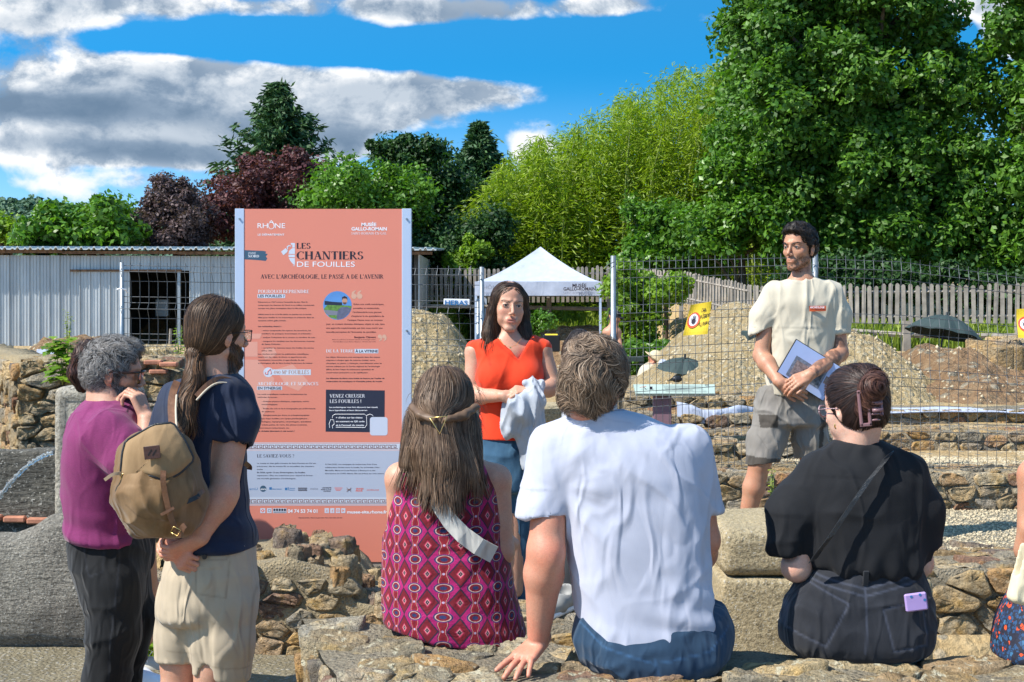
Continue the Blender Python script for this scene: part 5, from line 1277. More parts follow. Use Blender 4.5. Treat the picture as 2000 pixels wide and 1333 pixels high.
def bamboo():
 rs = np.random.RandomState(9); Vs = []; Cs = []; mm = MB()
 topx = [935, 970, 1000, 1050, 1100, 1150, 1200, 1250, 1300, 1340, 1400, 1450, 1520]; topy = [400, 345, 310, 285, 262, 238, 205, 178, 152, 138, 142, 150, 190]
 for i in range(300):
  px = rs.uniform(925, 1500); d = rs.uniform(40.5, 46); ty = np.interp(px, topx, topy) + rs.rand() ** 1.5 * 150 * (i > 60) + rs.rand() * 14; top = W(px, ty, d); lean = rs.uniform(-.5, .9); base = np.array([top[0] - lean, d + .2, .9])
  H = top[2] - base[2]; m = 22
  C = [base + (top - base) * np.array([s ** 2.2, s, s ** .92]) for s in np.linspace(0, 1, m)]
  if i % 2 == 0: mm.tube([C[k] for k in (0, 5, 10, 15, 21)], [.045, .04, .03, .02, .006], 5, False)
  for j in range(2, m):
   s = j / m; kk = 38; c = C[min(j, m - 1)]; sp = (.42 + .25 * math.sin(j * 1.7 + i)) * (1 - .72 * s ** 3)
   u = rs.randn(kk, 3) * np.array([sp, sp, .18]); q = c + u; q[:, 2] -= .25 * (u[:, 0] ** 2 + u[:, 1] ** 2)
   td = u * np.array([1, 1, .2]) + rs.randn(kk, 3) * .18 + np.array([0, 0, -.15]); td /= np.linalg.norm(td, axis=1, keepdims=True)
   b = np.cross(td, rs.randn(kk, 3)); b /= np.linalg.norm(b, axis=1, keepdims=True); l = .21 * (.6 + .8 * rs.rand(kk, 1)); w = .036
   Vs.append(np.stack([q - td * l / 2, q + b * w / 2, q + td * l / 2, q - b * w / 2], 1).reshape(-1, 3)); h = rs.rand()
   Cs.append(np.repeat(np.stack([np.full(kk, h) * .5 + .5 * rs.rand(kk), rs.rand(kk), np.zeros(kk)], 1), 4, axis=0))
 V = np.concatenate(Vs); t = thing('bamboo_grove', W(1200, 600, 35), 'tall feathery yellow green bamboo grove behind the tent', 'bamboo'); 
 o = mesh('bamboo_foliage', V, np.arange(len(V)).reshape(-1, 4), LM['bamboo'], t, False, col=np.concatenate(Cs)); o['kind'] = 'stuff'
 o = mm.out('bamboo_canes', M['cane'], t, True); o['kind'] = 'stuff'
M['cane'] = plain('bamboo_cane', (0.24, 0.29, 0.07), .5)
bamboo()
def hill():
 rs = np.random.RandomState(5); d = 700.0
 X = np.linspace(-420, -60, 120); Yv = np.linspace(0, 1, 30); V = []
 ridge = lambda x: np.interp(x, [-420, -300, -252, -215, -185, -150, -60], [58, 56, 55.5, 50, 47, 40, 20]) + 1.2 * np.sin(x * .21) + .8 * np.sin(x * .53)
 for x in X:
  for v in Yv: V.append((x, d - 220 * (1 - v), ridge(x) * v ** .8 - 4 * (1 - v)))
 V = np.array(V); k = 30; i = (np.arange(119)[:, None] * k + np.arange(k - 1)[None]).ravel()
 Q = np.stack([i, i + k, i + k + 1, i + 1], 1); props(mesh('hill', V, Q, M['hillg']), kind='structure')
 n = 5000; x = rs.uniform(-300, -150, n); v = rs.rand(n) ** .7; c = np.stack([x, d - 220 * (1 - v), ridge(x) * v ** .8 - 4 * (1 - v)], 1)
 V, Q, col = leaves(c, np.full(n, 2.6) * (.6 + .8 * rs.rand(n)), 12, 2.4, rs, .8)
 o = mesh('hillside_wood', V, Q, LM['hill'], None, False, col=col); props(o, 'haze tinted wooded hillside far away at the left edge', 'wood', kind='stuff')
M['hillg'] = plain('hillside', (0.075, 0.14, 0.085), .9, 0, .3, .05)  # hill ground, blue-green tint stands in for the hazy air
hill()
def grassy(label, pxs, n, d0, d1, h, seed, mat, name='grass', zf=None):
 rs = np.random.RandomState(seed); px = rs.uniform(pxs[0], pxs[1], n); d = rs.uniform(d0, d1, n); x = (px - CX) / F * d; z = gz(x, d) if zf is None else zf(x, d)
 p = np.stack([x, d, z], 1); a = rs.rand(n) * 6.28; b = np.stack([np.cos(a), np.sin(a), 0 * a], 1); hh = h * (.5 + rs.rand(n, 1)); w = h * .09; l = rs.randn(n, 3) * .3; l[:, 2] = 1
 V = np.stack([p - b * w, p + b * w, p + l * hh + b * w * .3, p + l * hh - b * w * .3], 1).reshape(-1, 3)
 col = np.repeat(np.stack([rs.rand(n), rs.rand(n), 0 * a], 1), 4, axis=0)
 o = mesh(name, V, np.arange(n * 4).reshape(-1, 4), mat, None, False, col=col); props(o, label, 'grass', kind='stuff')
grassy('tall yellow green grass on the bank behind the tent', (790, 1230), 26000, 35.5, 44, .42, 1, LM['grass'])
grassy('grass below the right picket fence', (1380, 2060), 16000, 25, 36, .30, 2, LM['grass'], zf=lambda x, d: gz(x, d) + ss(d, 25, 30) * .12)
grassy('small grass tuft at the foot of the rubble wall', (286, 330), 260, 6.9, 7.1, .06, 3, LM['grass'], zf=lambda x, d: 0.03 + 0 * x)
grassy('grass tuft beside the fountain slab', (-20, 30), 300, 8.6, 9.0, .10, 4, LM['grass'], zf=lambda x, d: 0.72 + 0 * x)
def bigleaf(label, px, base_py, d, h, seed, n=30, mat=None, size=.05, spread=.10, name='leafy_plant'):
 rs = np.random.RandomState(seed); b = W(px, base_py, d); t = thing(name, b, label, 'plant'); m = MB(); Vs = []; Fs = []; k = 0; C = []
 for s in range(4):
  a = rs.rand() * 6.28; tip = b + np.array([math.cos(a) * spread * rs.rand(), math.sin(a) * spread * rs.rand(), h * (.6 + .4 * rs.rand())]); m.tube([b, (b + tip) / 2, tip], [.004, .003, .0015], 5)
  for i in range(n):
   q = (i + 1) / n; p = b + (tip - b) * q; aa = rs.rand() * 6.28; L = size * (.7 + .6 * rs.rand()); dr = np.array([math.cos(aa), math.sin(aa), .25]); sd = np.array([-math.sin(aa), math.cos(aa), 0]); p2 = p + dr * L * .5 * (1.3 - q)
   pts = [(0, 0), (.25, .42), (.45, .25), (.62, .48), (.78, .22), (1, 0), (.78, -.22), (.62, -.48), (.45, -.25), (.25, -.42)]
   V = [p2 + dr * L * u + sd * L * w - np.array([0, 0, 1]) * L * .5 * u * u for u, w in pts]; Vs += V; Fs.append(tuple(range(k, k + 10))); k += 10; c = rs.rand(2); C += [(c[0], c[1], 0)] * 10
 m.out('stem', M['cane'], t, True); o = mesh('foliage', Vs, Fs, mat or LM['bright'], t, False, col=np.array(C))
bigleaf('bright lobed leaved plant growing over the wall behind the fountain pillar', 122, 752, 9.0, .42, 1, 34, LM['bright'], .075, .10)
bigleaf('wispy green stalks in front of the sheet metal wall', 132, 690, 12, .42, 2, 16, LM['grass'], .03, .06)
bigleaf('thin weed in front of the shed doorway', 352, 722, 12.5, .45, 3, 16, LM['bright'], .035, .05)
bigleaf('small weed at the foot of the rubble wall', 272, 1262, 7.0, .12, 4, 16, LM['mid'], .035, .04)
bigleaf('sprouting weed low on the rubble wall behind the tan shorts', 303, 1290, 6.95, .09, 5, 14, LM['bright'], .03, .05)
tree('small round green shrub behind the shoulder of the red blouse', [(1050, 628, 40, 20), (1025, 640, 30, 18)], 30, .4, 60, 40, .16, .07, LM['mid'], 21, name='shrub', cat='shrub', base_z=1.2, nl=2, tr=.03, trunk_px=1045)
bigleaf('thin grass stalk beside the bare leg of the man with the folder', 1507, 1010, 7.7, .28, 7, 9, LM['grass'], .02, .02)
tree('dark band of undergrowth behind the right picket fence', [(1500, 520, 180, 60), (1750, 520, 190, 70), (1960, 520, 130, 80), (1280, 540, 110, 50)], 47, 1.5, 700, 60, .6, .22, LM['dark'], 31, name='hedge', cat='hedge', trunk_px=1750, nl=2, tr=.1)
tree('dark band of undergrowth between the shed and the tent', [(820, 520, 70, 60), (940, 530, 90, 60), (1100, 540, 130, 50), (700, 470, 90, 60)], 47.5, 1.5, 420, 60, .6, .22, LM['dark'], 32, name='hedge', cat='hedge', trunk_px=950, nl=2, tr=.1)
# ---------------------------------------------------------------- printed information board
SD = 8.07
def sL(x0, y0, x1, y1, w):
 d = np.array([x1 - x0, y1 - y0]); L = np.linalg.norm(d) + 1e-9; n = np.array([-d[1], d[0]]) / L * w / 2
 if abs(d[1]) > .3 * L: n = np.array([w / 2, 0]) * (1 if n[0] > 0 else -1)
 a = np.array([x0, y0]); b = np.array([x1, y1]); return [[a + n, a - n, b - n, b + n]]
def sA(cx, cy, rx, ry, a0, a1, t, T, n=12):
 out = []; P = []
 for i in range(n + 1):
  a = math.radians(a0 + (a1 - a0) * i / n); w = t + (T - t) * abs(math.cos(a)); P.append((np.array([cx + (rx + w * .5) * math.cos(a), cy + (ry + t * .5) * math.sin(a)]), np.array([cx + (rx - w * .5) * math.cos(a), cy + (ry - t * .5) * math.sin(a)])))
 for i in range(n): out.append([P[i][0], P[i][1], P[i + 1][1], P[i + 1][0]])
 return out
def glyph(c, T=.15, t=.055):
 sf = lambda x, y, w=.26: sL(x - w / 2, y + (.02 if y < .5 else -.02), x + w / 2, y + (.02 if y < .5 else -.02), .045)
 G = []; w = .7; acc = None
 base = {'É': ('E', "'"), 'È': ('E', '`'), 'Ê': ('E', '^'), 'Ô': ('O', '^'), 'À': ('A', '`')}
 if c in base: b, acc = base[c]; G, w = glyph(b, T, t)
 if c == 'A': w = .74; G += sL(.10, 0, .36, 1, t) + sL(.62, 0, .36, 1, T) + sL(.2, .36, .52, .36, t) + sf(.10, 0, .22) + sf(.62, 0, .26)
 if c == 'V': w = .72; G += sL(.10, 1, .36, 0, T) + sL(.62, 1, .38, 0, t) + sf(.10, 1) + sf(.62, 1, .22)
 if c == 'E': w = .62; G += sL(.14, 0, .14, 1, T) + sL(.05, .98, .54, .98, t) + sL(.05, .02, .56, .02, t) + sL(.14, .52, .44, .52, t) + sL(.53, .98, .53, .82, t) + sL(.55, .02, .55, .2, t) + sL(.43, .44, .43, .6, t)
 if c == 'F': w = .58; G += sL(.14, 0, .14, 1, T) + sL(.05, .98, .52, .98, t) + sL(.14, .52, .42, .52, t) + sL(.52, .98, .52, .82, t) + sf(.14, 0)
 if c == 'L': w = .58; G += sL(.14, 0, .14, 1, T) + sf(.14, 1) + sL(.05, .02, .54, .02, t) + sL(.53, .02, .53, .24, t)
 if c == 'T': w = .66; G += sL(.33, 0, .33, 1, T) + sL(.04, .98, .62, .98, t) + sL(.05, .98, .05, .8, t) + sL(.61, .98, .61, .8, t) + sf(.33, 0)
 if c == 'I': w = .30; G += sL(.15, 0, .15, 1, T) + sf(.15, 0) + sf(.15, 1)
 if c == 'H': w = .80; G += sL(.15, 0, .15, 1, T) + sL(.64, 0, .64, 1, T) + sL(.15, .52, .64, .52, t) + sf(.15, 0) + sf(.15, 1) + sf(.64, 0) + sf(.64, 1)
 if c == 'N': w = .80; G += sL(.13, 0, .13, 1, t) + sL(.66, 0, .66, 1, t) + sL(.16, 1, .62, 0, T) + sf(.13, 0) + sf(.12, 1) + sf(.66, 1)
 if c == 'M': w = .92; G += sL(.13, 0, .13, 1, t) + sL(.76, 0, .76, 1, T) + sL(.16, 1, .44, .08, T) + sL(.74, 1, .46, .08, t) + sf(.13, 0) + sf(.76, 0) + sf(.13, 1, .2) + sf(.76, 1, .22)
 if c == 'R': w = .70; G += sL(.15, 0, .15, 1, T) + sf(.15, 0) + sf(.13, 1, .2) + sA(.28, .74, .2, .24, -90, 90, t, T * .9) + sL(.15, .98, .28, .98, t) + sL(.15, .5, .28, .5, t) + sL(.32, .5, .62, 0, T * .9) + sf(.64, 0, .16)
 if c == 'P': w = .62; G += sL(.15, 0, .15, 1, T) + sf(.15, 0) + sf(.13, 1, .2) + sA(.28, .72, .22, .26, -90, 90, t, T * .9) + sL(.15, .98, .28, .98, t) + sL(.15, .46, .28, .46, t)
 if c == 'B': w = .66; G += sL(.15, 0, .15, 1, T) + sA(.28, .75, .18, .23, -90, 90, t, T * .9) + sA(.28, .27, .24, .25, -90, 90, t, T * .9) + sL(.06, .98, .28, .98, t) + sL(.15, .52, .28, .52, t) + sL(.06, .02, .28, .02, t)
 if c == 'D': w = .78; G += sL(.15, 0, .15, 1, T) + sA(.28, .5, .36, .48, -90, 90, t, T) + sL(.06, .98, .28, .98, t) + sL(.06, .02, .28, .02, t)
 if c in 'OQ': w = .82; G += sA(.4, .5, .31, .48, 0, 360, t, T, 20)
 if c == 'Q': G += sL(.42, .05, .78, -.22, T * .7)
 if c == 'C': w = .72; G += sA(.42, .5, .32, .48, 50, 310, t, T, 16) + sL(.63, .98, .63, .74, t) + sL(.63, .03, .63, .2, t)
 if c == 'G': w = .80; G += sA(.42, .5, .32, .48, 50, 310, t, T, 16) + sL(.63, .98, .63, .74, t) + sL(.66, .04, .66, .42, T * .9) + sf(.64, .42, .26)
 if c == 'S': w = .54; G += sA(.27, .745, .17, .235, 30, 270, t, T * .9, 10) + sA(.27, .265, .19, .25, -150, 90, t, T * .9, 10) + sL(.43, .98, .43, .76, t) + sL(.08, .02, .08, .26, t)
 if c == 'U': w = .78; G += sL(.15, .32, .15, 1, T) + sL(.63, .32, .63, 1, t) + sA(.39, .32, .24, .30, 180, 360, t, T * .8) + sf(.15, 1) + sf(.63, 1, .22)
 if c == 'Z': w = .64; G += sL(.06, .98, .56, .98, t) + sL(.06, .02, .58, .02, t) + sL(.52, .96, .1, .04, T) + sL(.06, .98, .06, .8, t) + sL(.57, .02, .57, .22, t)
 if c == '?': w = .46; G += sA(.22, .76, .15, .22, -60, 170, t, T * .8, 8) + sL(.26, .3, .26, .55, t) + sL(.17, .06, .31, .06, .12)
 if c == '!': w = .26; G += sL(.13, .3, .13, 1, T * .8) + sL(.07, .06, .2, .06, .12)
 if c == "'": w = .22; G += sL(.11, .72, .13, 1.0, T * .7)
 if c == ',': w = .24; G += sL(.10, -.16, .14, .1, T * .7)
 if c == '-': w = .36; G += sL(.05, .36, .31, .36, .08)
 if c == '4': w = .56; G += sL(.38, 0, .38, .9, T * .8) + sL(.38, .9, .06, .3, t) + sL(.04, .28, .52, .28, t)
 if c == '9': w = .54; G += sA(.27, .62, .19, .26, 0, 360, t, T * .8, 12) + sA(.2, .6, .27, .58, -80, 0, t, T * .7, 6)
 if c == '0': w = .56; G += sA(.28, .44, .2, .42, 0, 360, t, T * .8, 14)
 if c == '²': w = .3; G += sA(.14, .86, .09, .12, -30, 170, t, t, 6) + sL(.2, .78, .04, .56, t) + sL(.03, .56, .26, .56, t)
 if c == ' ': w = .30
 if acc == "'": G = G + sL(.28, 1.08, .42, 1.26, .08)
 if acc == '`': G = G + sL(.42, 1.08, .28, 1.26, .08)
 if acc == '^': G = G + sL(.2, 1.1, .36, 1.3, .07) + sL(.52, 1.1, .36, 1.3, .07)
 return G, w
def serif(text, x, y, h, width, mat, parent, T=.15, name='serif_lettering', y0=0.0):
 ws = [glyph(c, T) for c in text]; tot = sum(w for _, w in ws) + .03 * len(text); sx = width / tot; m = MB(); cx = 0; o = W(x, y, SD - .0006); s = SD / F
 for G, w in ws:
  for q in G: m.add([o + np.array([(cx + p[0]) * sx * s, 0, p[1] * h * s]) for p in q], [(0, 1, 2, 3)])
  cx += w + .03
 m.out(name, mat, parent)
def sans(text, x, y, h, width, mat, parent, st='R', name='lettering', off=.006):
 TEXT.append((text, W(x, y, SD - off * .1), h * SD / F, width * SD / F if width else None, mat, parent, name, st, np.eye(3)))
def rect(x0, y0, x1, y1, mat, parent, name, off=.004, rnd=0):
 m = MB(); 
 if rnd == 0: P = [(x0, y1), (x1, y1), (x1, y0), (x0, y0)]
 else:
  P = []
  for (cx, cy, a0) in ((x1 - rnd, y1 - rnd, 0), (x0 + rnd, y1 - rnd, 90), (x0 + rnd, y0 + rnd, 180), (x1 - rnd, y0 + rnd, 270)):
   for k in range(5): a = math.radians(a0 + k * 22.5); P.append((cx + rnd * math.cos(a), cy + rnd * math.sin(a)))
 m.add([W(a, b, SD - off * .1) for a, b in P], [tuple(range(len(P)))]); return m.out(name, mat, parent)
def poly(P, mat, parent, name, off=.005):
 m = MB(); m.add([W(a, b, SD - off * .1) for a, b in P], [tuple(range(len(P)))]); return m.out(name, mat, parent)
def disc(cx, cy, r, n=28): return [(cx + r * math.cos(6.2832 * i / n), cy + r * math.sin(6.2832 * i / n)) for i in range(n)]
def board():
 M['salmon'] = plain('salmon_print', (0.70, 0.235, 0.165), 0.45, 0, 0.015, 2)
 M['salmon_light'] = plain('pale_salmon_print', (0.72, 0.33, 0.25), 0.45, 0, 0.0)
 M['lilac'] = plain('pale_blue_print', (0.42, 0.47, 0.58), 0.45, 0, 0.02, 2)
 M['label_white'] = plain('pale_label', (0.58, 0.63, 0.72), 0.45, 0, 0)
 M['teal_print'] = plain('slate_blue_print', (0.045, 0.10, 0.16), 0.5, 0, 0)
 t = thing('information_board', W(631, 1115, SD), 'tall salmon orange information board with French text between aluminium posts', 'information board')
 m = MB(); a, b = W(470, 408.5, SD), W(792, 1098, SD); m.box(((a[0] + b[0]) / 2, SD + .012, (a[2] + b[2]) / 2), (b[0] - a[0], .024, a[2] - b[2])); m.out('panel', M['salmon'], t)
 for (x0, x1) in ((459, 477), (785, 803.5)):
  a, b = W(x0, 408, SD), W(x1, 1150, SD); m = MB(); m.box(((a[0] + b[0]) / 2, SD + .020, (a[2] + b[2]) / 2), (b[0] - a[0], .046, a[2] - b[2]), None, .002); pt = m.out('post', M['alu'], t)
  for y in (428, 646, 862, 1030):
   c = W((x0 + x1) / 2, y, SD - .003); m = MB(); m.tube([c, c + (0, -.008, 0)], .006, 8); m.out('bolt', M['galv'], pt, wloc=False) if False else mesh('bolt', np.array(m.V) - np.array(t.location), m.F, M['galv'], pt, False, wloc=False)
 a, b = W(470, 1098, SD), W(792, 1116, SD); m = MB(); m.box(((a[0] + b[0]) / 2, SD + .03, (a[2] + b[2]) / 2), (b[0] - a[0], .05, a[2] - b[2] + .01)); m.out('base_rail', M['wood'], t)
 for k, P in enumerate(([(478, 652), (512, 652), (507, 662), (478, 662)], [(478, 668), (503, 668), (503, 697), (478, 697)], [(478, 703), (503, 703), (536, 740), (520, 800), (505, 835), (478, 845)], [(510, 690), (520, 680), (535, 680), (541, 692), (530, 700), (518, 702)], [(538, 722), (572, 712), (602, 745), (583, 764), (560, 755)])):
  poly(P, M['salmon_light'], t, 'jar_watermark', .003)
 rect(477.5, 880, 784.5, 974, M['lilac'], t, 'pale_band', .003)
 def key(yc):
  rect(477.5, yc - 8.2, 784.5, yc - 7.0, M['label_white'], t, 'border_line'); rect(477.5, yc - 6.0, 784.5, yc + 6.0, M['label_white'], t, 'border_band', .0042); rect(477.5, yc + 7.0, 784.5, yc + 8.2, M['label_white'], t, 'border_line')
  m = MB(); x = 480.0; s = SD / F
  while x < 776:
   segs = [(0, -3.2, 8.6, -3.2), (8.6, -3.2, 8.6, 1.4), (8.6, 1.4, 4.6, 1.4), (4.6, 1.4, 4.6, -.9), (0, -3.2, 0, 3.6), (0, 3.6, 11.4, 3.6)]
   for (x0, y0, x1, y1) in segs:
    q = .6; X0, X1 = min(x0, x1) - q, max(x0, x1) + q; Y0, Y1 = min(y0, y1) - q, max(y0, y1) + q
    m.add([W(x + a_, yc + b_, SD - .0007) for a_, b_ in ((X0, Y1), (X1, Y1), (X1, Y0), (X0, Y0))], [(0, 1, 2, 3)])
   x += 11.4
  m.out('greek_key', M['key'], t)
 M['key'] = plain('brown_key_print', (0.20, 0.075, 0.07), 0.5, 0, 0)
 key(873); key(979.5)
 I, Wt = M['ink'], M['ink_white']
 sans('RH', 503, 446, 9.5, 20, Wt, t); sans('NE', 537, 446, 9.5, 20, Wt, t)
 m = MB(); 
 for k in range(24):
  P = []
  for a_ in (k, k + 1):
   an = 6.2832 * a_ / 24; w = 1.0 + .7 * max(0, math.sin(an + 2.2)); P.append([(530 + 6.3 * math.cos(an), 441 + 7.2 * math.sin(an)), (530 + (6.3 - w) * math.cos(an), 441 + (7.2 - w) * math.sin(an))])
  m.add([W(*q, SD - .0006) for q in (P[0][0], P[0][1], P[1][1], P[1][0])], [(0, 1, 2, 3)])
 for q in (((526, 434), (530, 430.5), (530, 432), (527, 434.6)), ((534, 434), (530, 430.5), (530, 432), (533, 434.6))): m.add([W(*z, SD - .0006) for z in q], [(0, 1, 2, 3)])
 m.out('logo', Wt, t)
 sans('LE DÉPARTEMENT', 503.5, 460.5, 3.6, 52, Wt, t)
 sans('MUSÉE', 706, 442, 6.2, 29, Wt, t, 'B'); sans('GALLO-ROMAIN', 686.5, 450.5, 6.2, 69, Wt, t, 'B'); serif('SAINT-ROMAIN-EN-GAL', 686, 458.5, 4.6, 69, Wt, t, .12)
 poly([(477.5, 489), (515, 490.5), (520, 492), (518, 495), (523, 497), (519, 501), (522, 505), (519, 510), (505, 508.5), (490, 507.5), (477.5, 507)], M['teal_print'], t, 'zone_tag', .004)
 serif('ZONE', 484.5, 497, 4.2, 16, Wt, t, .12); serif('NORD', 484.5, 503.3, 5.0, 22, Wt, t, .17)
 for P in ([(568, 475), (576, 475), (576, 484), (571, 484), (571, 479), (568, 478)], [(571, 485), (576, 485), (576, 496.5), (563.5, 496.5), (565, 490)], [(563.5, 498), (576, 498), (576, 503), (564, 503)], [(564, 504.5), (576, 504.5), (576, 518), (573, 517), (567, 510)], [(572.5, 519), (576, 519), (576, 520), (572, 520)],
     [(549, 492), (558, 485), (562, 490), (560.5, 493), (553.5, 499)], [(560, 482), (564, 479), (569, 480.5), (569, 482), (564.5, 481), (562, 484), (563, 487), (561, 488)]): poly(P, M['label_white'], t, 'jar_logo')
 serif('LES', 579, 486, 11, 28, I, t, .19); serif('CHANTIERS', 579, 507, 15.5, 131, I, t, .20); sans('DE FOUILLES', 580, 521.5, 10, 113, Wt, t)
 serif("AVEC L'ARCHÉOLOGIE, LE PASSÉ A DE L'AVENIR", 509, 544.5, 8.0, 240, I, t, .17)
 serif('POURQUOI REPRENDRE', 504, 573, 6.6, 100, Wt, t, .15); rect(503, 575, 557, 582.5, M['label_white'], t, 'text_highlight'); sans('LES FOUILLES ?', 504.5, 581, 4.9, 51, I, t, 'B')
 def para(lines, x, y, lh, w, mat=I, st='R', h=2.35, right=False):
  for k, (s, ww) in enumerate(lines): sans(s, x + (w - ww if right else 0), y + k * lh, h, ww, mat, t, st)
 para([('Découvert en 1967 comme l’ensemble du site, l’îlot D,', 97), ('comprenant les thermes du Nord et un édifice commercial,', 110), ('occupe une place stratégique dans la ville antique.', 95)], 504, 591.5, 6.1, 110)
 para([('Habité entre le Ier et le IIIe siècle, ce quartier est un terrain', 104), ('idéal pour étudier la vie économique et artisanale dans un', 109), ('contexte urbain gallo-romain.', 55)], 504, 615.5, 6.1, 110)
 para([('Les recherches visent à :', 46)], 504, 639, 6, 50, st='B')
 para([('- mieux comprendre les espaces, les structures, les', 96), ('mobiliers, les pratiques économiques et artisanales ;', 98)], 511, 647, 6.2, 100)
 para([('- analyser l’urbanisme de ce secteur au carrefour de rues ;', 106)], 511, 660.5, 6, 100)
 para([('- comparer les résultats avec les découvertes récentes', 103), ('de Sainte-Colombe ;', 38)], 511, 668, 5.8, 100)
 para([('- compléter les données issues des fouilles des années', 102), ('1970 à 1990.', 21)], 511, 681, 5.8, 100)
 para([('Les résultats enrichiront les publications scientifiques,', 99), ('nourriront des sujets de thèses, et apporteront une', 94), ('connaissance renouvelée et approfondie du site', 90), ('archéologique afin de faire évoluer le parcours du visiteur.', 107)], 504, 693, 5.9, 100)
 poly([(519, 722), (607, 722), (607, 733), (519, 733)], M['label_white'], t, 'text_highlight', .004); poly(disc(524, 727.5, 9.5), M['label_white'], t, 'badge', .0045)
 m = MB()
 for (x0, y0, x1, y1) in ((518, 731, 523, 731), (518, 727, 518, 731), (523, 726, 523, 731), (523, 726, 528, 721), (528, 721, 530, 729), (530, 729, 528, 731)): m.tube([W(x0, y0, SD - .0006), W(x1, y1, SD - .0006)], .0016, 4)
 m.out('badge_icon', M['red_print'], t)
 serif('490 M² FOUILLÉS', 534, 731, 7.2, 70, M['ochre_print'], t, .16)
 serif('ARCHÉOLOGIE ET SCIENCES', 503, 753, 6.4, 119, Wt, t, .15); rect(502, 755, 551, 762, M['label_white'], t, 'text_highlight'); sans('EN SYNERGIE', 503.5, 761, 4.9, 46, I, t, 'B')
 para([('Les outils scientifiques modernes révolutionnent les', 96), ('méthodes de terrain :', 40)], 503, 771.5, 5.9, 100)
 para([('- Analyses physico-chimiques, organiques, micro-', 93), ('morphologiques', 31)], 511, 785.5, 5.9, 100)
 para([('- Études des sols et de la stratigraphie par prélèvements', 105), ('de sédiments', 25)], 511, 799.5, 5.9, 100)
 para([('- Enregistrement par drone et orthophotographies', 93)], 511, 812.5, 5.9, 100)
 para([('Chaque étape mobilise une équipe pluridisciplinaire :', 99), ('archéologues, topographes, céramologues, spécialistes', 105), ('des enduits peints, du verre, des plantes anciennes,', 97), ('conservateurs-restaurateurs, etc.', 62)], 503, 819, 6.1, 100)
 para([('Un véritable laboratoire à ciel ouvert !', 72)], 503, 843.5, 6, 100, st='B')
 poly(disc(659, 597, 28), M['sky_print'], t, 'portrait_photo', .004)
 def clipd(P, off, mat, nm):   # keep inside the disc
  P = [((x - 659), (y - 597)) for x, y in P]; P = [(x * min(1, 27.6 / math.hypot(x, y)), y * min(1, 27.6 / math.hypot(x, y))) if math.hypot(x, y) > 0 else (x, y) for x, y in P]; poly([(x + 659, y + 597) for x, y in P], mat, t, nm, off)
 clipd([(632, 604), (640, 595), (660, 596), (690, 598), (686, 606), (676, 618), (660, 625), (645, 621), (634, 612)], .0046, M['green_print'], 'portrait_photo')
 clipd([(634, 588), (650, 590), (668, 591), (668, 597), (634, 596)], .0050, M['navy_print'], 'portrait_photo')
 clipd([(631, 606), (660, 608), (664, 616), (640, 616)], .0053, M['grey_print'], 'portrait_photo')
 clipd([(657, 622), (660, 606), (667, 600), (679, 600), (687, 604), (684, 612), (672, 622), (660, 625)], .0057, M['shirt_print'], 'portrait_photo')
 poly([(668 + 5.2 + 5 * math.cos(a_), 588 + 6.4 * math.sin(a_)) for a_ in np.linspace(0, 6.28, 18)[:-1]], M['skin_print'], t, 'portrait_photo', .0061); poly([(668, 587), (668, 581), (673, 578.5), (678, 581), (678.4, 587), (676.5, 583.5), (670, 583.5)], M['ink'], t, 'portrait_photo', .0065); poly([(669.5, 591), (677, 591), (676, 594), (673.2, 595.4), (670.5, 594)], M['brown_print'], t, 'portrait_photo', .0065)
 for (x, y, s) in ((687, 566, 1), (698, 566, 1), (739, 654, -.72), (747.5, 654, -.72)):
  k = abs(s); P = disc(0, 0, 5.4 * k, 18); P = [(x + 4.5 * k + a_, y + 13 * k + b_) for a_, b_ in P] if s > 0 else [(x + 4 * k + a_, y + 5 * k + b_) for a_, b_ in P]; poly(P, M['salmon_pale'], t, 'quotation_mark', .005)
  if s > 0: poly([(x - .9, y + 13), (x + .5, y + 5), (x + 7, y + 1), (x + 8, y + 2.5), (x + 4.5, y + 7), (x + 5, y + 12)], M['salmon_pale'], t, 'quotation_mark', .0052)
  else: poly([(x + 7.9, y + 4), (x + 7, y + 10), (x + 2, y + 13), (x + 1.5, y + 12), (x + 4, y + 8.5), (x + 4, y + 5)], M['salmon_pale'], t, 'quotation_mark', .0052)
 L = [('Grâce aux outils numériques,', 60, 690), ('portables et miniaturisés,', 51, 690), ('l’archéométrie nous permet', 56, 689), ('d’explorer la vie quotidienne de', 64, 686), ('l’antique Vienne sous un nouveau', 68, 679), ('jour, en croisant données chimiques, objets et sols, dans', 114, 637), ('une approche expérimentale qui doit nous ouvrir une', 110, 637), ('nouvelle perception de l’économie du quotidien.', 98, 637)]
 for k, (s, w, x) in enumerate(L): sans(s, x, 596 + k * 7.75, 3.0, w, M['brown_ink'], t)
 sans('Benjamin Clément', 692, 660.5, 3.2, 42, M['brown_ink'], t, 'B'); sans('Maître de conférences en Antiquité nationale et Archéologie romaine,', 649, 664.5, 1.5, 85, M['brown_ink'], t); sans('Université Marie et Louis Pasteur à Besançon – Directeur des fouilles', 650, 668.6, 1.5, 84, M['brown_ink'], t)
 serif('DE LA TERRE', 637, 689, 6.4, 54, Wt, t, .15); rect(692.5, 682, 739, 690.5, M['label_white'], t, 'text_highlight'); sans('À LA VITRINE', 694, 688.8, 4.9, 44, I, t, 'B')
 para([('Les objets découverts sont entreposés dans des caisses', 105), ('adaptées à chaque type de matériau (métal, verre,', 96), ('céramique, os, pierre...). Nettoyés, reconditionnés selon les', 109), ('normes admises par le Service régional de l’archéologie', 105), ('(SRA), ils font l’objet de traitements spécialisés de', 93), ('conservation préventive ou de stabilisation.', 82)], 637, 699, 6.05, 110)
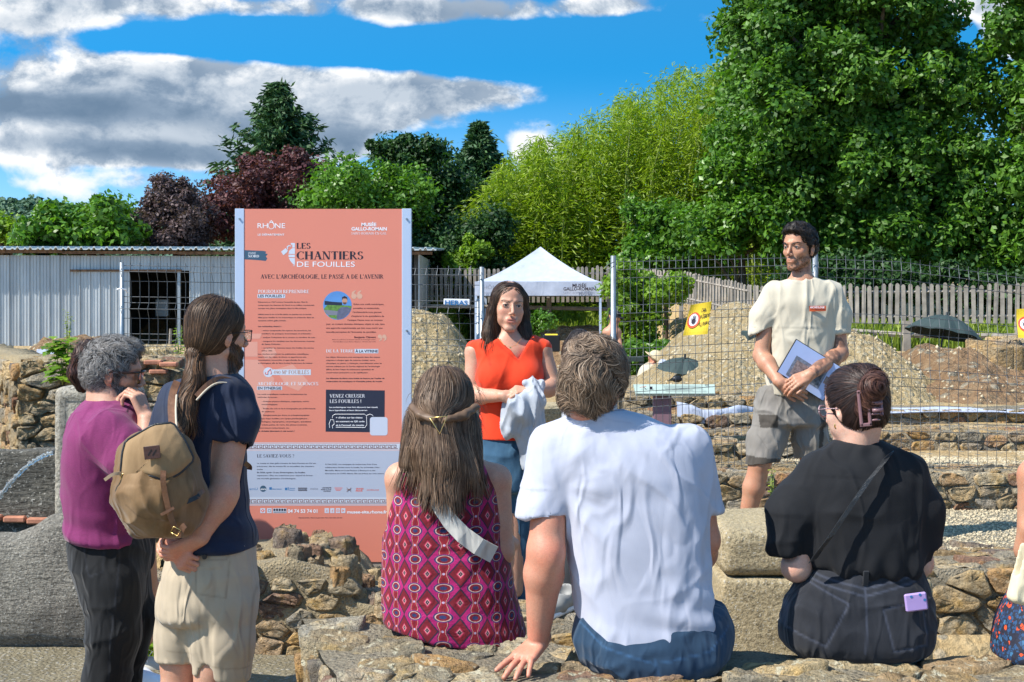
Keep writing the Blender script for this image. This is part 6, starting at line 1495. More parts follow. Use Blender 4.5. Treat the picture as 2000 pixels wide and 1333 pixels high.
 para([('Les éléments de décor sont traités en interne par l’atelier de', 114), ('restauration de mosaïques et d’enduits peints du musée.', 110)], 637, 740.5, 6, 110, st='B')
 poly([(636.5, 761.5), (751.5, 763), (751, 845), (636, 843.5)], M['navy_print'], t, 'dark_box', .004)
 serif('VENEZ CREUSER', 644, 777, 6.8, 69, Wt, t, .14); serif('LES FOUILLES !', 644, 787.5, 6.8, 62, Wt, t, .14)
 para([('Les archéologues vous font découvrir leur travail,', 95), ('leurs hypothèses et leurs découvertes.', 75)], 643, 797, 6, 100, Wt, 'B', 2.4)
 para([('+ d’infos sur les visites', 52), ('en scannant ce QR code', 56), ('et à l’accueil du musée', 55)], 656, 817.5, 7.4, 60, Wt, 'B', 2.9)
 m = MB()
 R_ = [(649, 817), (650, 812), (655, 809.5), (712, 809.5), (716, 813), (716.5, 830), (713, 835.5), (656, 835)]
 m.tube([W(a_, b_, SD - .0006) for a_, b_ in R_], .0014, 4); m.tube([W(a_, b_, SD - .0006) for a_, b_ in ((716, 812), (722, 809.5), (727, 811), (729, 813.5))], .0014, 4)
 m.tube([W(a_, b_, SD - .0006) for a_, b_ in ((644, 836), (643, 828), (646, 820), (652, 821), (653, 829), (649, 832), (650, 837))], .0016, 4); m.out('outline_print', Wt, t)
 rect(722.5, 815, 757, 851, M['lilac_light'], t, 'blank_tile', .006, 5)
 serif('LE SAVIEZ-VOUS ?', 502, 894, 6.2, 73, I, t, .16)
 para([('Le musée et sites gallo-romains de Saint-Romain-en-Gal est', 115), ('précurseur, dès les années 80, en accueillant des chantiers-', 112), ('écoles.', 12)], 502, 906.5, 5.9, 110)
 para([('En 2024, après 12 ans d’interruption, les fouilles', 94)], 502, 924.5, 5.9, 110, st='B'); para([('reprennent ! Elles ont notamment pour objectif de former', 109), ('une nouvelle génération d’archéologues.', 76)], 502, 930.3, 5.9, 110)
 para([('À l’été 2025, une campagne de recherches, fruit d’une', 101), ('collaboration étroite entre le musée, les universités d’Aix-', 107), ('Marseille, Marie-et-Louis-Pasteur à Besançon et des', 98), ('laboratoires du CNRS débute. Elle est prévue sur trois saisons.', 116)], 635, 908.5, 6.0, 110)
 sans('amU', 487, 957.5, 4.6, 16, M['blue_print'], t, 'R'); poly(disc(514, 955, 6.2), M['teal_print'], t, 'logo_disc', .005); sans('cnrs', 509, 957.2, 3.2, 10.5, Wt, t, 'B', off=.0075)
 rect(526, 952, 531, 957, M['blue_print'], t, 'logo_mark', .005); sans('Maison Sciences', 532, 956.5, 2.0, 18, M['blue_print'], t, 'B'); rect(556.5, 953, 561, 958, M['blue_print'], t, 'logo_mark', .005); rect(562, 952, 563.6, 958, M['blue_print'], t, 'logo_mark', .005); sans('ChronoLab', 565, 955, 1.9, 11, M['blue_print'], t, 'B'); sans('Besançon', 565, 958.3, 1.9, 11, M['blue_print'], t, 'B')
 rect(582, 953, 600, 954.5, I, t, 'logo_mark', .005); sans('CHRONO ENVIRONNEMENT', 582, 957.2, 2.0, 18, I, t, 'B'); rect(582, 958, 600, 959.4, I, t, 'logo_mark', .005)
 sans('mshe', 606, 957, 4.2, 15, M['grey_print'], t); sans('UNIVERSITÉ', 629, 954.5, 2.2, 18, I, t, 'B'); sans('MARIE & LOUIS', 627, 957.8, 2.0, 20, I, t, 'B'); sans('PASTEUR', 632, 961, 2.0, 14, I, t, 'B')
 for k in range(3): rect(653 + k * 1.5, 953 + k * 2.4, 669 - k * 2, 954 + k * 2.4, M['red_print'], t, 'logo_mark', .005)
 m = MB(); 
 for (x0, y0, x1, y1) in ((677, 953, 686, 961), (677, 961, 686, 953), (677, 957, 686, 957)): m.tube([W(x0, y0, SD - .0006), W(x1, y1, SD - .0006)], .0012, 4)
 m.out('logo_mark', M['brown_print'], t)
 sans('GRANDE', 695, 956.5, 2.8, 15, M['red_print'], t, 'B'); sans('PRIVÉ', 695, 960.6, 2.8, 13, M['red_print'], t, 'B'); sans('ARCHÉOLOGIE', 716, 958.6, 2.2, 24, M['red_print'], t, 'R')
 for (x0, x1) in ((508.5, 518), (521.5, 530.5), (533, 559.5), (634, 642.5), (645, 653), (656, 664), (666.5, 674.5)): rect(x0, 993, x1, 1002.6, M['label_white'], t, 'logo_tile', .005)
 poly([(513.2, 994.5), (517, 998), (513.2, 1001.5), (509.6, 998)], M['red_print'], t, 'logo_mark', .0056); poly(disc(513.2, 998, 1.2, 8), Wt, t, 'logo_mark', .006)
 rect(523.5, 995, 528.5, 1000.6, M['grey_print'], t, 'logo_mark', .0056); rect(524.5, 996, 527.5, 999.6, M['label_white'], t, 'logo_mark', .006)
 for k in range(5): rect(534 + k * 5.1, 994, 538 + k * 5.1, 998.6, I, t, 'access_icon', .0056)
 rect(534, 1000, 558.5, 1001.4, I, t, 'access_icon', .0056)
 sans('X', 636, 1000.6, 4.6, 4.4, M['salmon'], t, 'B', off=.0065); sans('f', 647.7, 1001.2, 5.0, 3.0, M['salmon'], t, 'B', off=.0065)
 poly([(668.5, 995.2), (673, 997.8), (668.5, 1000.4)], M['salmon'], t, 'logo_mark', .006); poly(disc(660, 997.8, 3.1, 14), M['salmon'], t, 'logo_mark', .0056); poly(disc(660, 997.8, 2.1, 14), M['label_white'], t, 'logo_mark', .006); poly(disc(660, 997.8, 1.1, 10), M['salmon'], t, 'logo_mark', .0064)
 sans('04 74 53 74 01', 562, 1002, 6.6, 58, Wt, t, 'B'); sans('musee-site.rhone.fr', 678, 1003.2, 5.6, 78, Wt, t, 'B')
 sans('Département du Rhône – Musée et sites gallo-romains – Photos : Fabrice Schaff – Juillet 2025', 583, 1012.4, 1.5, 85, I, t, 'B')
M['ochre_print'] = plain('ochre_print', (0.42, 0.17, 0.09), .5, 0, 0); M['sky_print'] = plain('sky_print', (0.10, 0.27, 0.60), .5, 0, .1, 20); M['green_print'] = plain('green_print', (0.12, 0.25, 0.05), .5, 0, .4, 60)
M['shirt_print'] = plain('shirt_print', (0.12, 0.13, 0.20), .5, 0, .2, 60); M['skin_print'] = plain('skin_print', (0.50, 0.27, 0.18), .5, 0, .1); M['brown_print'] = plain('brown_print', (0.14, 0.06, 0.04), .5, 0, 0)
M['salmon_pale'] = plain('pale_quote_print', (0.66, 0.38, 0.27), .5, 0, 0); M['brown_ink'] = plain('brown_ink', (0.13, 0.03, 0.03), .5, 0, 0); M['lilac_light'] = plain('pale_tile', (0.55, 0.60, 0.72), .5, 0, 0)
board()
def flush_text():
 ref = bpy.data.curves.new('r', 'FONT'); ref.body = 'H'; ro = bpy.data.objects.new('r', ref); COL.objects.link(ro); tmp = []
 for (s, p, h, w, mat, par, nm, st, R) in TEXT:
  c = bpy.data.curves.new('t', 'FONT'); c.body = s; c.resolution_u = 2 if h < .012 else 4
  if st == 'B' or h < .012: c.offset = 0.028 if st == 'B' else 0.012
  o = bpy.data.objects.new('t', c); COL.objects.link(o); tmp.append(o)
 dg = bpy.context.evaluated_depsgraph_get(); dg.update()
 def co(o):
  me = bpy.data.meshes.new_from_object(o.evaluated_get(dg)); V = np.zeros(len(me.vertices) * 3, np.float32); me.vertices.foreach_get('co', V); return V.reshape(-1, 3), [tuple(p.vertices) for p in me.polygons]
 rv, _ = co(ro); cap = float(rv[:, 1].max())
 for o, (s, p, h, w, mat, par, nm, st, R) in zip(tmp, TEXT):
  V, Fc = co(o)
  if len(V) == 0: continue
  x0, x1 = V[:, 0].min(), V[:, 0].max(); sy = h / cap; sx = (w / (x1 - x0)) if w else sy
  R = np.array(R, float); Wd = np.array(p) + ((V[:, :1] - x0) * sx) * R[:, 0] + V[:, 1:2] * sy * R[:, 2]
  mesh(nm, Wd, Fc, mat, par, False)
 for o in tmp + [ro]: bpy.data.objects.remove(o)
# ---------------------------------------------------------------- people
M['skin'] = skin_mat('skin', (0.53, 0.30, 0.205)); M['skin_tan'] = skin_mat('tanned_skin', (0.45, 0.24, 0.15)); M['skin_pale'] = skin_mat('pale_skin', (0.60, 0.38, 0.29)); M['skin_red'] = skin_mat('reddened_skin', (0.52, 0.25, 0.165))
def LF(st):
 return [(W(0, py, d)[2], W((a + b) / 2, py, d)[0], d, (b - a) / 2 / F * d, ry) for (py, a, b, d, ry) in st]
def frame(yaw, pitch=0, roll=0):
 return Rz(-rad(yaw)) @ Rx(-rad(pitch)) @ Ry(rad(roll))
class Head:
 def __init__(s, c, yaw, pitch=0, roll=0, k=1.0): s.c = np.array(c, float); s.R = frame(yaw, pitch, roll); s.k = k
 def w(s, p): return s.c + s.R @ (np.array(p, float) * s.k)
 def loc(s, V): return (V - s.c) @ s.R / s.k
 def E(s, c, r, R=None): return el(s.w(c), np.array(r) * s.k, s.R if R is None else s.R @ R)
 def C(s, a, b, ra, rb): return rc(s.w(a), s.w(b), ra * s.k, rb * s.k)
def add_head(S, H, female=False, ears=True, mouth=0.0):
 E, C = H.E, H.C
 S.u(E((0, -.014, .045), (.073, .093, .082)), .01).u(E((0, .022, -.012), (.060, .066, .088)), .03)
 jw = .037 if female else .053
 if female:
  for x in (-1, 1): S.u(E((x * .032, .056, -.046), (.024, .022, .030)), .02)
 for x in (-1, 1):
  S.u(C((x * jw, .008, -.055), (x * .014, .074, -.096), .016, .014), .022)
  S.u(E((x * .040, .056, -.016), (.020, .019, .017)), .022)
  S.u(C((x * .012, .087, .034), (x * .044, .066, .030), .0055 if female else .011, .008), .014)
 S.u(E((0, .078, -.094), (.020, .014, .015)), .018)
 S.u(E((0, .048, .060), (.054, .034, .042)), .02)
 S.u(C((0, .088, .020), (0, .112, -.022), .0065, .0095), .010)
 for x in (-1, 1): S.u(E((x * .0115, .100, -.029), (.0085, .010, .0075)), .006)
 S.u(E((0, .082, -.060), (.028, .018, .020)), .016)
 S.u(E((0, .0920, -.0540), (.021, .0075, .0038)), .005).u(E((0, .0912, -.0635 - mouth), (.018, .0075, .0045)), .005)
 S.sub(E((0, .1015, -.0588 - mouth / 2), (.020, .009, .0012 + mouth * .6)), .002)
 for x in (-1, 1):
  S.sub(E((x * .0315, .099, .012), (.016, .0135, .010)), .016)
  S.u(E((x * .0315, .074, .011), (.0160, .0135, .0125)), .004)
  S.sub(E((x * .0315, .090, .0105), (.0135, .010, .0036)), .0015)
  if ears:
   Re = Ry(x * .12) @ Rz(-x * .35)
   S.u(E((x * .077, -.006, -.004), (.010, .019, .031), Re), .006).sub(E((x * .088, .001, .002), (.008, .010, .018), Re), .004)
   S.u(E((x * .073, .000, -.030), (.007, .009, .010)), .005)
def eyes(t, H, iris=True):
 for x in (-1, 1):
  s = SDF().u(H.E((x * .0315, .0745, .0105), (.0125, .0125, .0125))); sdf_mesh('eye', s, .003, M['eye_white'], t)
  s = SDF().u(H.E((x * .0315, .0838, .0102), (.0060, .0040, .0060))); sdf_mesh('iris', s, .0018, M['iris'], t)
def brows(t, H, col, th=.0042, tilt=0.0, n=60, seed=3):
 r = np.random.RandomState(seed); P = []; Nn = []
 for x in (-1, 1):
  for i in range(n):
   q = r.rand(); a = np.array([x * (.013 + .036 * q), .098 - .024 * q * q, .0275 + .008 * math.sin(q * 2.6) + tilt * (1 - q) + (r.rand() - .5) * th * 1.6]); dv = np.array([x * .008, -.001 - .006 * q, .002 - .003 * q])
   P.append([H.w(a + dv * k) for k in (0, .5, 1)]); Nn.append([H.R @ np.array([x * .3, 1, .2])] * 3)
 ribbons('eyebrow', np.array(P), np.full(len(P), .0012), np.tile(np.array([col], np.float32), (len(P), 1)), M['hair'], t, np.array(Nn))
def lashes(t, H):
 for x in (-1, 1):
  m = MB(); pts = [H.w((x * (.0315 + u), .0895 - .35 * abs(u) - .1 * max(u, 0), .0158 - 22 * u * u)) for u in np.linspace(-.0135, .0145, 7)]; m.tube(pts, .0012, 4)
  m.out('lash_line', M['black'], t)
def hand(S, w, dr, back, k=1.0, side=1, curl=(.2, .2, .2, .25), spread=.10, thumb=(.75, .3), tcurl=.3, fl=1.0):
 y = np.array(dr, float); y /= np.linalg.norm(y); z = np.array(back, float); z -= y * (z @ y); z /= np.linalg.norm(z); x = np.cross(y, z); R = np.stack([x, y, z], 1)
 P = lambda a: np.array(w) + R @ (np.array(a, float) * k)
 for i in range(4):
  xo = side * (.029 - .0195 * i); S.u(rc(P((xo * .6, .008, 0)), P((xo, .088 - .003 * abs(i - 1), .002)), .0155 * k, .0125 * k), .010)
 S.u(rc(P((0, -.02, 0)), P((0, .03, 0)), .024 * k, .020 * k), .012)
 tips = []
 for i in range(4):
  xo = side * (.029 - .0195 * i); L = (.040, .045, .042, .033)[i] * fl; p = np.array([xo, .092 - .004 * abs(i - 1.3), .002]); a = -curl[i]; az = side * (1.4 - i) * spread; r0 = (.0098, .0100, .0096, .0086)[i]
  for j, f in enumerate((1.0, .66, .52)):
   dv = np.array([math.sin(az) * math.cos(a), math.cos(az) * math.cos(a), math.sin(a)]); q = p + dv * L * f; S.u(rc(P(p), P(q), r0 * k, r0 * .90 * k), .0035); p = q; a -= curl[i] * (1.25 if j == 0 else .8); r0 *= .92
  tips.append(P(p))
 p = np.array([side * .022, .020, -.006]); dv = np.array([side * math.sin(thumb[0]), math.cos(thumb[0]), -math.sin(thumb[1])]); dv /= np.linalg.norm(dv)
 q = p + dv * .045; S.u(rc(P(p), P(q), .0150 * k, .0118 * k), .009); dv2 = dv + np.array([-side * tcurl, tcurl * .3, 0]); dv2 /= np.linalg.norm(dv2); q2 = q + dv2 * .030; S.u(rc(P(q), P(q2), .0116 * k, .0102 * k), .004); dv3 = dv2 + np.array([-side * tcurl * .6, 0, 0]); dv3 /= np.linalg.norm(dv3); S.u(rc(P(q2), P(q2 + dv3 * .023), .0102 * k, .0088 * k), .003)
 return R, P
def arm(S, sh, elb, wr, r=(.050, .041, .028), k=.02):
 sh, elb, wr = [np.array(a, float) for a in (sh, elb, wr)]
 S.u(rc(sh, elb, r[0], r[1] * .97), k)
 mid = elb + (wr - elb) * .28; S.u(rc(elb, mid, r[1], r[1] * 1.06), k).u(rc(mid, wr, r[1] * 1.06, r[2]), k)
def wrinkle(V, seed, amp, freq, st=(1, 1, 1)):
 p = V * np.array(st, np.float32); n = sn(p, freq, seed, 2, .5, 5); r = 1 - np.abs(n) * 2.2
 q = p @ np.array([[.8, .1, -.6], [0, 1, 0], [.5, .1, .45]], np.float32); m = 1 - np.abs(sn(q, freq * 1.5, seed + 3, 1, .5, 4)) * 2.6
 return 1.7 * amp * (np.clip(r, -1, 1) ** 3 * .8 + .5 * sn(p, freq * .5, seed + 9, 1) + .9 * np.clip(m, 0, 1) ** 2)
def drag(V, c, Rr, n, amp, seed=0, ax=(0, 2), ph=0.0):
 dx = V[:, ax[0]] - c[ax[0]]; dz = V[:, ax[1]] - c[ax[1]]; rr = np.sqrt(dx * dx + dz * dz); a = np.arctan2(dz, dx)
 s_ = np.sin(n * .7 * a + ph + 2.4 * sn(V, 7, seed, 2)); s_ = np.sign(s_) * np.abs(s_) ** 1.6 * (.55 + .45 * sn(V, 9, seed + 5, 1))
 return .8 * amp * s_ * np.exp(-(rr / Rr) ** 2) * np.clip((rr - .02) / .09, 0, 1)
def seg(V, a, b):
 a = np.array(a, np.float32); b = np.array(b, np.float32); ab = b - a; t = np.clip(((V - a) @ ab) / (ab @ ab), 0, 1); return np.linalg.norm(V - a - t[:, None] * ab, axis=1), t
def line_px(V, pts, d, w):
 out = np.full(len(V), 9.0)
 for i in range(len(pts) - 1):
  a = W(*pts[i], d); b = W(*pts[i + 1], d); P = V.copy(); P[:, 1] = d; out = np.minimum(out, seg(P, a, b)[0])
 return np.clip(1 - out / w, 0, 1)
def tint(V, m, c): return np.ones((len(V), 3)) * (1 - m[:, None]) + np.array(c)[None] * m[:, None]
def shoe(t, p, yaw, mat, k=1.0, stripe=None):
 R = Rz(-rad(yaw)); p = np.array(p, float); q = lambda a: p + R @ (np.array(a) * k)
 S = SDF().u(rc(q((0, -.04, .045)), q((0, .06, .045)), .042 * k, .040 * k), .02).u(rc(q((0, .06, .035)), q((.004, .17, .028)), .040 * k, .030 * k), .03).u(rc(q((0, -.05, .05)), q((0, -.04, .10)), .036 * k, .038 * k), .02); S.cut(p + (0, 0, .004), (0, 0, -1)); S.sub(rc(q((0, -.03, .10)), q((0, -.03, .16)), .034 * k, .036 * k))
 o = sdf_mesh('shoe', S, .006, mat, t)
 S2 = SDF().u(rc(q((0, -.05, .012)), q((.004, .17, .012)), .046 * k, .038 * k), .02).cut(p + (0, 0, .026), (0, 0, 1)).cut(p, (0, 0, -1)); sdf_mesh('sole', S2, .008, M['white_plastic'], t)
 if stripe:
  m = MB()
  for s_ in (-1, 1):
   for j in range(3): m.tube([q((s_ * .041, .035 + j * .018, .028)), q((s_ * .040, .028 + j * .018, .050)), q((s_ * .028, .022 + j * .018, .072))], .0035, 5)
  m.out('stripe', stripe, t)
  m = MB()
  for j in range(5): m.tube([q((-.022, .03 + j * .02, .080 - j * .006)), q((0, .035 + j * .02, .088 - j * .006)), q((.022, .03 + j * .02, .080 - j * .006))], .003, 5)
  m.tube([q((0, .035, .09)), q((-.03, .03, .115)), q((-.045, .05, .10)), q((-.01, .045, .09))], .0022, 5); m.tube([q((0, .035, .09)), q((.035, .04, .11)), q((.05, .06, .07))], .0022, 5); m.out('lace', M['ink_white'], t, True)
def capshape(H, th=.008, cut=((0, .072, .078), (0, .83, -.55)), nape=-.07, extra=()):
 S = SDF().u(H.E((0, -.014, .045), (.073 + th, .093 + th, .082 + th)), .01).u(H.E((0, -.030, -.005), (.066 + th, .070 + th, .075)), .03)
 for f in extra: S.u(f, .02)
 S.cut(H.w(cut[0]), H.R @ np.array(cut[1]), .01); S.cut(H.w((0, 0, nape)), H.R @ np.array((0, -.25, -1)), .01)
 return S
T_ = np.array
def man_white():
 d = 3.97; t = thing('person', (W(1270, 0, d)[0], d, .78), 'man in a white t-shirt sitting with his left hand flat on the wall', 'person')
 H = Head(W(1157, 756, d - .01), 22, 8, 13, .94)
 S = SDF(); add_head(S, H)
 neck = W(1172, 815, d); S.u(rc(H.w((0, -.03, -.05)), neck + T_([.01, 0, -.05]), .056, .058), .02)
 S.u(rc(neck + T_([.02, 0, -.14]), W(1265, 1180, d), .08, .10), .03)
 shL, shR = W(1083, 888, d), W(1352, 888, d + .02); S.u(rc(neck + T_([0, 0, -.10]), shL, .05, .045), .03).u(rc(neck + T_([0, 0, -.10]), shR, .05, .045), .03)
 eL = W(1066, 1075, d - .06); wL = W(1052, 1238, d - .02); arm(S, shL, eL, wL, (.056, .050, .032), .02); S.u(el(eL + T_([.012, -.025, -.02]), (.030, .030, .040)), .03)
 hw = W(1050, 1252, d - .01)
 hand(S, W(1054, 1252, d - .00), T_([-.50, -.74, -.34]), T_([-.16, -.28, .94]), .98, 1, (.04, .10, .12, .16), .17, (-.55, -.1), .1, .86)
 eR = W(1374, 1055, d + .04); wR = W(1350, 1140, d + .30); arm(S, shR, eR, wR, (.05, .045, .030)); hand(S, wR, T_([-.3, .8, -.4]), T_([.5, .2, .8]), 1.0, -1)
 def col(V, N):
  q = H.loc(V); er = (np.abs(q[:, 0]) > .066) & (np.abs(q[:, 1] + .005) < .035) & (np.abs(q[:, 2]) < .045); m = er * 1.0
  c = tint(V, m, (1.35, .55, .50)); m2 = np.clip(1 - np.linalg.norm(V - (eL + T_([.015, -.05, .0])), axis=1) / .05, 0, 1); c *= tint(V, m2 * .6, (1.1, .75, .7))
  kn = np.clip(1 - np.linalg.norm(V - hw - T_([-.07, -.05, -.03]), axis=1) / .12, 0, 1); return c * tint(V, kn * .5, (1.12, .86, .84))
 sdf_mesh('body', S, .0045, M['skin_red'], t, colf=col)
 st = LF([(798, 1118, 1230, d - .01, .070), (810, 1110, 1246, d - .005, .076), (826, 1092, 1292, d, .086), (845, 1075, 1338, d, .098), (875, 1062, 1362, d, .118), (920, 1072, 1374, d, .130), (1000, 1100, 1384, d, .138), (1080, 1108, 1388, d, .140), (1150, 1118, 1404, d, .142), (1200, 1124, 1420, d, .146), (1250, 1128, 1430, d, .150), (1300, 1130, 1432, d, .152)])
 S = SDF().u(loft(st, 2.35, .03)); 
 sL1 = W(1058, 1000, d - .03); sR1 = W(1381, 995, d + .03); S.u(rc(shL + T_([.005, 0, .02]), sL1 + T_([-.004, 0, -.03]), .072, .070), .035).u(rc(shR + T_([-.01, 0, .02]), sR1 + T_([0, 0, -.03]), .066, .050), .035)
 S.cut(W(1060, 1003, d), T_([-.28, 0, -1])) if False else None
 dL = (sL1 - shL) / np.linalg.norm(sL1 - shL)
 def hemcut(p):     # bottom hem curve and both sleeve hems
  x = p[:, 0]; z = p[:, 2]; px = x / d * F + CX
  hz = CZ - (np.interp(px, [1100, 1128, 1180, 1230, 1275, 1330, 1400, 1435], [1180, 1200, 1248, 1270, 1278, 1276, 1245, 1215]) - HY) / F * d
  e = hz - z - .35 * (p[:, 1] - (d - .15)).clip(0, 1) * 0
  sl = (p[:, 0] < W(1103, 0, d)[0]); e2 = (CZ - (998 + .20 * (1103 - px) * .0 - (1103 - px) * -.10 - HY) / F * d) - z
  sr = (p[:, 0] > W(1384, 0, d)[0] - (z > W(0, 1010, d)[2]) * 0); e3 = (CZ - (1004 - HY) / F * d) - z
  return np.where(sl & (z < W(0, 960, d)[2]), e2, np.where(sr & (z < W(0, 960, d)[2]), e3, e)).astype(np.float32)
 S.ops.append(('i', hemcut, .003)); S.sub(rc(W(1060, 990, d - .03), eL, .055, .053), .003); S.sub(rc(W(1381, 990, d + .03), eR, .038, .040), .004)
 S.sub(el(W(1174, 800, d), (.063, .063, .010)), .004)
 def dsp(V, N):
  a = W(1095, 950, d); b = W(1372, 950, d); c = W(1440, 1190, d); e = W(1180, 830, d)
  wv = wrinkle(V, 3, .0030, 12, (1, 1, .8)) * .8 + drag(V, a, .22, 9, .006, 1, ph=1.0) + drag(V, b, .24, 10, .007, 2) + drag(V, e, .32, 14, .004, 4)
  lowb = np.clip((W(0, 1100, d)[2] - V[:, 2]) / .15, 0, 1) * np.clip((V[:, 2] - W(0, 1250, d)[2]) / .06, 0, 1); wv += lowb * .004 * np.sin((V[:, 2] * 70 + V[:, 0] * 16 + 2.0 * sn(V, 8, 5, 1))) * np.clip((V[:, 0] - .28) / .2, 0, 1)
  return wv
 def colr(V, N): return tint(V, line_px(V, [(1098, 990), (1060, 992), (1030, 988)], d - .05, .004) * .2, (.7, .7, .75)) * tint(V, line_px(V, [(1128, 830), (1180, 815), (1228, 822)], d, .004) * .35, (.6, .62, .7))
 sdf_mesh('t_shirt', S, .0055, M['tee_white'], t, disp=dsp, colf=colr)
 st = LF([(1175, 1135, 1420, d, .12), (1210, 1124, 1428, d, .135), (1245, 1118, 1432, d, .150), (1280, 1135, 1422, d, .155), (1306, 1165, 1395, d, .15), (1318, 1190, 1370, d, .13)])
 S = SDF().u(loft(st, 2.6, .03))
 for x in (1195, 1360): S.u(rc(W(x, 1250, d), W(x, 1225, d + .46), .085, .070), .04).u(rc(W(x, 1225, d + .46), W(x, 1400, d + .52), .070, .05), .03)
 def cj(V, N): return tint(V, np.maximum(line_px(V, [(1120, 1205), (1180, 1260), (1275, 1287), (1380, 1268), (1430, 1225)], d - .1, .004), line_px(V, [(1277, 1280), (1280, 1306)], d - .1, .005)) * .7, (2.2, 2.4, 2.6))
 sdf_mesh('jeans', S, .007, M['jeans_blue'], t, colf=cj, disp=lambda V, N: wrinkle(V, 4, .004, 16))
 ex = [H.E((0, -.045, .075), (.070, .070, .060)), H.E((-.02, .0, .085), (.070, .085, .055)), H.E((0, -.07, .02), (.062, .055, .06)), H.E((0, -.055, -.055), (.058, .045, .05))]
 HS = capshape(H, .014, extra=ex, nape=-.098); HS.sub(H.E((.085, .005, -.012), (.02, .035, .035)), .01).sub(H.E((-.085, .005, -.012), (.02, .035, .035)), .01)
 sdf_mesh('hair_base', HS, .006, M['hair_soft'], t, colf=lambda V, N: np.tile(T_([[.075, .052, .038]]), (len(V), 1)), disp=lambda V, N: wrinkle(V, 6, .006, 45))
 R_ = surf_pts(HS, .01); cr = H.w((.015, -.085, .085))
 def df(p, s):
  v = p - cr; v = v / (np.linalg.norm(v, axis=1, keepdims=True) + 1e-6); return (v + T_([0.25, 0, -.55]) + np.cross(v, H.R @ T_([0, -1, 0])) * .5).astype(np.float32)
 cols = [(.24, .16, .10), (.15, .098, .062), (.08, .052, .034), (.38, .29, .21), (.11, .072, .047), (.27, .19, .13), (.055, .036, .025)]
 hair('hair', t, HS, R_, df, 11250, 7, .0085, 0.0013, cols, 1, (-.002, .013), .8, 48, .006, M['hair_soft'], jt=.22)
M['tee_white'] = cloth_mat('white_cotton', (0.42, 0.44, 0.53), wr=.35, wscale=11); M['jeans_blue'] = cloth_mat('blue_denim', (0.018, 0.045, 0.085), wr=.4, col2=(.035, .075, .13)); 
def woman_black():
 d = 4.10; t = thing('person', (W(1675, 0, d)[0], d, .78), 'woman in a black t-shirt and black jeans sitting, dark hair clipped up', 'person')
 H = Head(W(1669, 799, d), -38, 12, 0, .90)
 S = SDF(); add_head(S, H, True); S.u(rc(H.w((0, -.03, -.05)), W(1674, 890, d), .050, .052), .02).u(rc(W(1676, 960, d), W(1680, 1180, d), .08, .11), .03)
 shL, shR = W(1588, 935, d), W(1770, 935, d); S.u(rc(W(1672, 910, d), shL, .05, .05), .03).u(rc(W(1672, 910, d), shR, .05, .05), .03)
 eL, eR = W(1555, 1108, d - .02), W(1795, 1100, d); arm(S, shL, eL, W(1600, 1130, d + .26), (.052, .040, .026)); arm(S, shR, eR, W(1760, 1130, d + .26), (.052, .038, .026)); hand(S, W(1600, 1130, d + .26), T_([.6, .7, 0]), T_([-.5, .5, .6]), .92, -1); hand(S, W(1760, 1130, d + .26), T_([-.6, .7, 0]), T_([.5, .5, .6]), .92, 1)
 def col(V, N):
  m = np.clip(1 - np.linalg.norm((V - W(1540, 1088, d - .06)) * T_([1, .5, 1.6]), axis=1) / .035, 0, 1); n_ = sn(V, 120, 3, 2); return tint(V, np.clip(m * 3, 0, 1) * (n_ > -.1) * .75, (.25, .28, .32))
 sdf_mesh('body', S, .0045, M['skin_pale'], t, colf=col)
 st = LF([(862, 1630, 1722, d, .066), (871, 1620, 1732, d, .070), (884, 1595, 1765, d, .078), (905, 1580, 1782, d, .100), (940, 1572, 1796, d, .118), (1000, 1570, 1800, d, .128), (1060, 1574, 1802, d, .130), (1100, 1582, 1804, d, .132), (1116, 1596, 1794, d, .125), (1124, 1605, 1785, d, .115)])
 S = SDF().u(loft(st, 2.3, .02)); S.u(chain([W(1592, 930, d), W(1545, 1000, d - .01), W(1537, 1068, d - .02)], [.060, .059, .055]), .045).u(chain([W(1768, 930, d), W(1800, 1000, d), W(1806, 1058, d)], [.060, .058, .046]), .045)
 S.cut(W(1535, 1078, d), T_([-.15, 0, -1])) if False else None
 def sc(p):
  px = p[:, 0] / d * F + CX; z = p[:, 2]; l = (px < 1568); r = px > 1812
  return np.where(l, W(0, 1081, d)[2] - (px - 1540) * .00006 - z, np.where(r, W(0, 1070, d)[2] + (px - 1812) * .0005 - z, -1)).astype(np.float32)
 S.ops.append(('i', sc, .003)); S.sub(rc(W(1540, 1068, d - .02), W(1544, 1120, d - .02), .043, .045)).sub(el(W(1675, 864, d), (.060, .060, .008)), .004)
 def dsp(V, N):
  return wrinkle(V, 5, .004, 11, (1, 1, .8)) + drag(V, W(1590, 1000, d), .25, 9, .008, 1) + drag(V, W(1770, 985, d), .25, 10, .009, 2) + drag(V, W(1700, 925, d), .2, 9, .005, 3) + np.clip((W(0, 1060, d)[2] - V[:, 2]) / .08, 0, 1) * .006 * np.sin(V[:, 0] * 90 + 2 * sn(V, 9, 6, 1))
 sdf_mesh('t_shirt', S, .006, M['tee_black'], t, disp=dsp)
 st = LF([(1090, 1596, 1788, d, .105), (1110, 1586, 1800, d, .118), (1140, 1556, 1812, d, .135), (1180, 1534, 1820, d, .150), (1220, 1524, 1823, d, .158), (1250, 1526, 1822, d, .158), (1270, 1545, 1812, d, .15), (1284, 1570, 1795, d, .13)])
 S = SDF().u(loft(st, 2.6, .03));
 for x in (1600, 1750): S.u(rc(W(x, 1225, d), W(x, 1215, d + .42), .085, .070), .04).u(rc(W(x, 1215, d + .42), W(x, 1390, d + .48), .07, .05), .03)
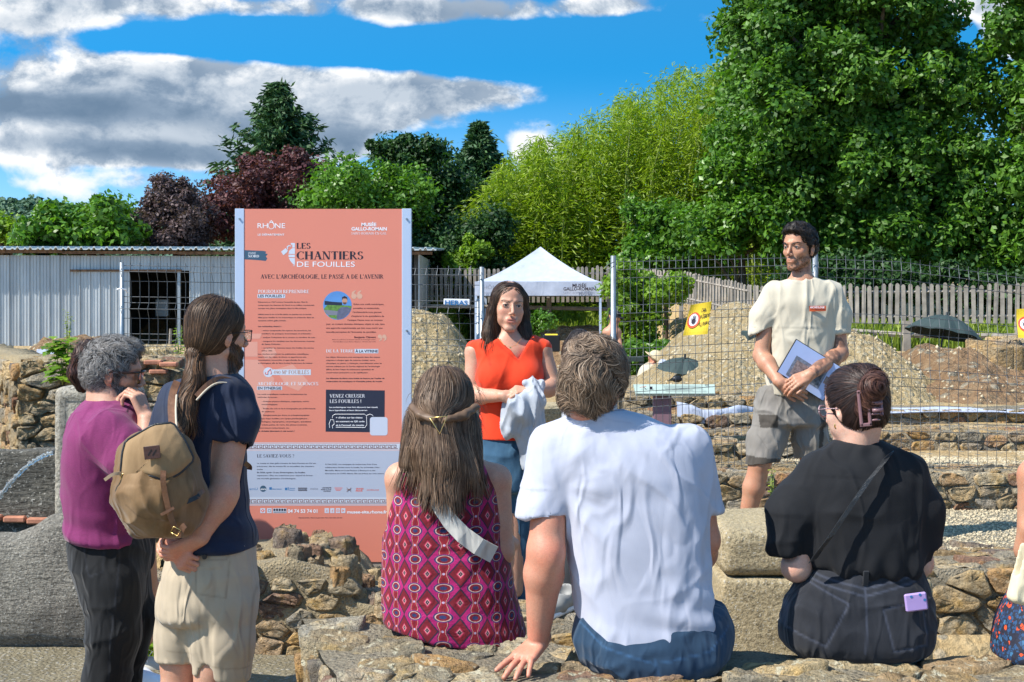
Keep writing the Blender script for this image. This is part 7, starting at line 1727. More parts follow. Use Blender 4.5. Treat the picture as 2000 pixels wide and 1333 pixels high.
 z1 = [(1582, 1112), (1600, 1130), (1690, 1152), (1790, 1130), (1802, 1112)]; z2 = [(1575, 1122), (1600, 1142), (1690, 1166), (1795, 1140)]; z3 = [(1691, 1112), (1692, 1200), (1688, 1276)]; p1 = [(1570, 1135), (1658, 1180), (1612, 1262), (1545, 1235), (1570, 1135)]; p2 = [(1725, 1190), (1808, 1175), (1818, 1262), (1745, 1272), (1725, 1190)]
 def cj(V, N):
  q = np.zeros(len(V))
  for L in (z1, z2, z3, p1, p2): q = np.maximum(q, line_px(V, L, d - .14, .0045))
  e = sn(V, 9, 4, 2); return tint(V, q * .8, (3.4, 3.5, 3.8)) * (1 + .35 * np.clip(e, 0, 1))[:, None]
 sdf_mesh('jeans', S, .0055, M['jeans_black'], t, colf=cj, disp=lambda V, N: wrinkle(V, 14, .003, 16) - .003 * np.maximum(line_px(V, p1, d - .14, .006), line_px(V, p2, d - .14, .006)))
 m = MB(); m.box(W(1691, 1130, d - .132), (.016, .006, .045), Rx(.25), .002); m.out('belt_loop', M['jeans_plain'], t)
 ex = [H.E((0, -.05, .06), (.070, .062, .065)), H.E((.0, -.085, .07), (.034, .030, .05))]
 HS = capshape(H, .010, cut=((0, .068, .070), (0, .86, -.50)), nape=-.085, extra=ex + [H.E((0, -.05, -.045), (.052, .04, .045))]); HS.sub(H.E((-.086, .008, -.014), (.018, .026, .034)), .008)
 sdf_mesh('hair_base', HS, .006, M['hair'], t, colf=lambda V, N: np.tile(T_([[.014, .009, .009]]), (len(V), 1)))
 R_ = surf_pts(HS, .01); tg = W(1700, 765, d - .12)
 df = lambda p, s: ((tg - p) + T_([0, 0, .02])).astype(np.float32)
 hair('hair', t, HS, R_, df, 5400, 11, .012, 0.0014, [(.020, .012, .010), (.035, .020, .016), (.012, .009, .010), (.07, .035, .025), (.025, .016, .016)], 2, (-.001, .007), .10, 25)
 TW = SDF().u(chain([W(1690, 800, d - .11), W(1703, 760, d - .125), W(1708, 738, d - .10)], [.022, .030, .018]), .01).u(el(W(1712, 745, d - .11), (.03, .025, .02)))
 sdf_mesh('hair_knot', TW, .005, M['hair'], t, colf=lambda V, N: np.tile(T_([[.05, .02, .016]]), (len(V), 1)), disp=lambda V, N: .004 * np.sin(V[:, 0] * 260 + V[:, 2] * 170))
 Rk = surf_pts(TW, .008); hair('hair_knot_strands', t, TW, Rk, lambda p, s: (np.cross(p - W(1703, 760, d - .12), T_([0, -1, .3])) + T_([0, 0, .02])).astype(np.float32), 1050, 7, .008, 0.0013, [(.09, .04, .028), (.05, .022, .018), (.13, .06, .04)], 5, (0, .010), .4, 60)
 r = np.random.RandomState(4); P = []
 for i in range(60): a = T_(W(r.uniform(1660, 1725), r.uniform(722, 745), d - .07)); dv = T_([r.uniform(-.5, .5), -.3, 1]) * .035 * r.rand(); P.append([a + dv * q + T_([.01 * q * q, 0, 0]) for q in (0, .33, .66, 1)])
 ribbons('loose_hair', np.array(P), np.full(60, .0011), np.tile(T_([[.03, .02, .018]]), (60, 1)), M['hair'], t, np.tile(T_([0, -1, 0.]), (60, 4, 1)))
 c = thing('hair_claw_clip', W(1695, 800, d - .14), 'mauve plastic claw clip holding the dark twisted hair', 'hair clip')
 R = Ry(-.10); cc = W(1688, 798, d - .135)
 for (dx, dz, sx, sz) in ((-.012, 0, .008, .10), (.012, 0, .008, .10), (0, .046, .032, .010), (0, -.046, .032, .010)):
  m = MB(); m.box(cc + R @ T_([dx, 0, dz]), (sx, .012, sz), R, .002); m.out('clip_frame', M['mauve'], c)
 for k_ in range(5):
  m = MB(); m.tube([cc + R @ T_([.014, 0, -.035 + k_ * .017]), cc + R @ T_([.030, -.004, -.035 + k_ * .017]), cc + R @ T_([.044, .015, -.038 + k_ * .017])], [.003, .0035, .002], 6); m.out('tooth', M['mauve'], c, True)
 m = MB(); m.box(cc + R @ T_([.046, -.002, .0]), (.010, .010, .05), R, .003); m.tube([cc + R @ T_([.02, -.006, .012]), cc + R @ T_([.05, -.006, .012])], .006, 8); m.tube([cc + R @ T_([.02, -.006, -.008]), cc + R @ T_([.05, -.006, -.008])], .006, 8); m.out('hinge', M['mauve'], c, True)
 g = H; m = MB(); pr = lambda a: g.w(a)
 for x in (-1, 1): m.tube([pr((x * (.034 + .022 * math.cos(a)), .104 - .006 * abs(math.cos(a)), .010 + .018 * math.sin(a))) for a in np.linspace(0, 6.283, 17)], .0026, 6)
 m.tube([pr((-.056, .098, .014)), pr((-.078, .05, .012)), pr((-.083, -.002, .004))], .0018, 5); m.tube([pr((.056, .098, .014)), pr((.078, .05, .012)), pr((.083, -.002, .004))], .0018, 5); m.tube([pr((-.014, .105, .013)), pr((.014, .105, .013))], .002, 5)
 m.out('glasses_frame', M['speckle'], t, True)
 m = MB(); m.tube([W(1633, 832, d - .01) + T_([.004 * math.cos(a), 0, .007 * math.sin(a)]) for a in np.linspace(0, 6.283, 13)], .0024, 6); m.out('ear_ring', M['brass'], t, True)
 m = MB(); pts = [(1738, 886, .075), (1725, 905, .118), (1700, 935, .142), (1672, 975, .150), (1645, 1015, .152), (1622, 1050, .150), (1600, 1078, .138), (1588, 1096, .115)]; V = []; Fc = []
 for i, (px, py, o) in enumerate(pts):
  q = W(px, py, d - o - .006); a = T_([.012, 0, .0075]); V += [q - a, q + a, q + a + T_([0, .006, 0]), q - a + T_([0, .006, 0])]
 for i in range(len(pts) - 1):
  for j in range(4): Fc.append((4 * i + j, 4 * i + (j + 1) % 4, 4 * i + 4 + (j + 1) % 4, 4 * i + 4 + j))
 props(mesh('shoulder_strap', V, Fc, M['leather_black'], None, False), 'black leather shoulder strap across the back of the black t-shirt', 'bag strap')
 c = thing('mobile_phone', W(1791, 1180, d - .155), 'lilac mobile phone sticking out of the black jeans pocket', 'phone'); m = MB(); m.box(W(1789, 1176, d - .148), (.062, .011, .050), Ry(-.13), .004); m.out('case', M['lilac_case'], c)
 for (x, y) in ((1780, 1166), (1797, 1162), (1806, 1172)): m = MB(); q = W(x, y, d - .1545); m.add([q + T_([.004 * math.cos(a), 0, .004 * math.sin(a)]) for a in np.linspace(0, 6.283, 9)[:-1]], [tuple(range(8))]); m.out('sticker', M['blue_print'], c)
M['tee_black'] = cloth_mat('black_cotton', (0.0095, 0.0105, 0.013), wr=.45, wscale=9, sheen=.04); M['jeans_black'] = cloth_mat('black_denim', (0.011, 0.0125, 0.017), wr=.45, col2=(.020, .022, .028)); M['jeans_plain'] = cloth_mat('dark_denim', (.014, .016, .02), vcol=False)
M['mauve'] = plain('mauve_plastic', (.22, .12, .13), .3, 0, .05); M['speckle'] = plain('speckled_frame', (.30, .20, .22), .3, 0, .9, 200); M['lilac_case'] = plain('lilac_case', (.38, .27, .55), .35, 0, .05)
def dress_mat():
 m, t, b = newmat('ikat_print')
 uv = t.node('ShaderNodeAttribute', attribute_name='UVp').outputs[1]; u, v, _ = t.xyz(uv)
 wr = t.noise(uv, 7, 2, .5); u = t.m('ADD', u, t.m('MULTIPLY', t.m('SUBTRACT', wr, .5), .012)); 
 PU, PV = .102, .084
 def cell(off_u, off_v):
  a = t.m('SUBTRACT', t.m('FRACT', t.m('ADD', t.m('DIVIDE', u, PU), off_u)), .5); c = t.m('SUBTRACT', t.m('FRACT', t.m('ADD', t.m('DIVIDE', v, PV), off_v)), .5); return a, c
 a, c = cell(0, 0); dm = t.m('ADD', t.m('MULTIPLY', t.m('ABSOLUTE', a), .78), t.m('MULTIPLY', t.m('ABSOLUTE', c), .60))
 nz = t.noise(uv, 260, 3, .7); dmn = t.m('ADD', dm, t.m('MULTIPLY', t.m('SUBTRACT', nz, .5), .05))
 mag = (.34, .007, .11); crim = (.16, .005, .015); dark = (.030, .012, .035); pink = (.62, .16, .22); navy = (.018, .028, .10); cream = (.55, .34, .30)
 col = t.ramp(dmn, [(0.0, cream), (.022, dark), (.05, dark), (.06, cream), (.085, (.55, .03, .10)), (.12, crim), (.25, crim), (.262, dark), (.300, dark), (.312, mag), (1.0, mag)], 'LINEAR')
 a2, c2 = cell(.5, .5); band = t.m('ABSOLUTE', a2)
 wob = t.m('MULTIPLY', t.m('COSINE', t.m('MULTIPLY', c2, 12.566)), .035); bn = t.m('ADD', t.m('ADD', band, wob), t.m('MULTIPLY', t.m('SUBTRACT', nz, .5), .04))
 colc = t.ramp(bn, [(0, crim), (.10, (.28, .008, .02)), (.115, cream), (.128, crim), (.145, dark), (.155, mag), (1, mag)])
 isband = t.mr(bn, .150, .156, 1, 0); dia = t.mr(dmn, .30, .306, 0, 1); col = t.mix(t.m('MULTIPLY', isband, dia), col, colc)
 ov = t.v('LENGTH', t.comb(t.m('MULTIPLY', a2, .92), t.m('MULTIPLY', c2, 1.55), 0.0), None, 1); ovn = t.m('ADD', ov, t.m('MULTIPLY', t.m('SUBTRACT', nz, .5), .04))
 colo = t.ramp(ovn, [(0, navy), (.09, navy), (.11, crim), (.185, crim), (.20, cream), (.222, cream), (.235, navy), (.272, navy), (.285, (.40, .02, .2)), (1, mag)])
 col = t.mix(t.mr(ovn, .285, .295, 1, 0), col, colo)
 a3, c3 = cell(.5, 0.0); dt = t.v('LENGTH', t.comb(a3, c3, 0.0), None, 1); col = t.mix(t.mr(dt, .035, .045, 1, 0), col, (.45, .35, .5))
 col = t.v('SCALE', col, t.mr(nz, .3, .7, .75, 1.25))
 co = t.node('ShaderNodeNewGeometry').outputs['Position']; w1 = t.noise(co, 12, 3, .5, 1.2); setb(t, b, col=col, rough=.75, spec=.3, sheen=.1, nrm=t.bump(t.m('ABSOLUTE', t.m('SUBTRACT', w1, .5)), .4, .02)); return m
def woman_dress():
 M['ikat'] = dress_mat(); d = 4.36; t = thing('person', (W(880, 0, d)[0], d, .78), 'woman in a crimson and magenta patterned dress sitting, long brown hair', 'person')
 H = Head(W(868, 800, d), 6, 2, 3, .97); S = SDF(); add_head(S, H, True); S.u(rc(H.w((0, -.02, -.05)), W(868, 905, d), .052, .055), .03).u(rc(W(872, 910, d), W(880, 1200, d), .085, .10), .04)
 shL, shR = W(783, 935, d), W(968, 938, d); S.u(rc(W(870, 900, d), shL, .045, .045), .03).u(rc(W(870, 900, d), shR, .045, .045), .03)
 eL = W(784, 1085, d + .06); eR = W(978, 1078, d - .01); arm(S, shL, eL, W(860, 1090, d + .24), (.047, .040, .026)); arm(S, shR, eR, W(915, 1070, d + .22), (.046, .040, .026)); hand(S, W(915, 1070, d + .22), T_([-.8, .3, .2]), T_([0, .9, .3]), .9, 1)
 hand(S, W(998, 1062, d + .07), T_([-.30, -.85, .25]), T_([.90, -.25, .25]), .90, -1, (.55, .55, .5, .5), .06, (.6, .4), .3)
 sdf_mesh('body', S, .0045, M['skin'], t)
 st = LF([(893, 800, 935, d, .075), (915, 786, 955, d, .095), (950, 772, 972, d, .112), (1000, 757, 978, d, .120), (1060, 752, 982, d, .124), (1120, 752, 998, d, .130), (1180, 754, 1012, d, .142), (1230, 756, 1024, d, .15), (1262, 758, 1032, d, .15)])
 S = SDF().u(loft(st, 2.4, .02))
 def hem(p):
  px = p[:, 0] / d * F + CX; return (CZ - (np.interp(px, [740, 757, 850, 920, 1000, 1030], [1206, 1213, 1236, 1246, 1249, 1236]) - HY) / F * d - p[:, 2]).astype(np.float32)
 S.ops.append(('i', hem, .004)); S.sub(chain([W(757, 880, d), W(752, 960, d), W(735, 1010, d)], [.040, .052, .055]), .012).sub(chain([W(985, 890, d), W(1004, 960, d), W(1008, 1030, d), W(1000, 1066, d - .02)], [.045, .052, .052, .040]), .012).sub(el(W(868, 888, d), (.10, .09, .05)), .01)
 c0 = W(880, 0, d)[0]
 def uvf(V): return np.stack([V[:, 0] + .35 * (V[:, 0] - c0) ** 3 / .02, V[:, 2] + .10 * np.clip(W(0, 1130, d)[2] - V[:, 2], 0, 1) * (V[:, 0] - c0) * 4], 1)
 sdf_mesh('dress', S, .0055, M['ikat'], t, disp=lambda V, N: wrinkle(V, 8, .004, 11, (1, 1, .45)) + drag(V, W(1030, 1240, d), .3, 13, .010, 3) + drag(V, W(960, 1060, d), .2, 9, .006, 5), uvf=uvf)
 S = SDF()
 for x in (820, 945): S.u(rc(W(x, 1215, d), W(x, 1195, d + .42), .075, .062), .04).u(rc(W(x, 1195, d + .42), W(x, 1370, d + .46), .055, .04), .03)
 sdf_mesh('skirt', S, .009, M['ikat'], t, uvf=uvf)
 ex = [H.E((0, -.03, .03), (.080, .082, .085)), rc(W(855, 800, d - .09), W(868, 905, d - .115), .062, .060), rc(W(868, 900, d - .115), W(880, 950, d - .130), .055, .034), rc(W(815, 820, d - .05), W(800, 905, d - .075), .038, .028), rc(W(915, 830, d - .05), W(925, 930, d - .11), .035, .025), rc(W(835, 880, d - .11), W(842, 940, d - .13), .04, .024)]
 HS = SDF().u(H.E((0, -.014, .045), (.082, .102, .092)), .01)
 for f in ex: HS.u(f, .035)
 HS.cut(H.w((0, .070, .085)), H.R @ T_((0, 1, -.3)), .01)
 sdf_mesh('hair_base', HS, .007, M['hair'], t, colf=lambda V, N: np.tile(T_([[.055, .032, .020]]), (len(V), 1)))
 R_ = surf_pts(HS, .012); tie = W(856, 822, d - .16)
 def df(p, s):
  z = p[:, 2]; up = np.clip((z - tie[2] + .01) / .05, 0, 1)[:, None]; v = tie - p; v /= np.linalg.norm(v, axis=1, keepdims=True) + 1e-6
  side = np.clip(np.abs(p[:, 0] - tie[0]) / .06, 0, 1)[:, None]; down = T_([0, 0, -1.0]) + (p - W(868, 0, d)) * T_([.5, 0, 0]); top = np.clip((z - W(0, 790, d)[2]) / .04, 0, 1)[:, None]
  return ((v * (1 - top) + (T_([0, -.2, -1]) * .8 + .3 * v) * top) * up + down * (1 - up)).astype(np.float32)
 cols = [(.13, .080, .050), (.085, .050, .031), (.19, .125, .08), (.055, .032, .021), (.24, .165, .11), (.11, .066, .04)]
 hair('hair', t, HS, R_, df, 9750, 12, .014, 0.0013, cols, 3, (-.002, .007), .14, 20)
 low = R_[(R_[:, 2] < W(0, 900, d)[2]) & (R_[:, 1] < d - .05)]
 hair('hair_ends', t, HS, low, lambda p, s: (T_([0, 0, -1.]) + (p - W(872, 0, d - .12)) * T_([.8, 0, 0]) + T_([.04, 0, 0]) * np.sin(p[:, :1] * 160)).astype(np.float32), 1950, 7, .012, 0.0014, cols, 4, (-.002, .012), .14, 22, stick=False)
 r = np.random.RandomState(4); P = []
 for i in range(70): 
  s_ = r.choice([-1, 1]); a = T_(W(868 + s_ * r.uniform(55, 66), r.uniform(740, 900), d - .04)); P.append([a + T_([s_ * .022 * q * (1 + .5 * math.sin(i)), -.01 * q, -.05 * q * q]) * r.uniform(.6, 1.3) for q in (0, .33, .66, 1)])
 ribbons('loose_hair', np.array(P), np.full(70, .0012), np.tile(T_([[.16, .10, .065]]), (70, 1)), M['hair'], t, np.tile(T_([0, -1, 0.]), (70, 4, 1)))
 for sx in (-1, 1):
  a = [W(868 + sx * 62, 795, d - .085), W(868 + sx * 42 - 4, 812, d - .145), W(860 + sx * 12, 820, d - .175)]; TW = SDF().u(chain(a, [.012, .014, .010]), .01); sdf_mesh('twisted_lock', TW, .005, M['hair'], t, colf=lambda V, N: np.tile(T_([[.12, .075, .047]]), (len(V), 1)), disp=lambda V, N: .0012 * np.sin(V[:, 0] * 150 + V[:, 2] * 300))
 c = thing('hair_clip', W(857, 830, d - .185), 'thin golden triangle hair clip on the long brown hair', 'hair clip'); m = MB(); A = [W(840, 817, d - .207), W(873, 813, d - .207), W(859, 848, d - .20), W(840, 817, d - .207)]; m.tube(A, .0024, 6); m.out('triangle', M['brass'], c, True)
 V = []; Fc = []; pts = [(850, 972, .135, .022), (862, 994, .146, .023), (880, 1020, .150, .0245), (905, 1046, .150, .0255), (935, 1068, .146, .026), (965, 1084, .128, .026)]
 for i, (px, py, o, w_) in enumerate(pts):
  q = W(px, py, d - o - .012); j = min(i + 1, len(pts) - 1); k_ = max(i - 1, 0); tg = W(pts[j][0], pts[j][1], d) - W(pts[k_][0], pts[k_][1], d); n_ = T_([-tg[2], 0, tg[0]]); n_ /= np.linalg.norm(n_); V += [q - n_ * w_, q + n_ * w_, q + n_ * w_ + T_([0, .004, 0]), q - n_ * w_ + T_([0, .004, 0])]
 for i in range(len(pts) - 1):
  for j in range(4): Fc.append((4 * i + j, 4 * i + (j + 1) % 4, 4 * i + 4 + (j + 1) % 4, 4 * i + 4 + j))
 props(mesh('shoulder_strap', V, Fc, M['strap_white'], None, False), 'wide pale fabric strap across the back of the patterned dress', 'bag strap')
M['strap_white'] = cloth_mat('pale_webbing', (.50, .49, .45), vcol=False)
def woman_red():
 d = 7.2; t = thing('person', (W(985, 0, d)[0], d, .21), 'standing woman in a bright red blouse and blue jeans facing the group with clasped hands', 'person')
 H = Head(W(993, 602, d + .01), 176 - 8, 0, -5, 1.07); S = SDF(); add_head(S, H, True, mouth=.003)
 neck = W(995, 655, d); S.u(rc(H.w((0, -.02, -.05)), neck, .044, .046), .02).u(el(W(993, 692, d), (.12, .072, .080)), .04).u(rc(W(993, 700, d), W(990, 850, d), .09, .10), .04)
 shL, shR = W(928, 688, d), W(1058, 684, d); S.u(rc(W(990, 668, d), shL, .045, .048), .04).u(rc(W(990, 668, d), shR, .045, .048), .04)
 eL = W(922, 772, d - .03); wL = W(985, 774, d - .20); eR = W(1082, 756, d - .02); wR = W(1040, 766, d - .20)
 arm(S, shL, eL, wL, (.050, .041, .026)); arm(S, shR, eR, wR, (.048, .041, .027))
 hand(S, wL, T_([.93, -.15, -.10]), T_([-.1, -.9, .35]), .95, 1, (.5, .5, .5, .45), .04, (.5, .35), .3)
 hand(S, wR, T_([-.90, -.20, .08]), T_([.15, -.45, .85]), .95, -1, (.75, .8, .8, .8), .04, (.45, .3), .3)
 for x in (962, 1003): S.u(rc(W(x, 900, d), W(x, 1150, d), .08, .05), .03)
 def col(V, N):
  q = H.loc(V); lip = (np.abs(q[:, 0]) < .022) & (q[:, 2] > -.072) & (q[:, 2] < -.0485) & (q[:, 1] > .088); c = tint(V, lip * 1.0, (.95, .66, .68))
  ck = np.clip(1 - np.minimum(np.linalg.norm(q - T_([.042, .07, -.018]), axis=1), np.linalg.norm(q - T_([-.042, .07, -.018]), axis=1)) / .03, 0, 1); c *= tint(V, ck * .5, (1.1, .78, .76))
  ch = np.clip(1 - np.linalg.norm(V - W(1000, 690, d - .08), axis=1) / .1, 0, 1); return c * tint(V, ch * .5, (1.1, .80, .78))
 sdf_mesh('body', S, .004, M['skin'], t, colf=col); eyes(t, H); lashes(t, H); brows(t, H, (.12, .07, .05), .002, -.0035, 34)
 st = LF([(662, 935, 1052, d, .075), (672, 922, 1062, d, .088), (690, 922, 1062, d, .105), (715, 932, 1058, d, .122), (745, 935, 1060, d, .135), (775, 935, 1058, d, .122), (810, 935, 1058, d, .115), (850, 930, 1058, d, .122), (870, 928, 1058, d, .124)])
 S = SDF().u(loft(st, 2.3, .02)); S.u(el(W(962, 738, d - .075), (.075, .07, .075)), .05).u(el(W(1028, 736, d - .075), (.075, .07, .075)), .05)
 S.u(chain([W(948, 672, d), W(928, 682, d), W(913, 704, d)], [.03, .038, .036]), .02).u(chain([W(1042, 668, d), W(1060, 680, d), W(1066, 708, d)], [.03, .040, .034]), .02)
 S.cut(W(0, 857, d), (0, 0, -1)); S.sub(rc(W(900, 722, d - .01), W(918, 760, d - .03), .055, .065), .008).sub(rc(W(1082, 728, d), W(1085, 760, d - .02), .050, .05), .008).sub(rc(W(912, 702, d), W(880, 770, d), .052, .09), .008)
 v0 = W(1013, 704, d - .13)
 def vneck(p):   # V opening in front
  x = (p[:, 0] - v0[0]) ; z = p[:, 2] - v0[2]; e = np.where(x < 0, -x / .95, x / .62) - z; e = np.where(p[:, 1] < d + .01, e, 1.); e = np.maximum(e * .6, -( .25 - z)); return e.astype(np.float32)
 S.ops.append(('s', vneck, .003)); S.sub(el(W(993, 652, d), (.080, .075, .035)), .005)
 def cb(V, N):
  q = np.maximum(line_px(V, [(955, 655), (980, 680), (1012, 706), (1030, 680), (1046, 652)], d - .11, .010), np.maximum(line_px(V, [(948, 662), (950, 690), (958, 712)], d - .1, .012), line_px(V, [(1050, 660), (1056, 690)], d - .1, .012))); return tint(V, q * (.35 + .3 * (sn(V, 300, 3, 1) > 0)), (.60, .38, .38))
 sdf_mesh('blouse', S, .0055, M['red_cloth'], t, colf=cb, disp=lambda V, N: wrinkle(V, 9, .003, 10, (1, 1, .5)) + drag(V, W(945, 770, d), .16, 10, .006, 2) + drag(V, W(945, 700, d), .12, 9, .004, 3))
 st = LF([(845, 932, 1046, d, .105), (880, 935, 1048, d, .125), (930, 938, 1046, d, .135), (960, 940, 1044, d, .13)])
 S = SDF().u(loft(st, 2.4, .02)); S.u(chain([W(968, 940, d), W(972, 1060, d), W(985, 1178, d)], [.092, .075, .058]), .03).u(chain([W(1020, 940, d), W(1010, 1060, d + .03), W(1016, 1178, d + .05)], [.088, .068, .05]), .03)
 sdf_mesh('jeans', S, .008, M['jeans_mid'], t, disp=lambda V, N: wrinkle(V, 11, .004, 15)); shoe(t, W(990, 1201, d - .02), 170, M['grey_shoe']); shoe(t, W(1022, 1201, d + .02), 190, M['grey_shoe'])
 HS = SDF().u(H.E((0, -.022, .044), (.080, .094, .084)), .01)
 for x in (-1, 1):
  HS.u(chain([H.w((x * .066, .015, .05)), H.w((x * .080, .008, -.02)), H.w((x * .086, .010, -.085)), H.w((x * .092, .026, -.130)), H.w((x * (.085 if x > 0 else .065), .060, -.170))], [.022, .018, .022, .026, .018]), .025)
  HS.u(chain([H.w((x * .05, -.03, -.02)), H.w((x * .06, -.02, -.12)), H.w((x * .07, 0, -.17))], [.04, .045, .03]), .03)
 HS.u(H.E((0, .021, .064), (.064, .061, .052)), .015); HS.cut(H.w((0, .094, .09)), H.R @ T_((0, 1, -.15)), .012)
 HS.sub(H.E((0, .105, -.016), (.071, .072, .088)), .010)
 sdf_mesh('hair_base', HS, .006, M['hair'], t, colf=lambda V, N: np.tile(T_([[.022, .013, .009]]), (len(V), 1)))
 R_ = surf_pts(HS, .010)
 def df(p, s):
  q = H.loc(p); sx = np.sign(q[:, :1]); up = np.clip((q[:, 2:3] - .03) / .08, 0, 1); loc = np.concatenate([sx * up * 1.0 + sx * .12, -.25 * up, -1 + 0 * up], 1); return (loc @ H.R.T).astype(np.float32)
 R_ = R_[~((H.loc(R_)[:, 1] > .074) & (H.loc(R_)[:, 2] < .098))]; hair('hair', t, HS, R_, df, 7800, 8, .015, 0.0016, [(.026, .015, .010), (.045, .026, .017), (.075, .040, .024), (.018, .011, .008), (.10, .056, .032)], 5, (-.002, .006), .22, 24)
 low = R_[H.loc(R_)[:, 2] < -.12]; hair('hair_ends', t, HS, low, lambda p, s: ((T_([[0.0, .25, -1.]]) + np.sin(H.loc(p)[:, :1] * 90) * T_([[.4, 0, 0]])) @ H.R.T).astype(np.float32), 630, 8, .011, 0.0020, [(.05, .03, .02), (.11, .06, .034), (.025, .015, .01)], 6, (0, .008), .5, 26, stick=False)
 m = MB(); a = [W(972, 660, d - .075), W(985, 674, d - .105), W(997, 679, d - .115), W(1008, 674, d - .108), W(1018, 662, d - .085)]; m.tube(a, .0012, 4); m.box(W(997, 679.5, d - .120), (.008, .004, .008)); m.out('necklace', M['brass'], t)
 for k_, (mt, rr, nm) in enumerate(((M['yellow_bead'], .0045, 'bracelet'), (M['ink_white'], .0028, 'bracelet'))):
  c = wR + (eR - wR) * (.10 + .09 * k_); ax = (eR - wR) / np.linalg.norm(eR - wR); u = np.cross(ax, T_([0, 0, 1.])); u /= np.linalg.norm(u); v = np.cross(ax, u); m = MB(); m.tube([c + (u * math.cos(a) + v * math.sin(a)) * (.037) for a in np.linspace(0, 6.283, 21)], rr, 6); m.out(nm, mt, t, True)
 m = MB(); m.tube([W(1012, 785, d - .235) + T_([.006 * math.cos(a), 0, .008 * math.sin(a)]) for a in np.linspace(0, 6.283, 9)], .002, 5); m.out('ring', M['brass'], t)
 m = MB(); m.tube([H.w((.078, .004, -.04)), H.w((.079, .006, -.052))], .003, 5); m.out('ear_ring', M['brass'], t)
 S = SDF().u(chain([W(1052, 752, d - .19), W(1040, 780, d - .21), W(1020, 805, d - .20), W(1005, 835, d - .19)], [.030, .055, .075, .060]), .03).u(chain([W(1040, 790, d - .19), W(1050, 840, d - .17), W(1052, 880, d - .16)], [.060, .060, .035]), .03).u(chain([W(1012, 815, d - .2), W(992, 830, d - .19)], [.06, .035]), .03).u(chain([W(1030, 850, d - .17), W(1028, 905, d - .16)], [.055, .022]), .03).u(chain([W(1030, 748, d - .20), W(1050, 760, d - .20)], [.020, .02]), .02)
 o = sdf_mesh('cardigan', S, .006, M['grey_knit'], None, disp=lambda V, N: wrinkle(V, 12, .012, 22, (1.4, 1, .35)) + .006 * np.sin(V[:, 0] * 110 + 3 * sn(V, 8, 2, 1))); props(o, 'crumpled pale grey cardigan hanging over the forearm of the woman in red', 'cardigan')
M['red_cloth'] = cloth_mat('red_crepe', (0.72, 0.048, 0.012), wr=.25, wscale=9); M['jeans_mid'] = cloth_mat('mid_blue_denim', (.030, .085, .15), col2=(.06, .14, .22)); M['grey_knit'] = cloth_mat('grey_jersey', (.36, .39, .44), wr=.5); M['yellow_bead'] = plain('yellow_beads', (.62, .42, .03), .4)
M['grey_shoe'] = plain('grey_sneaker', (.25, .25, .24), .6)
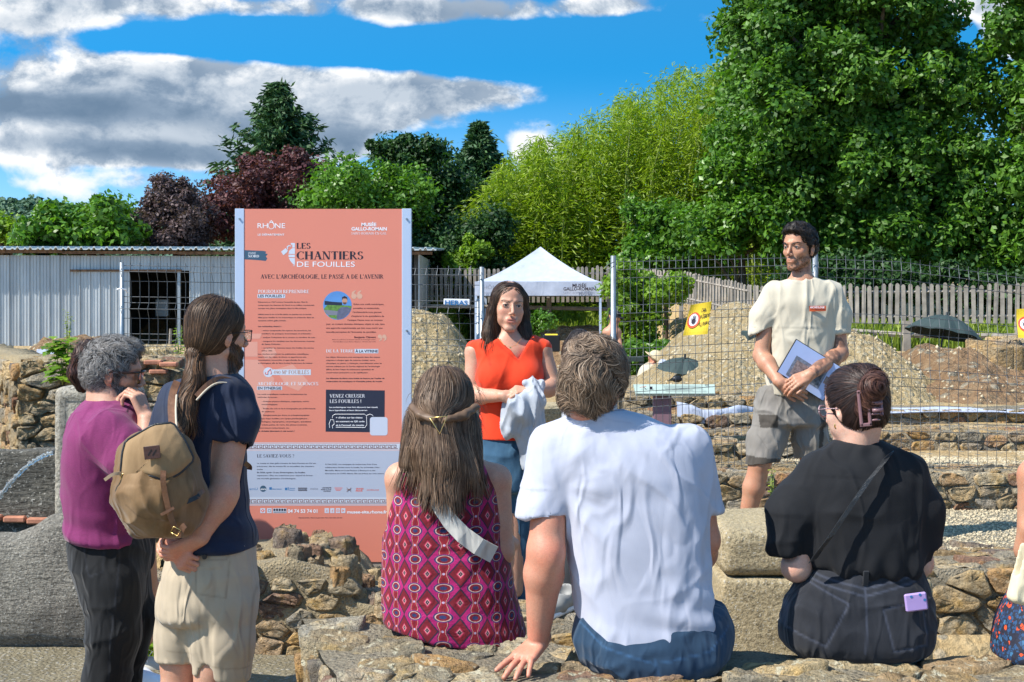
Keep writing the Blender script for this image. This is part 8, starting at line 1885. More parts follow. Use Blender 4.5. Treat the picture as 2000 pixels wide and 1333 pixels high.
def man_beige():
 d = 8.0; t = thing('person', (W(1540, 0, d)[0], d, .38), 'standing bearded man in a beige t-shirt and grey work shorts looking left, tattooed forearm', 'person')
 H = Head(W(1561, 487, d), 180 + 42, 2, 0, 1.06); S = SDF(); add_head(S, H); neck = W(1566, 545, d); S.u(rc(H.w((0, -.02, -.04)), neck, .053, .055), .02)
 shL, shR = W(1505, 578, d), W(1628, 578, d); S.u(rc(neck + T_([0, 0, -.03]), shL, .055, .05), .04).u(rc(neck + T_([0, 0, -.03]), shR, .055, .05), .04).u(rc(neck + T_([0, 0, -.12]), W(1560, 770, d), .08, .10), .03)
 eL = W(1487, 695, d - .02); wL = W(1524, 748, d - .18); eR = W(1640, 690, d - .03); wR = W(1582, 732, d - .22)
 arm(S, shL, eL, wL, (.052, .045, .030)); arm(S, shR, eR, wR, (.053, .047, .031))
 hand(S, wL, T_([.85, -.2, -.40]), T_([-.35, -.9, .2]), 1.0, 1, (.35, .35, .4, .4), .05, (.5, .2), .2); hand(S, wR, T_([-.88, -.15, -.40]), T_([.15, -.75, .65]), 1.02, -1, (.35, .4, .4, .45), .05, (.5, .2), .2)
 kL, aL = W(1484, 905, d - .06), W(1452, 1040, d - .02); kR, aR = W(1585, 905, d + .02), W(1600, 1050, d + .06)
 for (k_, a_) in ((kL, aL), (kR, aR)):
  S.u(rc(W(1530, 790, d) if k_ is kL else W(1575, 790, d), k_, .085, .062), .03).u(rc(k_, k_ + (a_ - k_) * .35, .056, .062), .02).u(rc(k_ + (a_ - k_) * .35, a_, .060, .036), .02)
 def col(V, N):
  q = H.loc(V); lip = (np.abs(q[:, 0]) < .021) & (q[:, 2] > -.070) & (q[:, 2] < -.050) & (q[:, 1] > .090); c = tint(V, lip * 1.0, (.92, .80, .78))
  bd = np.clip((-.028 - q[:, 2] - .25 * np.clip(q[:, 1] - .05, 0, 1)) / .014, 0, 1) * np.clip((q[:, 2] + .125) / .01, 0, 1) * (q[:, 1] > -.012) * (np.linalg.norm(q, axis=1) < .17); mst = ((q[:, 2] > -.052) & (q[:, 2] < -.036) & (np.abs(q[:, 0]) < .032) & (q[:, 1] > .07)) * 1.0; bd = np.maximum(bd, mst) * (1 - lip); c *= tint(V, np.clip(bd, 0, 1) * (.36 + .15 * sn(V, 300, 5, 1)), (.20, .17, .16))
  dd, tt = seg(V, W(1638, 668, d - .03), wR + (wR - eR) * .05); tat = (dd < .075) & (tt > .02) & (tt < .93); n_ = sn(V, 95, 7, 3); c *= tint(V, tat * np.clip(n_ * 3 + .6, 0, 1) * .72, (.22, .26, .30)); return c
 sdf_mesh('body', S, .0048, M['skin_tan'], t, colf=col); eyes(t, H); lashes(t, H); brows(t, H, (.03, .02, .016), .0045, -.003, 90)
 RB = surf_pts(S, .009, lambda V: (lambda q: ((q[:, 2] < -.038) & (q[:, 2] > -.118) & (q[:, 1] > .0) & (np.linalg.norm(q, axis=1) < .16) & ~((np.abs(q[:, 0]) < .022) & (q[:, 2] > -.072) & (q[:, 1] > .085))))(H.loc(V)))
 hair('beard', t, S, RB, lambda p, s: (H.R @ T_([0, .15, -1.])).astype(np.float32) + 0 * p, 420, 3, .004, .0018, [(.020, .014, .010), (.05, .032, .02)], 8, (0, .002), .5, 60, lift=.004)
 st = LF([(540, 1540, 1592, d, .06), (549, 1524, 1608, d, .078), (564, 1506, 1627, d, .100), (590, 1498, 1634, d, .122), (640, 1504, 1628, d, .125), (700, 1500, 1626, d, .128), (745, 1488, 1622, d, .132), (775, 1482, 1620, d, .134), (785, 1482, 1618, d, .13)])
 S = SDF().u(loft(st, 2.4, .025)); S.u(chain([W(1510, 572, d), W(1490, 615, d), W(1484, 652, d - .01)], [.062, .062, .062]), .04).u(chain([W(1622, 572, d), W(1638, 615, d), W(1640, 655, d - .02)], [.062, .060, .058]), .04)
 def sc(p):
  px = p[:, 0] / d * F + CX; z = p[:, 2]; e = W(0, 766, d)[2] - z; e = np.where((px < 1503), W(0, 647, d)[2] + (px - 1484) * .0012 - z, np.where(px > 1624, W(0, 652, d)[2] - z, e)); e = np.where((px >= 1503) & (px <= 1624), (W(0, 766, d) - T_([0, 0, 0]))[2] + (1550 - px) * -.0003 - z, e); return e.astype(np.float32)
 S.ops.append(('i', sc, .003)); S.sub(rc(W(1484, 645, d - .01), W(1484, 690, d), .050, .050)).sub(rc(W(1640, 650, d - .02), W(1640, 690, d), .048, .048)).sub(el(W(1566, 540, d - .03), (.066, .080, .030)), .006)
 def cb(V, N): return tint(V, line_px(V, [(1543, 543), (1555, 553), (1572, 556), (1588, 548), (1594, 540)], d - .1, .007) * .25, (.7, .7, .7))
 sdf_mesh('t_shirt', S, .006, M['tee_beige'], t, colf=cb, disp=lambda V, N: wrinkle(V, 10, .005, 10, (1.5, 1, .35)) + drag(V, W(1520, 655, d), .2, 10, .007, 1) + drag(V, W(1610, 640, d), .22, 9, .007, 2) + np.clip((W(0, 700, d)[2] - V[:, 2]) / .1, 0, 1) * .008 * np.sin(V[:, 0] * 60 + V[:, 2] * 20 + 2 * sn(V, 6, 3, 1)))
 m = MB(); a = W(1597, 603, d - .134); m.add([a + T_([x, .0, z]) for x, z in ((-.046, -.016), (.046, -.014), (.046, .015), (-.046, .014))], [(0, 1, 2, 3)]); m.out('printed_patch', M['orange_print'], t)
 TEXT.append(('ARCHÉOLOGIE', W(1582, 602.5, d - .137), .010, .080, M['ink_white'], t, 'patch_lettering', 'B', np.eye(3))); TEXT.append(('FOUILLES', W(1592, 606.5, d - .137), .006, .058, M['ink'], t, 'patch_lettering', 'B', np.eye(3)))
 st = LF([(755, 1486, 1614, d, .11), (775, 1480, 1616, d, .122), (800, 1476, 1617, d, .130), (830, 1474, 1617, d, .130)])
 S = SDF().u(loft(st, 2.4, .02)); S.u(chain([W(1515, 810, d), W(1498, 860, d - .03), W(1487, 915, d - .05)], [.105, .100, .094]), .03).u(chain([W(1578, 810, d), W(1583, 855, d + .01), W(1585, 902, d + .02)], [.105, .098, .090]), .03)
 S.cut(W(1487, 903, d), (.10, 0, -1)); S.sub(rc(W(1487, 900, d - .05), W(1480, 950, d - .05), .072, .075)).sub(rc(W(1585, 895, d + .02), W(1585, 940, d + .02), .078, .08)); S.sub(rc(W(1536, 930, d - .1), W(1540, 850, d - .12), .03, .005), .04)
 def cs(V, N):
  px = V[:, 0] / d * F + CX; py = HY + (CZ - V[:, 2]) * F / d; m1 = (py > 890 + .10 * (px - 1487)) | ((px > 1478) & (px < 1512) & (py > 808) & (py < 832) & (N[:, 1] < 0) & (px < 1512)) & True; m2 = (np.abs(px - 1597) < 4) & (py > 822) & (py < 895) | (px > 1594) & (py > 812) & (py < 832)
  return tint(V, (m1 | m2) * 1.0, (.32, .30, .28)) * tint(V, np.maximum(line_px(V, [(1478, 808), (1512, 806), (1514, 832), (1476, 834)], d - .13, .006), np.maximum(line_px(V, [(1546, 770), (1548, 815), (1538, 850)], d - .13, .006), line_px(V, [(1480, 850), (1500, 880), (1520, 870)], d - .13, .005))) * .4, (.5, .5, .5))
 sdf_mesh('shorts', S, .0065, M['shorts_grey'], t, colf=cs, disp=lambda V, N: wrinkle(V, 13, .006, 14, (.8, 1, 1.2)) + drag(V, W(1548, 800, d), .2, 8, .006, 4))
 m = MB(); m.box(W(1597, 829, d - .11), (.016, .004, .012)); m.out('brand_tag', M['red_print'], t)
 shoe(t, W(1448, 1078, d - .05), 200, M['grey_shoe']); shoe(t, W(1602, 1080, d + .02), 170, M['grey_shoe'])
 HS = capshape(H, .009, cut=((0, .074, .080), (0, .80, -.60)), nape=-.045, extra=[H.E((0, .022, .090), (.066, .075, .050))]); HS.sub(H.E((.088, .004, -.012), (.02, .03, .034)), .006).sub(H.E((-.088, .004, -.012), (.02, .03, .034)), .006)
 sdf_mesh('hair_base', HS, .006, M['hair'], t, colf=lambda V, N: np.tile(T_([[.014, .011, .010]]), (len(V), 1)), disp=lambda V, N: wrinkle(V, 6, .006, 60))
 R_ = surf_pts(HS, .01); hair('hair', t, HS, R_, lambda p, s: ((T_([[.2, .8, -.1]]) + .8 * np.sin(H.loc(p) * 160)) @ H.R.T).astype(np.float32), 3900, 6, .007, 0.0022, [(.016, .012, .010), (.030, .022, .017), (.055, .042, .034), (.012, .009, .008)], 7, (-.002, .010), .9, 70, lift=.006)
 f = thing('folder', W(1575, 720, d - .15), 'open plastic folder with printed excavation plans held at the waist of the man in beige', 'folder')
 c4 = [W(1555, 662, d - .17), W(1645, 718, d - .14), W(1608, 785, d - .14), W(1517, 727, d - .17)]; m = MB(); m.plate([c4[3], c4[2], c4[1], c4[0]], .006); m.out('cover', M['steel_dark'], f)
 def sheet(u0, v0, u1, v1, mat, o, nm):
  P = lambda u, v: (c4[0] * (1 - u) + c4[1] * u) * (1 - v) + (c4[3] * (1 - u) + c4[2] * u) * v - T_([0, o, 0]); m = MB(); m.add([P(u0, v1), P(u1, v1), P(u1, v0), P(u0, v0)], [(0, 1, 2, 3)]); m.out(nm, mat, f)
 sheet(.015, .02, .985, .98, M['paper'], .003, 'sheet'); sheet(.16, .36, .50, .93, M['print_grey'], .0045, 'printed_plan'); sheet(.21, .45, .45, .85, M['print_brown'], .0055, 'printed_plan'); sheet(.56, .26, .80, .80, M['print_grey'], .0045, 'printed_plan'); sheet(.60, .32, .76, .74, M['print_dark'], .0055, 'printed_plan'); sheet(.82, .4, .90, .6, M['print_brown'], .0045, 'printed_plan')
M['tee_beige'] = cloth_mat('beige_cotton', (.50, .45, .35), wr=.4, wscale=9); M['shorts_grey'] = cloth_mat('grey_canvas', (.20, .185, .165), wr=.5, wscale=12, col2=(.24, .22, .20)); M['orange_print'] = plain('orange_print', (.55, .09, .02), .6); M['paper'] = plain('glossy_paper', (.42, .52, .80), .25, 0, .05); M['print_grey'] = plain('print_grey', (.17, .20, .26), .35, 0, .5, 60); M['print_brown'] = plain('print_brown', (.26, .20, .19), .35, 0, .6, 90); M['print_dark'] = plain('print_dark', (.08, .11, .15), .35, 0, .8, 60)
def man_purple():
 d = 4.95; t = thing('person', (W(210, 0, d)[0], d, .03), 'man in a purple t-shirt with grey hair and sunglasses, hand on his chin', 'person')
 H = Head(W(222, 733, d), 84, 6, 0, .93); S = SDF(); add_head(S, H); neck = W(212, 790, d); S.u(rc(H.w((0, -.035, -.04)), neck, .056, .060), .02).u(rc(neck + T_([0, 0, -.12]), W(205, 1030, d), .09, .11), .04)
 sh = W(222, 868, d - .15); el_ = W(292, 930, d - .17); wr = W(287, 822, d - .10); S.u(rc(neck, sh, .06, .055), .04); arm(S, sh, el_, wr, (.055, .046, .031))
 hand(S, W(286, 818, d - .09), T_([-.42, .16, .88]), T_([.88, -.30, .35]), .95, 1, (.50, .62, .75, .9), .04, (.6, .1), .2)
 sh2 = W(222, 868, d + .15); S.u(rc(neck, sh2, .06, .055), .04); arm(S, sh2, W(285, 950, d + .15), W(300, 900, d + .02), (.05, .045, .03)); hand(S, W(300, 900, d + .02), T_([-.2, -.9, .1]), T_([.3, 0, .9]), 1.0, -1)
 def col(V, N):
  q = H.loc(V); er = (np.abs(q[:, 0]) > .070) & (np.abs(q[:, 1] + .005) < .03) & (np.abs(q[:, 2]) < .04); c = tint(V, er * .6, (1.2, .72, .62))
  bd = (q[:, 2] < -.022 - .35 * (q[:, 1] - .02)) & (q[:, 2] > -.118) & (q[:, 1] > .0) & (np.abs(q[:, 0]) < .066) & (np.linalg.norm(q, axis=1) < .15); return c * tint(V, bd * .7, (.22, .20, .20))
 sdf_mesh('body', S, .004, M['skin'], t, colf=col)
 RB = surf_pts(S, .009, lambda V: (lambda q: (q[:, 2] < -.022 - .35 * (q[:, 1] - .02)) & (q[:, 2] > -.118) & (q[:, 1] > .004) & (np.abs(q[:, 0]) < .066) & (np.linalg.norm(q, axis=1) < .15))(H.loc(V)))
 hair('beard', t, S, RB, lambda p, s: (H.R @ T_([0, .25, -1.])).astype(np.float32) + 0 * p, 3000, 4, .005, .0018, [(.10, .09, .085), (.20, .18, .17), (.32, .30, .29), (.05, .04, .035), (.025, .018, .014)], 9, (0, .002), .6, 60, lift=.004)
 st = LF([(775, 178, 248, d, .065), (788, 166, 268, d, .10), (810, 148, 282, d, .155), (850, 134, 284, d, .19), (900, 128, 276, d, .185), (960, 128, 272, d, .17), (1010, 132, 276, d, .168), (1050, 134, 284, d, .168), (1066, 136, 286, d, .165)])
 S = SDF().u(loft(st, 2.3, .03)); S.u(chain([W(214, 850, d - .13), W(254, 888, d - .16), W(288, 915, d - .17)], [.085, .085, .070]), .03).u(chain([W(214, 850, d + .13), W(270, 910, d + .16)], [.08, .06]), .03)
 def hem(p):
  px = p[:, 0] / d * F + CX; return (CZ - (np.interp(px, [120, 135, 200, 290], [1045, 1048, 1052, 1056]) - HY) / F * d - p[:, 2]).astype(np.float32)
 S.ops.append(('i', hem, .004)); S.cut(W(306, 905, d), T_([1, 0, -.25]), .004); S.sub(el(W(216, 772, d), (.070, .075, .022), Ry(.3)), .006)
 def dsp(V, N): return wrinkle(V, 15, .004, 11) + drag(V, W(215, 900, d), .22, 9, .007, 1) + drag(V, W(285, 960, d), .25, 12, .008, 2) + np.clip((W(0, 980, d)[2] - V[:, 2]) / .1, 0, 1) * .005 * np.sin(V[:, 2] * 75 + V[:, 0] * 14 + 2.5 * sn(V, 7, 5, 1))
 def cs(V, N): return tint(V, np.maximum(line_px(V, [(262, 812), (222, 845), (204, 885)], d - .18, .004), line_px(V, [(180, 778), (205, 788), (245, 800)], d - .1, .004)) * .35, (.5, .5, .55)) * tint(V, line_px(V, [(132, 1043), (200, 1047), (284, 1051)], d - .16, .003) * .3, (.6, .6, .6))
 sdf_mesh('t_shirt', S, .0055, M['tee_purple'], t, disp=dsp, colf=cs)
 st = LF([(1035, 140, 282, d, .15), (1060, 138, 286, d, .160), (1110, 148, 286, d, .165), (1150, 162, 284, d, .16), (1180, 168, 282, d, .15)])
 S = SDF().u(loft(st, 2.4, .03)); S.u(chain([W(222, 1140, d - .085), W(222, 1240, d - .09), W(205, 1330, d - .09), W(200, 1560, d - .09)], [.098, .085, .074, .055]), .03).u(chain([W(236, 1140, d + .085), W(258, 1200, d + .09), W(238, 1330, d + .09), W(236, 1560, d + .09)], [.095, .082, .06, .05]), .03)
 pk = [(160, 1055), (168, 1095), (178, 1125), (203, 1115), (203, 1060)]
 def cj(V, N):
  q = np.maximum(line_px(V, [(228, 1060), (232, 1130), (222, 1220), (212, 1333)], d - .16, .004), line_px(V, pk, d - .15, .004)); q = np.maximum(q, line_px(V, [(228, 1064), (250, 1066), (276, 1060)], d - .15, .004)); return tint(V, q * .6, (4, 4, 4.3)) * (1 + .8 * np.clip(sn(V, 7, 4, 2), 0, 1))[:, None]
 sdf_mesh('jeans', S, .007, M['jeans_black2'], t, colf=cj, disp=lambda V, N: wrinkle(V, 16, .0035, 13, (1, 1, .9)) + drag(V, W(172, 1200, d), .15, 7, .006, 4)); shoe(t, W(200, 1590, d - .09), 85, M['grey_shoe'], 1.1); shoe(t, W(236, 1590, d + .09), 80, M['grey_shoe'], 1.1)
 m = MB(); q = W(162, 1070, d - .135); m.box(q, (.032, .004, .019), Rz(-.35) @ Ry(-.05), .002); m.out('leather_patch', M['tan_patch'], t); TEXT.append(('Wrangler', W(156, 1072, d - .141), .006, .022, M['leather_dark'], t, 'patch_lettering', 'B', Rz(-.35)))
 ex = [H.E((0, .012, .085), (.070, .086, .055)), H.E((0, .05, .092), (.05, .045, .035))]
 HS = capshape(H, .010, cut=((0, .082, .082), (0, .90, -.42)), nape=-.075, extra=ex); HS.sub(H.E((-.085, .004, -.012), (.02, .027, .034)), .006).sub(H.E((.085, .004, -.012), (.02, .027, .034)), .006)
 sdf_mesh('hair_base', HS, .006, M['hair_soft'], t, colf=lambda V, N: np.tile(T_([[.05, .045, .042]]), (len(V), 1)), disp=lambda V, N: wrinkle(V, 6, .005, 60))
 R_ = surf_pts(HS, .01)
 def df(p, s):
  q = H.loc(p); top = np.clip((q[:, 2:3] - .06) / .03, 0, 1); loc = np.concatenate([0 * top, 1.1 * top - .4 * (1 - top), .1 * top - .9 * (1 - top)], 1); return (loc @ H.R.T).astype(np.float32)
 hair('hair', t, HS, R_, df, 11250, 5, .0065, 0.0011, [(.20, .19, .18), (.12, .11, .105), (.27, .26, .25), (.07, .062, .058), (.16, .15, .14), (.32, .31, .30)], 10, (-.002, .012), 1.0, 95, lift=.006, jt=.35, mat=M['hair_soft'])
 g = lambda a: H.w(a)
 for x in (-1, 1):
  m = MB(); m.plate([g((x * (.034 + .024 * math.cos(a)), .108 - .008 * abs(math.cos(a)), .008 + .019 * math.sin(a))) for a in np.linspace(0, 6.283, 17)[:-1]], .003, H.R @ T_([0, 1, 0])); m.out('sunglass_lens', M['lens'], t)
 m = MB()
 for x in (-1, 1): m.tube([g((x * .060, .102, .022)), g((x * .078, .070, .019)), g((x * .084, .0, .016)), g((x * .082, -.028, .002)), g((x * .080, -.036, -.008))], [.0042, .0042, .0035, .0032, .003], 6)
 m.tube([g((-.060, .104, .024)), g((0, .112, .024)), g((.060, .104, .024))], .0035, 6); m.out('sunglass_frame', M['tortoise'], t, True)
M['tee_purple'] = cloth_mat('purple_cotton', (.18, .022, .100), wr=.35, heather=.18, wscale=10); M['jeans_black2'] = cloth_mat('washed_black_denim', (.0045, .005, .006), wr=.4, col2=(.011, .012, .014)); M['tan_patch'] = plain('tan_patch', (.42, .20, .08), .5); M['tortoise'] = plain('tortoise_frame', (.035, .014, .008), .15)
def man_navy():
 d = 4.75; t = thing('person', (W(400, 0, d)[0], d, .03), 'man in a navy t-shirt and sand shorts with a long brown ponytail', 'person')
 H = Head(W(426, 656, d), 50, 4, 0, .96); S = SDF(); add_head(S, H); neck = W(420, 735, d); S.u(rc(H.w((0, -.03, -.04)), neck, .050, .053), .02).u(rc(neck + T_([0, 0, -.10]), W(405, 1050, d), .09, .11), .04)
 shR, shL = W(462, 795, d - .02), W(345, 790, d + .04); S.u(rc(neck, shR, .055, .052), .04).u(rc(neck, shL, .055, .052), .04)
 eR = W(436, 962, d - .10); wR = W(388, 1050, d - .16); arm(S, shR, eR, wR, (.056, .047, .030)); S.u(el(eR + T_([.01, -.02, 0]), (.036, .036, .045)), .03)
 hand(S, W(384, 1056, d - .165), T_([-.80, -.10, -.42]), T_([.30, -.70, -.60]), .95, -1, (.55, .6, .7, .8), .05, (.6, .4), .2)
 arm(S, shL, W(300, 960, d), W(336, 1058, d - .10), (.052, .045, .030)); hand(S, W(338, 1062, d - .13), T_([.45, -.30, -.50]), T_([-.6, -.5, .3]), .9, 1, (.9, .9, .95, 1.0), .04, (.6, .4), .2)
 for (a, b, c) in (((362, 1200), (352, 1290), (338, 1560)), ((425, 1200), (418, 1300), (396, 1560))):
  dd = d + (.03 if a[0] == 362 else -.04); S.u(rc(W(*a, dd), W(*b, dd), .085, .062), .03).u(chain([W(*b, dd), W((b[0] + c[0]) / 2, 1400, dd), W(*c, dd)], [.060, .062, .036]), .03)
 def col(V, N):
  q = H.loc(V); bd = (q[:, 2] < -.022 - .35 * (q[:, 1] - .02)) & (q[:, 2] > -.125) & (q[:, 1] > .010) & (np.linalg.norm(q, axis=1) < .17); c = tint(V, bd * .75, (.16, .12, .10)); e = np.clip(1 - np.linalg.norm(V - eR - T_([0, -.05, 0]), axis=1) / .05, 0, 1); k_ = np.clip(1 - np.linalg.norm(V - W(345, 1085, d - .16), axis=1) / .10, 0, 1); return c * tint(V, e * .5, (1.1, .8, .75)) * tint(V, k_ * .7, (1.2, .72, .68))
 sdf_mesh('body', S, .0045, M['skin'], t, colf=col)
 RB = surf_pts(S, .009, lambda V: (lambda q: (q[:, 2] < -.022 - .35 * (q[:, 1] - .02)) & (q[:, 2] > -.12) & (q[:, 1] > .014) & (np.linalg.norm(q, axis=1) < .165))(H.loc(V)))
 hair('beard', t, S, RB, lambda p, s: (H.R @ T_([0, .25, -1.])).astype(np.float32) + 0 * p, 1200, 4, .006, .0020, [(.06, .035, .02), (.03, .018, .012), (.10, .06, .035)], 11, (0, .002), .5, 50, lift=.003)
 st = LF([(728, 388, 455, d, .06), (738, 362, 474, d, .085), (755, 338, 486, d, .105), (785, 322, 484, d, .125), (850, 316, 478, d, .135), (930, 318, 480, d, .132), (1000, 326, 489, d, .138), (1050, 330, 500, d, .148), (1080, 330, 503, d, .148)])
 S = SDF().u(loft(st, 2.3, .03)); S.u(chain([W(460, 785, d - .02), W(466, 820, d - .04), W(463, 848, d - .05)], [.066, .064, .061]), .035).u(chain([W(348, 785, d + .03), W(322, 850, d + .02)], [.07, .06]), .035)
 def hem(p):
  px = p[:, 0] / d * F + CX; z = p[:, 2]; e = CZ - (np.interp(px, [330, 400, 497], [1058, 1066, 1068]) - HY) / F * d - z
  sl = (p[:, 1] < d + .5) & (seg(p, shR, eR)[0] < .085) & (z < W(0, 820, d)[2]) & (z > W(0, 930, d)[2]); e2 = CZ - (np.interp(px, [425, 492], [852, 872]) - HY) / F * d - z; inner = (px > 425) & (p[:, 1] < d - .065 + .0); return np.where(sl & inner, e2, e).astype(np.float32)
 S.ops.append(('i', hem, .004)); S.sub(rc(W(462, 850, d - .05), eR, .052, .052), .003); S.sub(el(W(424, 722, d), (.064, .066, .018)), .006)
 def dsp(V, N): return wrinkle(V, 25, .004, 10) + drag(V, W(430, 850, d), .2, 9, .007, 1) + drag(V, W(345, 780, d), .2, 9, .005, 2) + np.clip((W(0, 960, d)[2] - V[:, 2]) / .1, 0, 1) * .006 * np.sin(V[:, 2] * 60 + V[:, 0] * 18 + 2.5 * sn(V, 7, 5, 1))
 def cs(V, N): return tint(V, line_px(V, [(482, 752), (450, 775), (432, 805), (430, 845)], d - .1, .004) * .4, (.4, .4, .45)) * tint(V, line_px(V, [(345, 1048), (420, 1057), (495, 1058)], d - .13, .003) * .4, (.5, .5, .5))
 sdf_mesh('t_shirt', S, .0055, M['tee_navy'], t, disp=dsp, colf=cs)
 st = LF([(1045, 338, 494, d, .12), (1075, 334, 498, d, .135), (1120, 322, 499, d, .148), (1170, 318, 499, d, .15), (1210, 317, 498, d, .145)])
 S = SDF().u(loft(st, 2.4, .03)); S.u(chain([W(364, 1180, d + .02), W(356, 1240, d + .03), W(350, 1300, d + .03)], [.098, .086, .082]), .03).u(chain([W(438, 1180, d - .03), W(436, 1250, d - .04), W(432, 1325, d - .04)], [.105, .098, .094]), .03)
 def hem2(p):
  px = p[:, 0] / d * F + CX; return (CZ - (np.where(px < 385, 1291, 1306 + (px - 385) * .14) - HY) / F * d - p[:, 2]).astype(np.float32)
 S.ops.append(('i', hem2, .004)); S.sub(rc(W(350, 1292, d + .03), W(346, 1350, d + .03), .072, .08)).sub(rc(W(432, 1312, d - .04), W(420, 1370, d - .04), .082, .08)); S.sub(rc(W(392, 1330, d - .14), W(398, 1220, d - .15), .028, .004), .04)
 L = [[(368, 1072), (450, 1072)], [(368, 1072), (372, 1092), (440, 1096), (450, 1074)], [(385, 1098), (384, 1158), (440, 1168), (446, 1096)], [(490, 1070), (484, 1200), (478, 1300)], [(385, 1298), (430, 1306), (476, 1312)], [(316, 1284), (350, 1286), (374, 1285)], [(395, 1170), (388, 1215), (392, 1290)]]
 def cj(V, N):
  q = np.zeros(len(V))
  for l in L: q = np.maximum(q, line_px(V, l, d - .14, .0045))
  return tint(V, q * .45, (.45, .42, .38))
 sdf_mesh('shorts', S, .0058, M['shorts_sand'], t, colf=cj, disp=lambda V, N: wrinkle(V, 26, .003, 12, (1, 1, .8)) + drag(V, W(392, 1180, d), .2, 8, .005, 4) + .003 * ((np.abs(V[:, 0] - W(410, 0, d)[0]) < .068) & (V[:, 2] > W(0, 1096, d)[2]) & (V[:, 2] < W(0, 1072, d)[2])))
 m = MB(); c = W(400, 1088, d - .152); m.tube([c, c + T_([0, -.005, 0])], .008, 10); m.out('button', M['black'], t); shoe(t, W(336, 1605, d + .03), 30, M['grey_shoe'], 1.1); shoe(t, W(396, 1605, d - .04), 35, M['grey_shoe'], 1.1)
 ex = [H.E((0, -.03, .055), (.074, .085, .078)), H.E((0, -.07, -.01), (.05, .045, .06))]
 HS = capshape(H, .008, cut=((0, .080, .080), (0, .93, -.36)), nape=-.085, extra=ex); HS.sub(H.E((.086, .020, -.016), (.026, .036, .036)), .006)
 sdf_mesh('hair_base', HS, .006, M['hair'], t, colf=lambda V, N: np.tile(T_([[.022, .013, .010]]), (len(V), 1)))
 R_ = surf_pts(HS, .01); tie = W(386, 690, d - .05); cols = [(.035, .021, .014), (.060, .034, .020), (.022, .014, .010), (.10, .055, .030), (.045, .027, .017), (.15, .085, .045)]
 hair('hair', t, HS, R_, lambda p, s: (tie - p + T_([0, 0, -.02])).astype(np.float32), 6900, 13, .013, 0.0014, cols, 12, (-.001, .006), .10, 20)
 PT = SDF().u(chain([tie, W(380, 740, d - .10), W(362, 800, d - .15), W(352, 850, d - .19)], [.024, .026, .030, .020]), .02).u(el(tie + T_([-.005, -.015, .0]), (.026, .02, .02)))
 sdf_mesh('ponytail', PT, .006, M['hair'], t, colf=lambda V, N: np.tile(T_([[.045, .024, .014]]), (len(V), 1)), disp=lambda V, N: .004 * np.sin(V[:, 0] * 260))
 RT = surf_pts(PT, .008); hair('ponytail_strands', t, PT, RT, lambda p, s: (T_([[-.25, -.25, -1.]]) + 0 * p).astype(np.float32), 2250, 13, .013, 0.0014, cols + [(.20, .10, .045), (.16, .08, .04)], 13, (-.001, .010), .35, 26)
 RT2 = RT[RT[:, 2] < W(0, 800, d)[2]]; hair('ponytail_ends', t, PT, RT2, lambda p, s: (T_([[-.12, -.05, -1.]]) + (p - W(356, 0, d - .18)) * T_([3., 0, 0])).astype(np.float32), 450, 8, .012, 0.0014, [(.20, .10, .045), (.12, .06, .03)], 14, (0, .012), .4, 26, stick=False)
 m = MB(); m.tube([tie + T_([.028 * math.cos(a), .024 * math.sin(a) - .01, .008 * math.sin(a * 2)]) for a in np.linspace(0, 6.283, 13)], .0045, 6); m.out('hair_tie', M['black'], t, True)
 g = lambda a: H.w(a); m = MB()
 for x in (-1, 1): m.tube([g((x * (.036 + .026 * cx), .106 - .010 * abs(cx), .006 + .019 * cz)) for cx, cz in ((-1, 1), (1, 1), (.9, -.6), (.6, -1), (-.6, -1), (-.9, -.6), (-1, 1))], .0017, 5)
 m.tube([g((-.012, .108, .018)), g((.012, .108, .018))], .0016, 5)
 for x in (-1, 1): m.tube([g((x * .062, .098, .022)), g((x * .080, .05, .014)), g((x * .084, -.008, .008))], .0016, 5)
 m.out('glasses_frame', M['black'], t, True)
 for x in (-1, 1): m = MB(); m.plate([g((x * (.036 + .025 * cx), .105 - .010 * abs(cx), .006 + .018 * cz)) for cx, cz in ((-1, 1), (1, 1), (.85, -.7), (-.85, -.7))], .0015, H.R @ T_([0, 1, 0])); m.out('glasses_lens', M['glass'], t)
M['tee_navy'] = cloth_mat('navy_cotton', (.012, .020, .046), wr=.4, heather=.15, wscale=10); M['shorts_sand'] = cloth_mat('sand_canvas', (.42, .345, .245), wr=.5, wscale=12)
def smooth_line(P, it=2):
 P = [np.array(p, float) for p in P]
 for _ in range(it):
  Q = [P[0]]
  for a, b in zip(P[:-1], P[1:]): Q += [a * .75 + b * .25, a * .25 + b * .75]
  P = Q + [P[-1]]
 return P
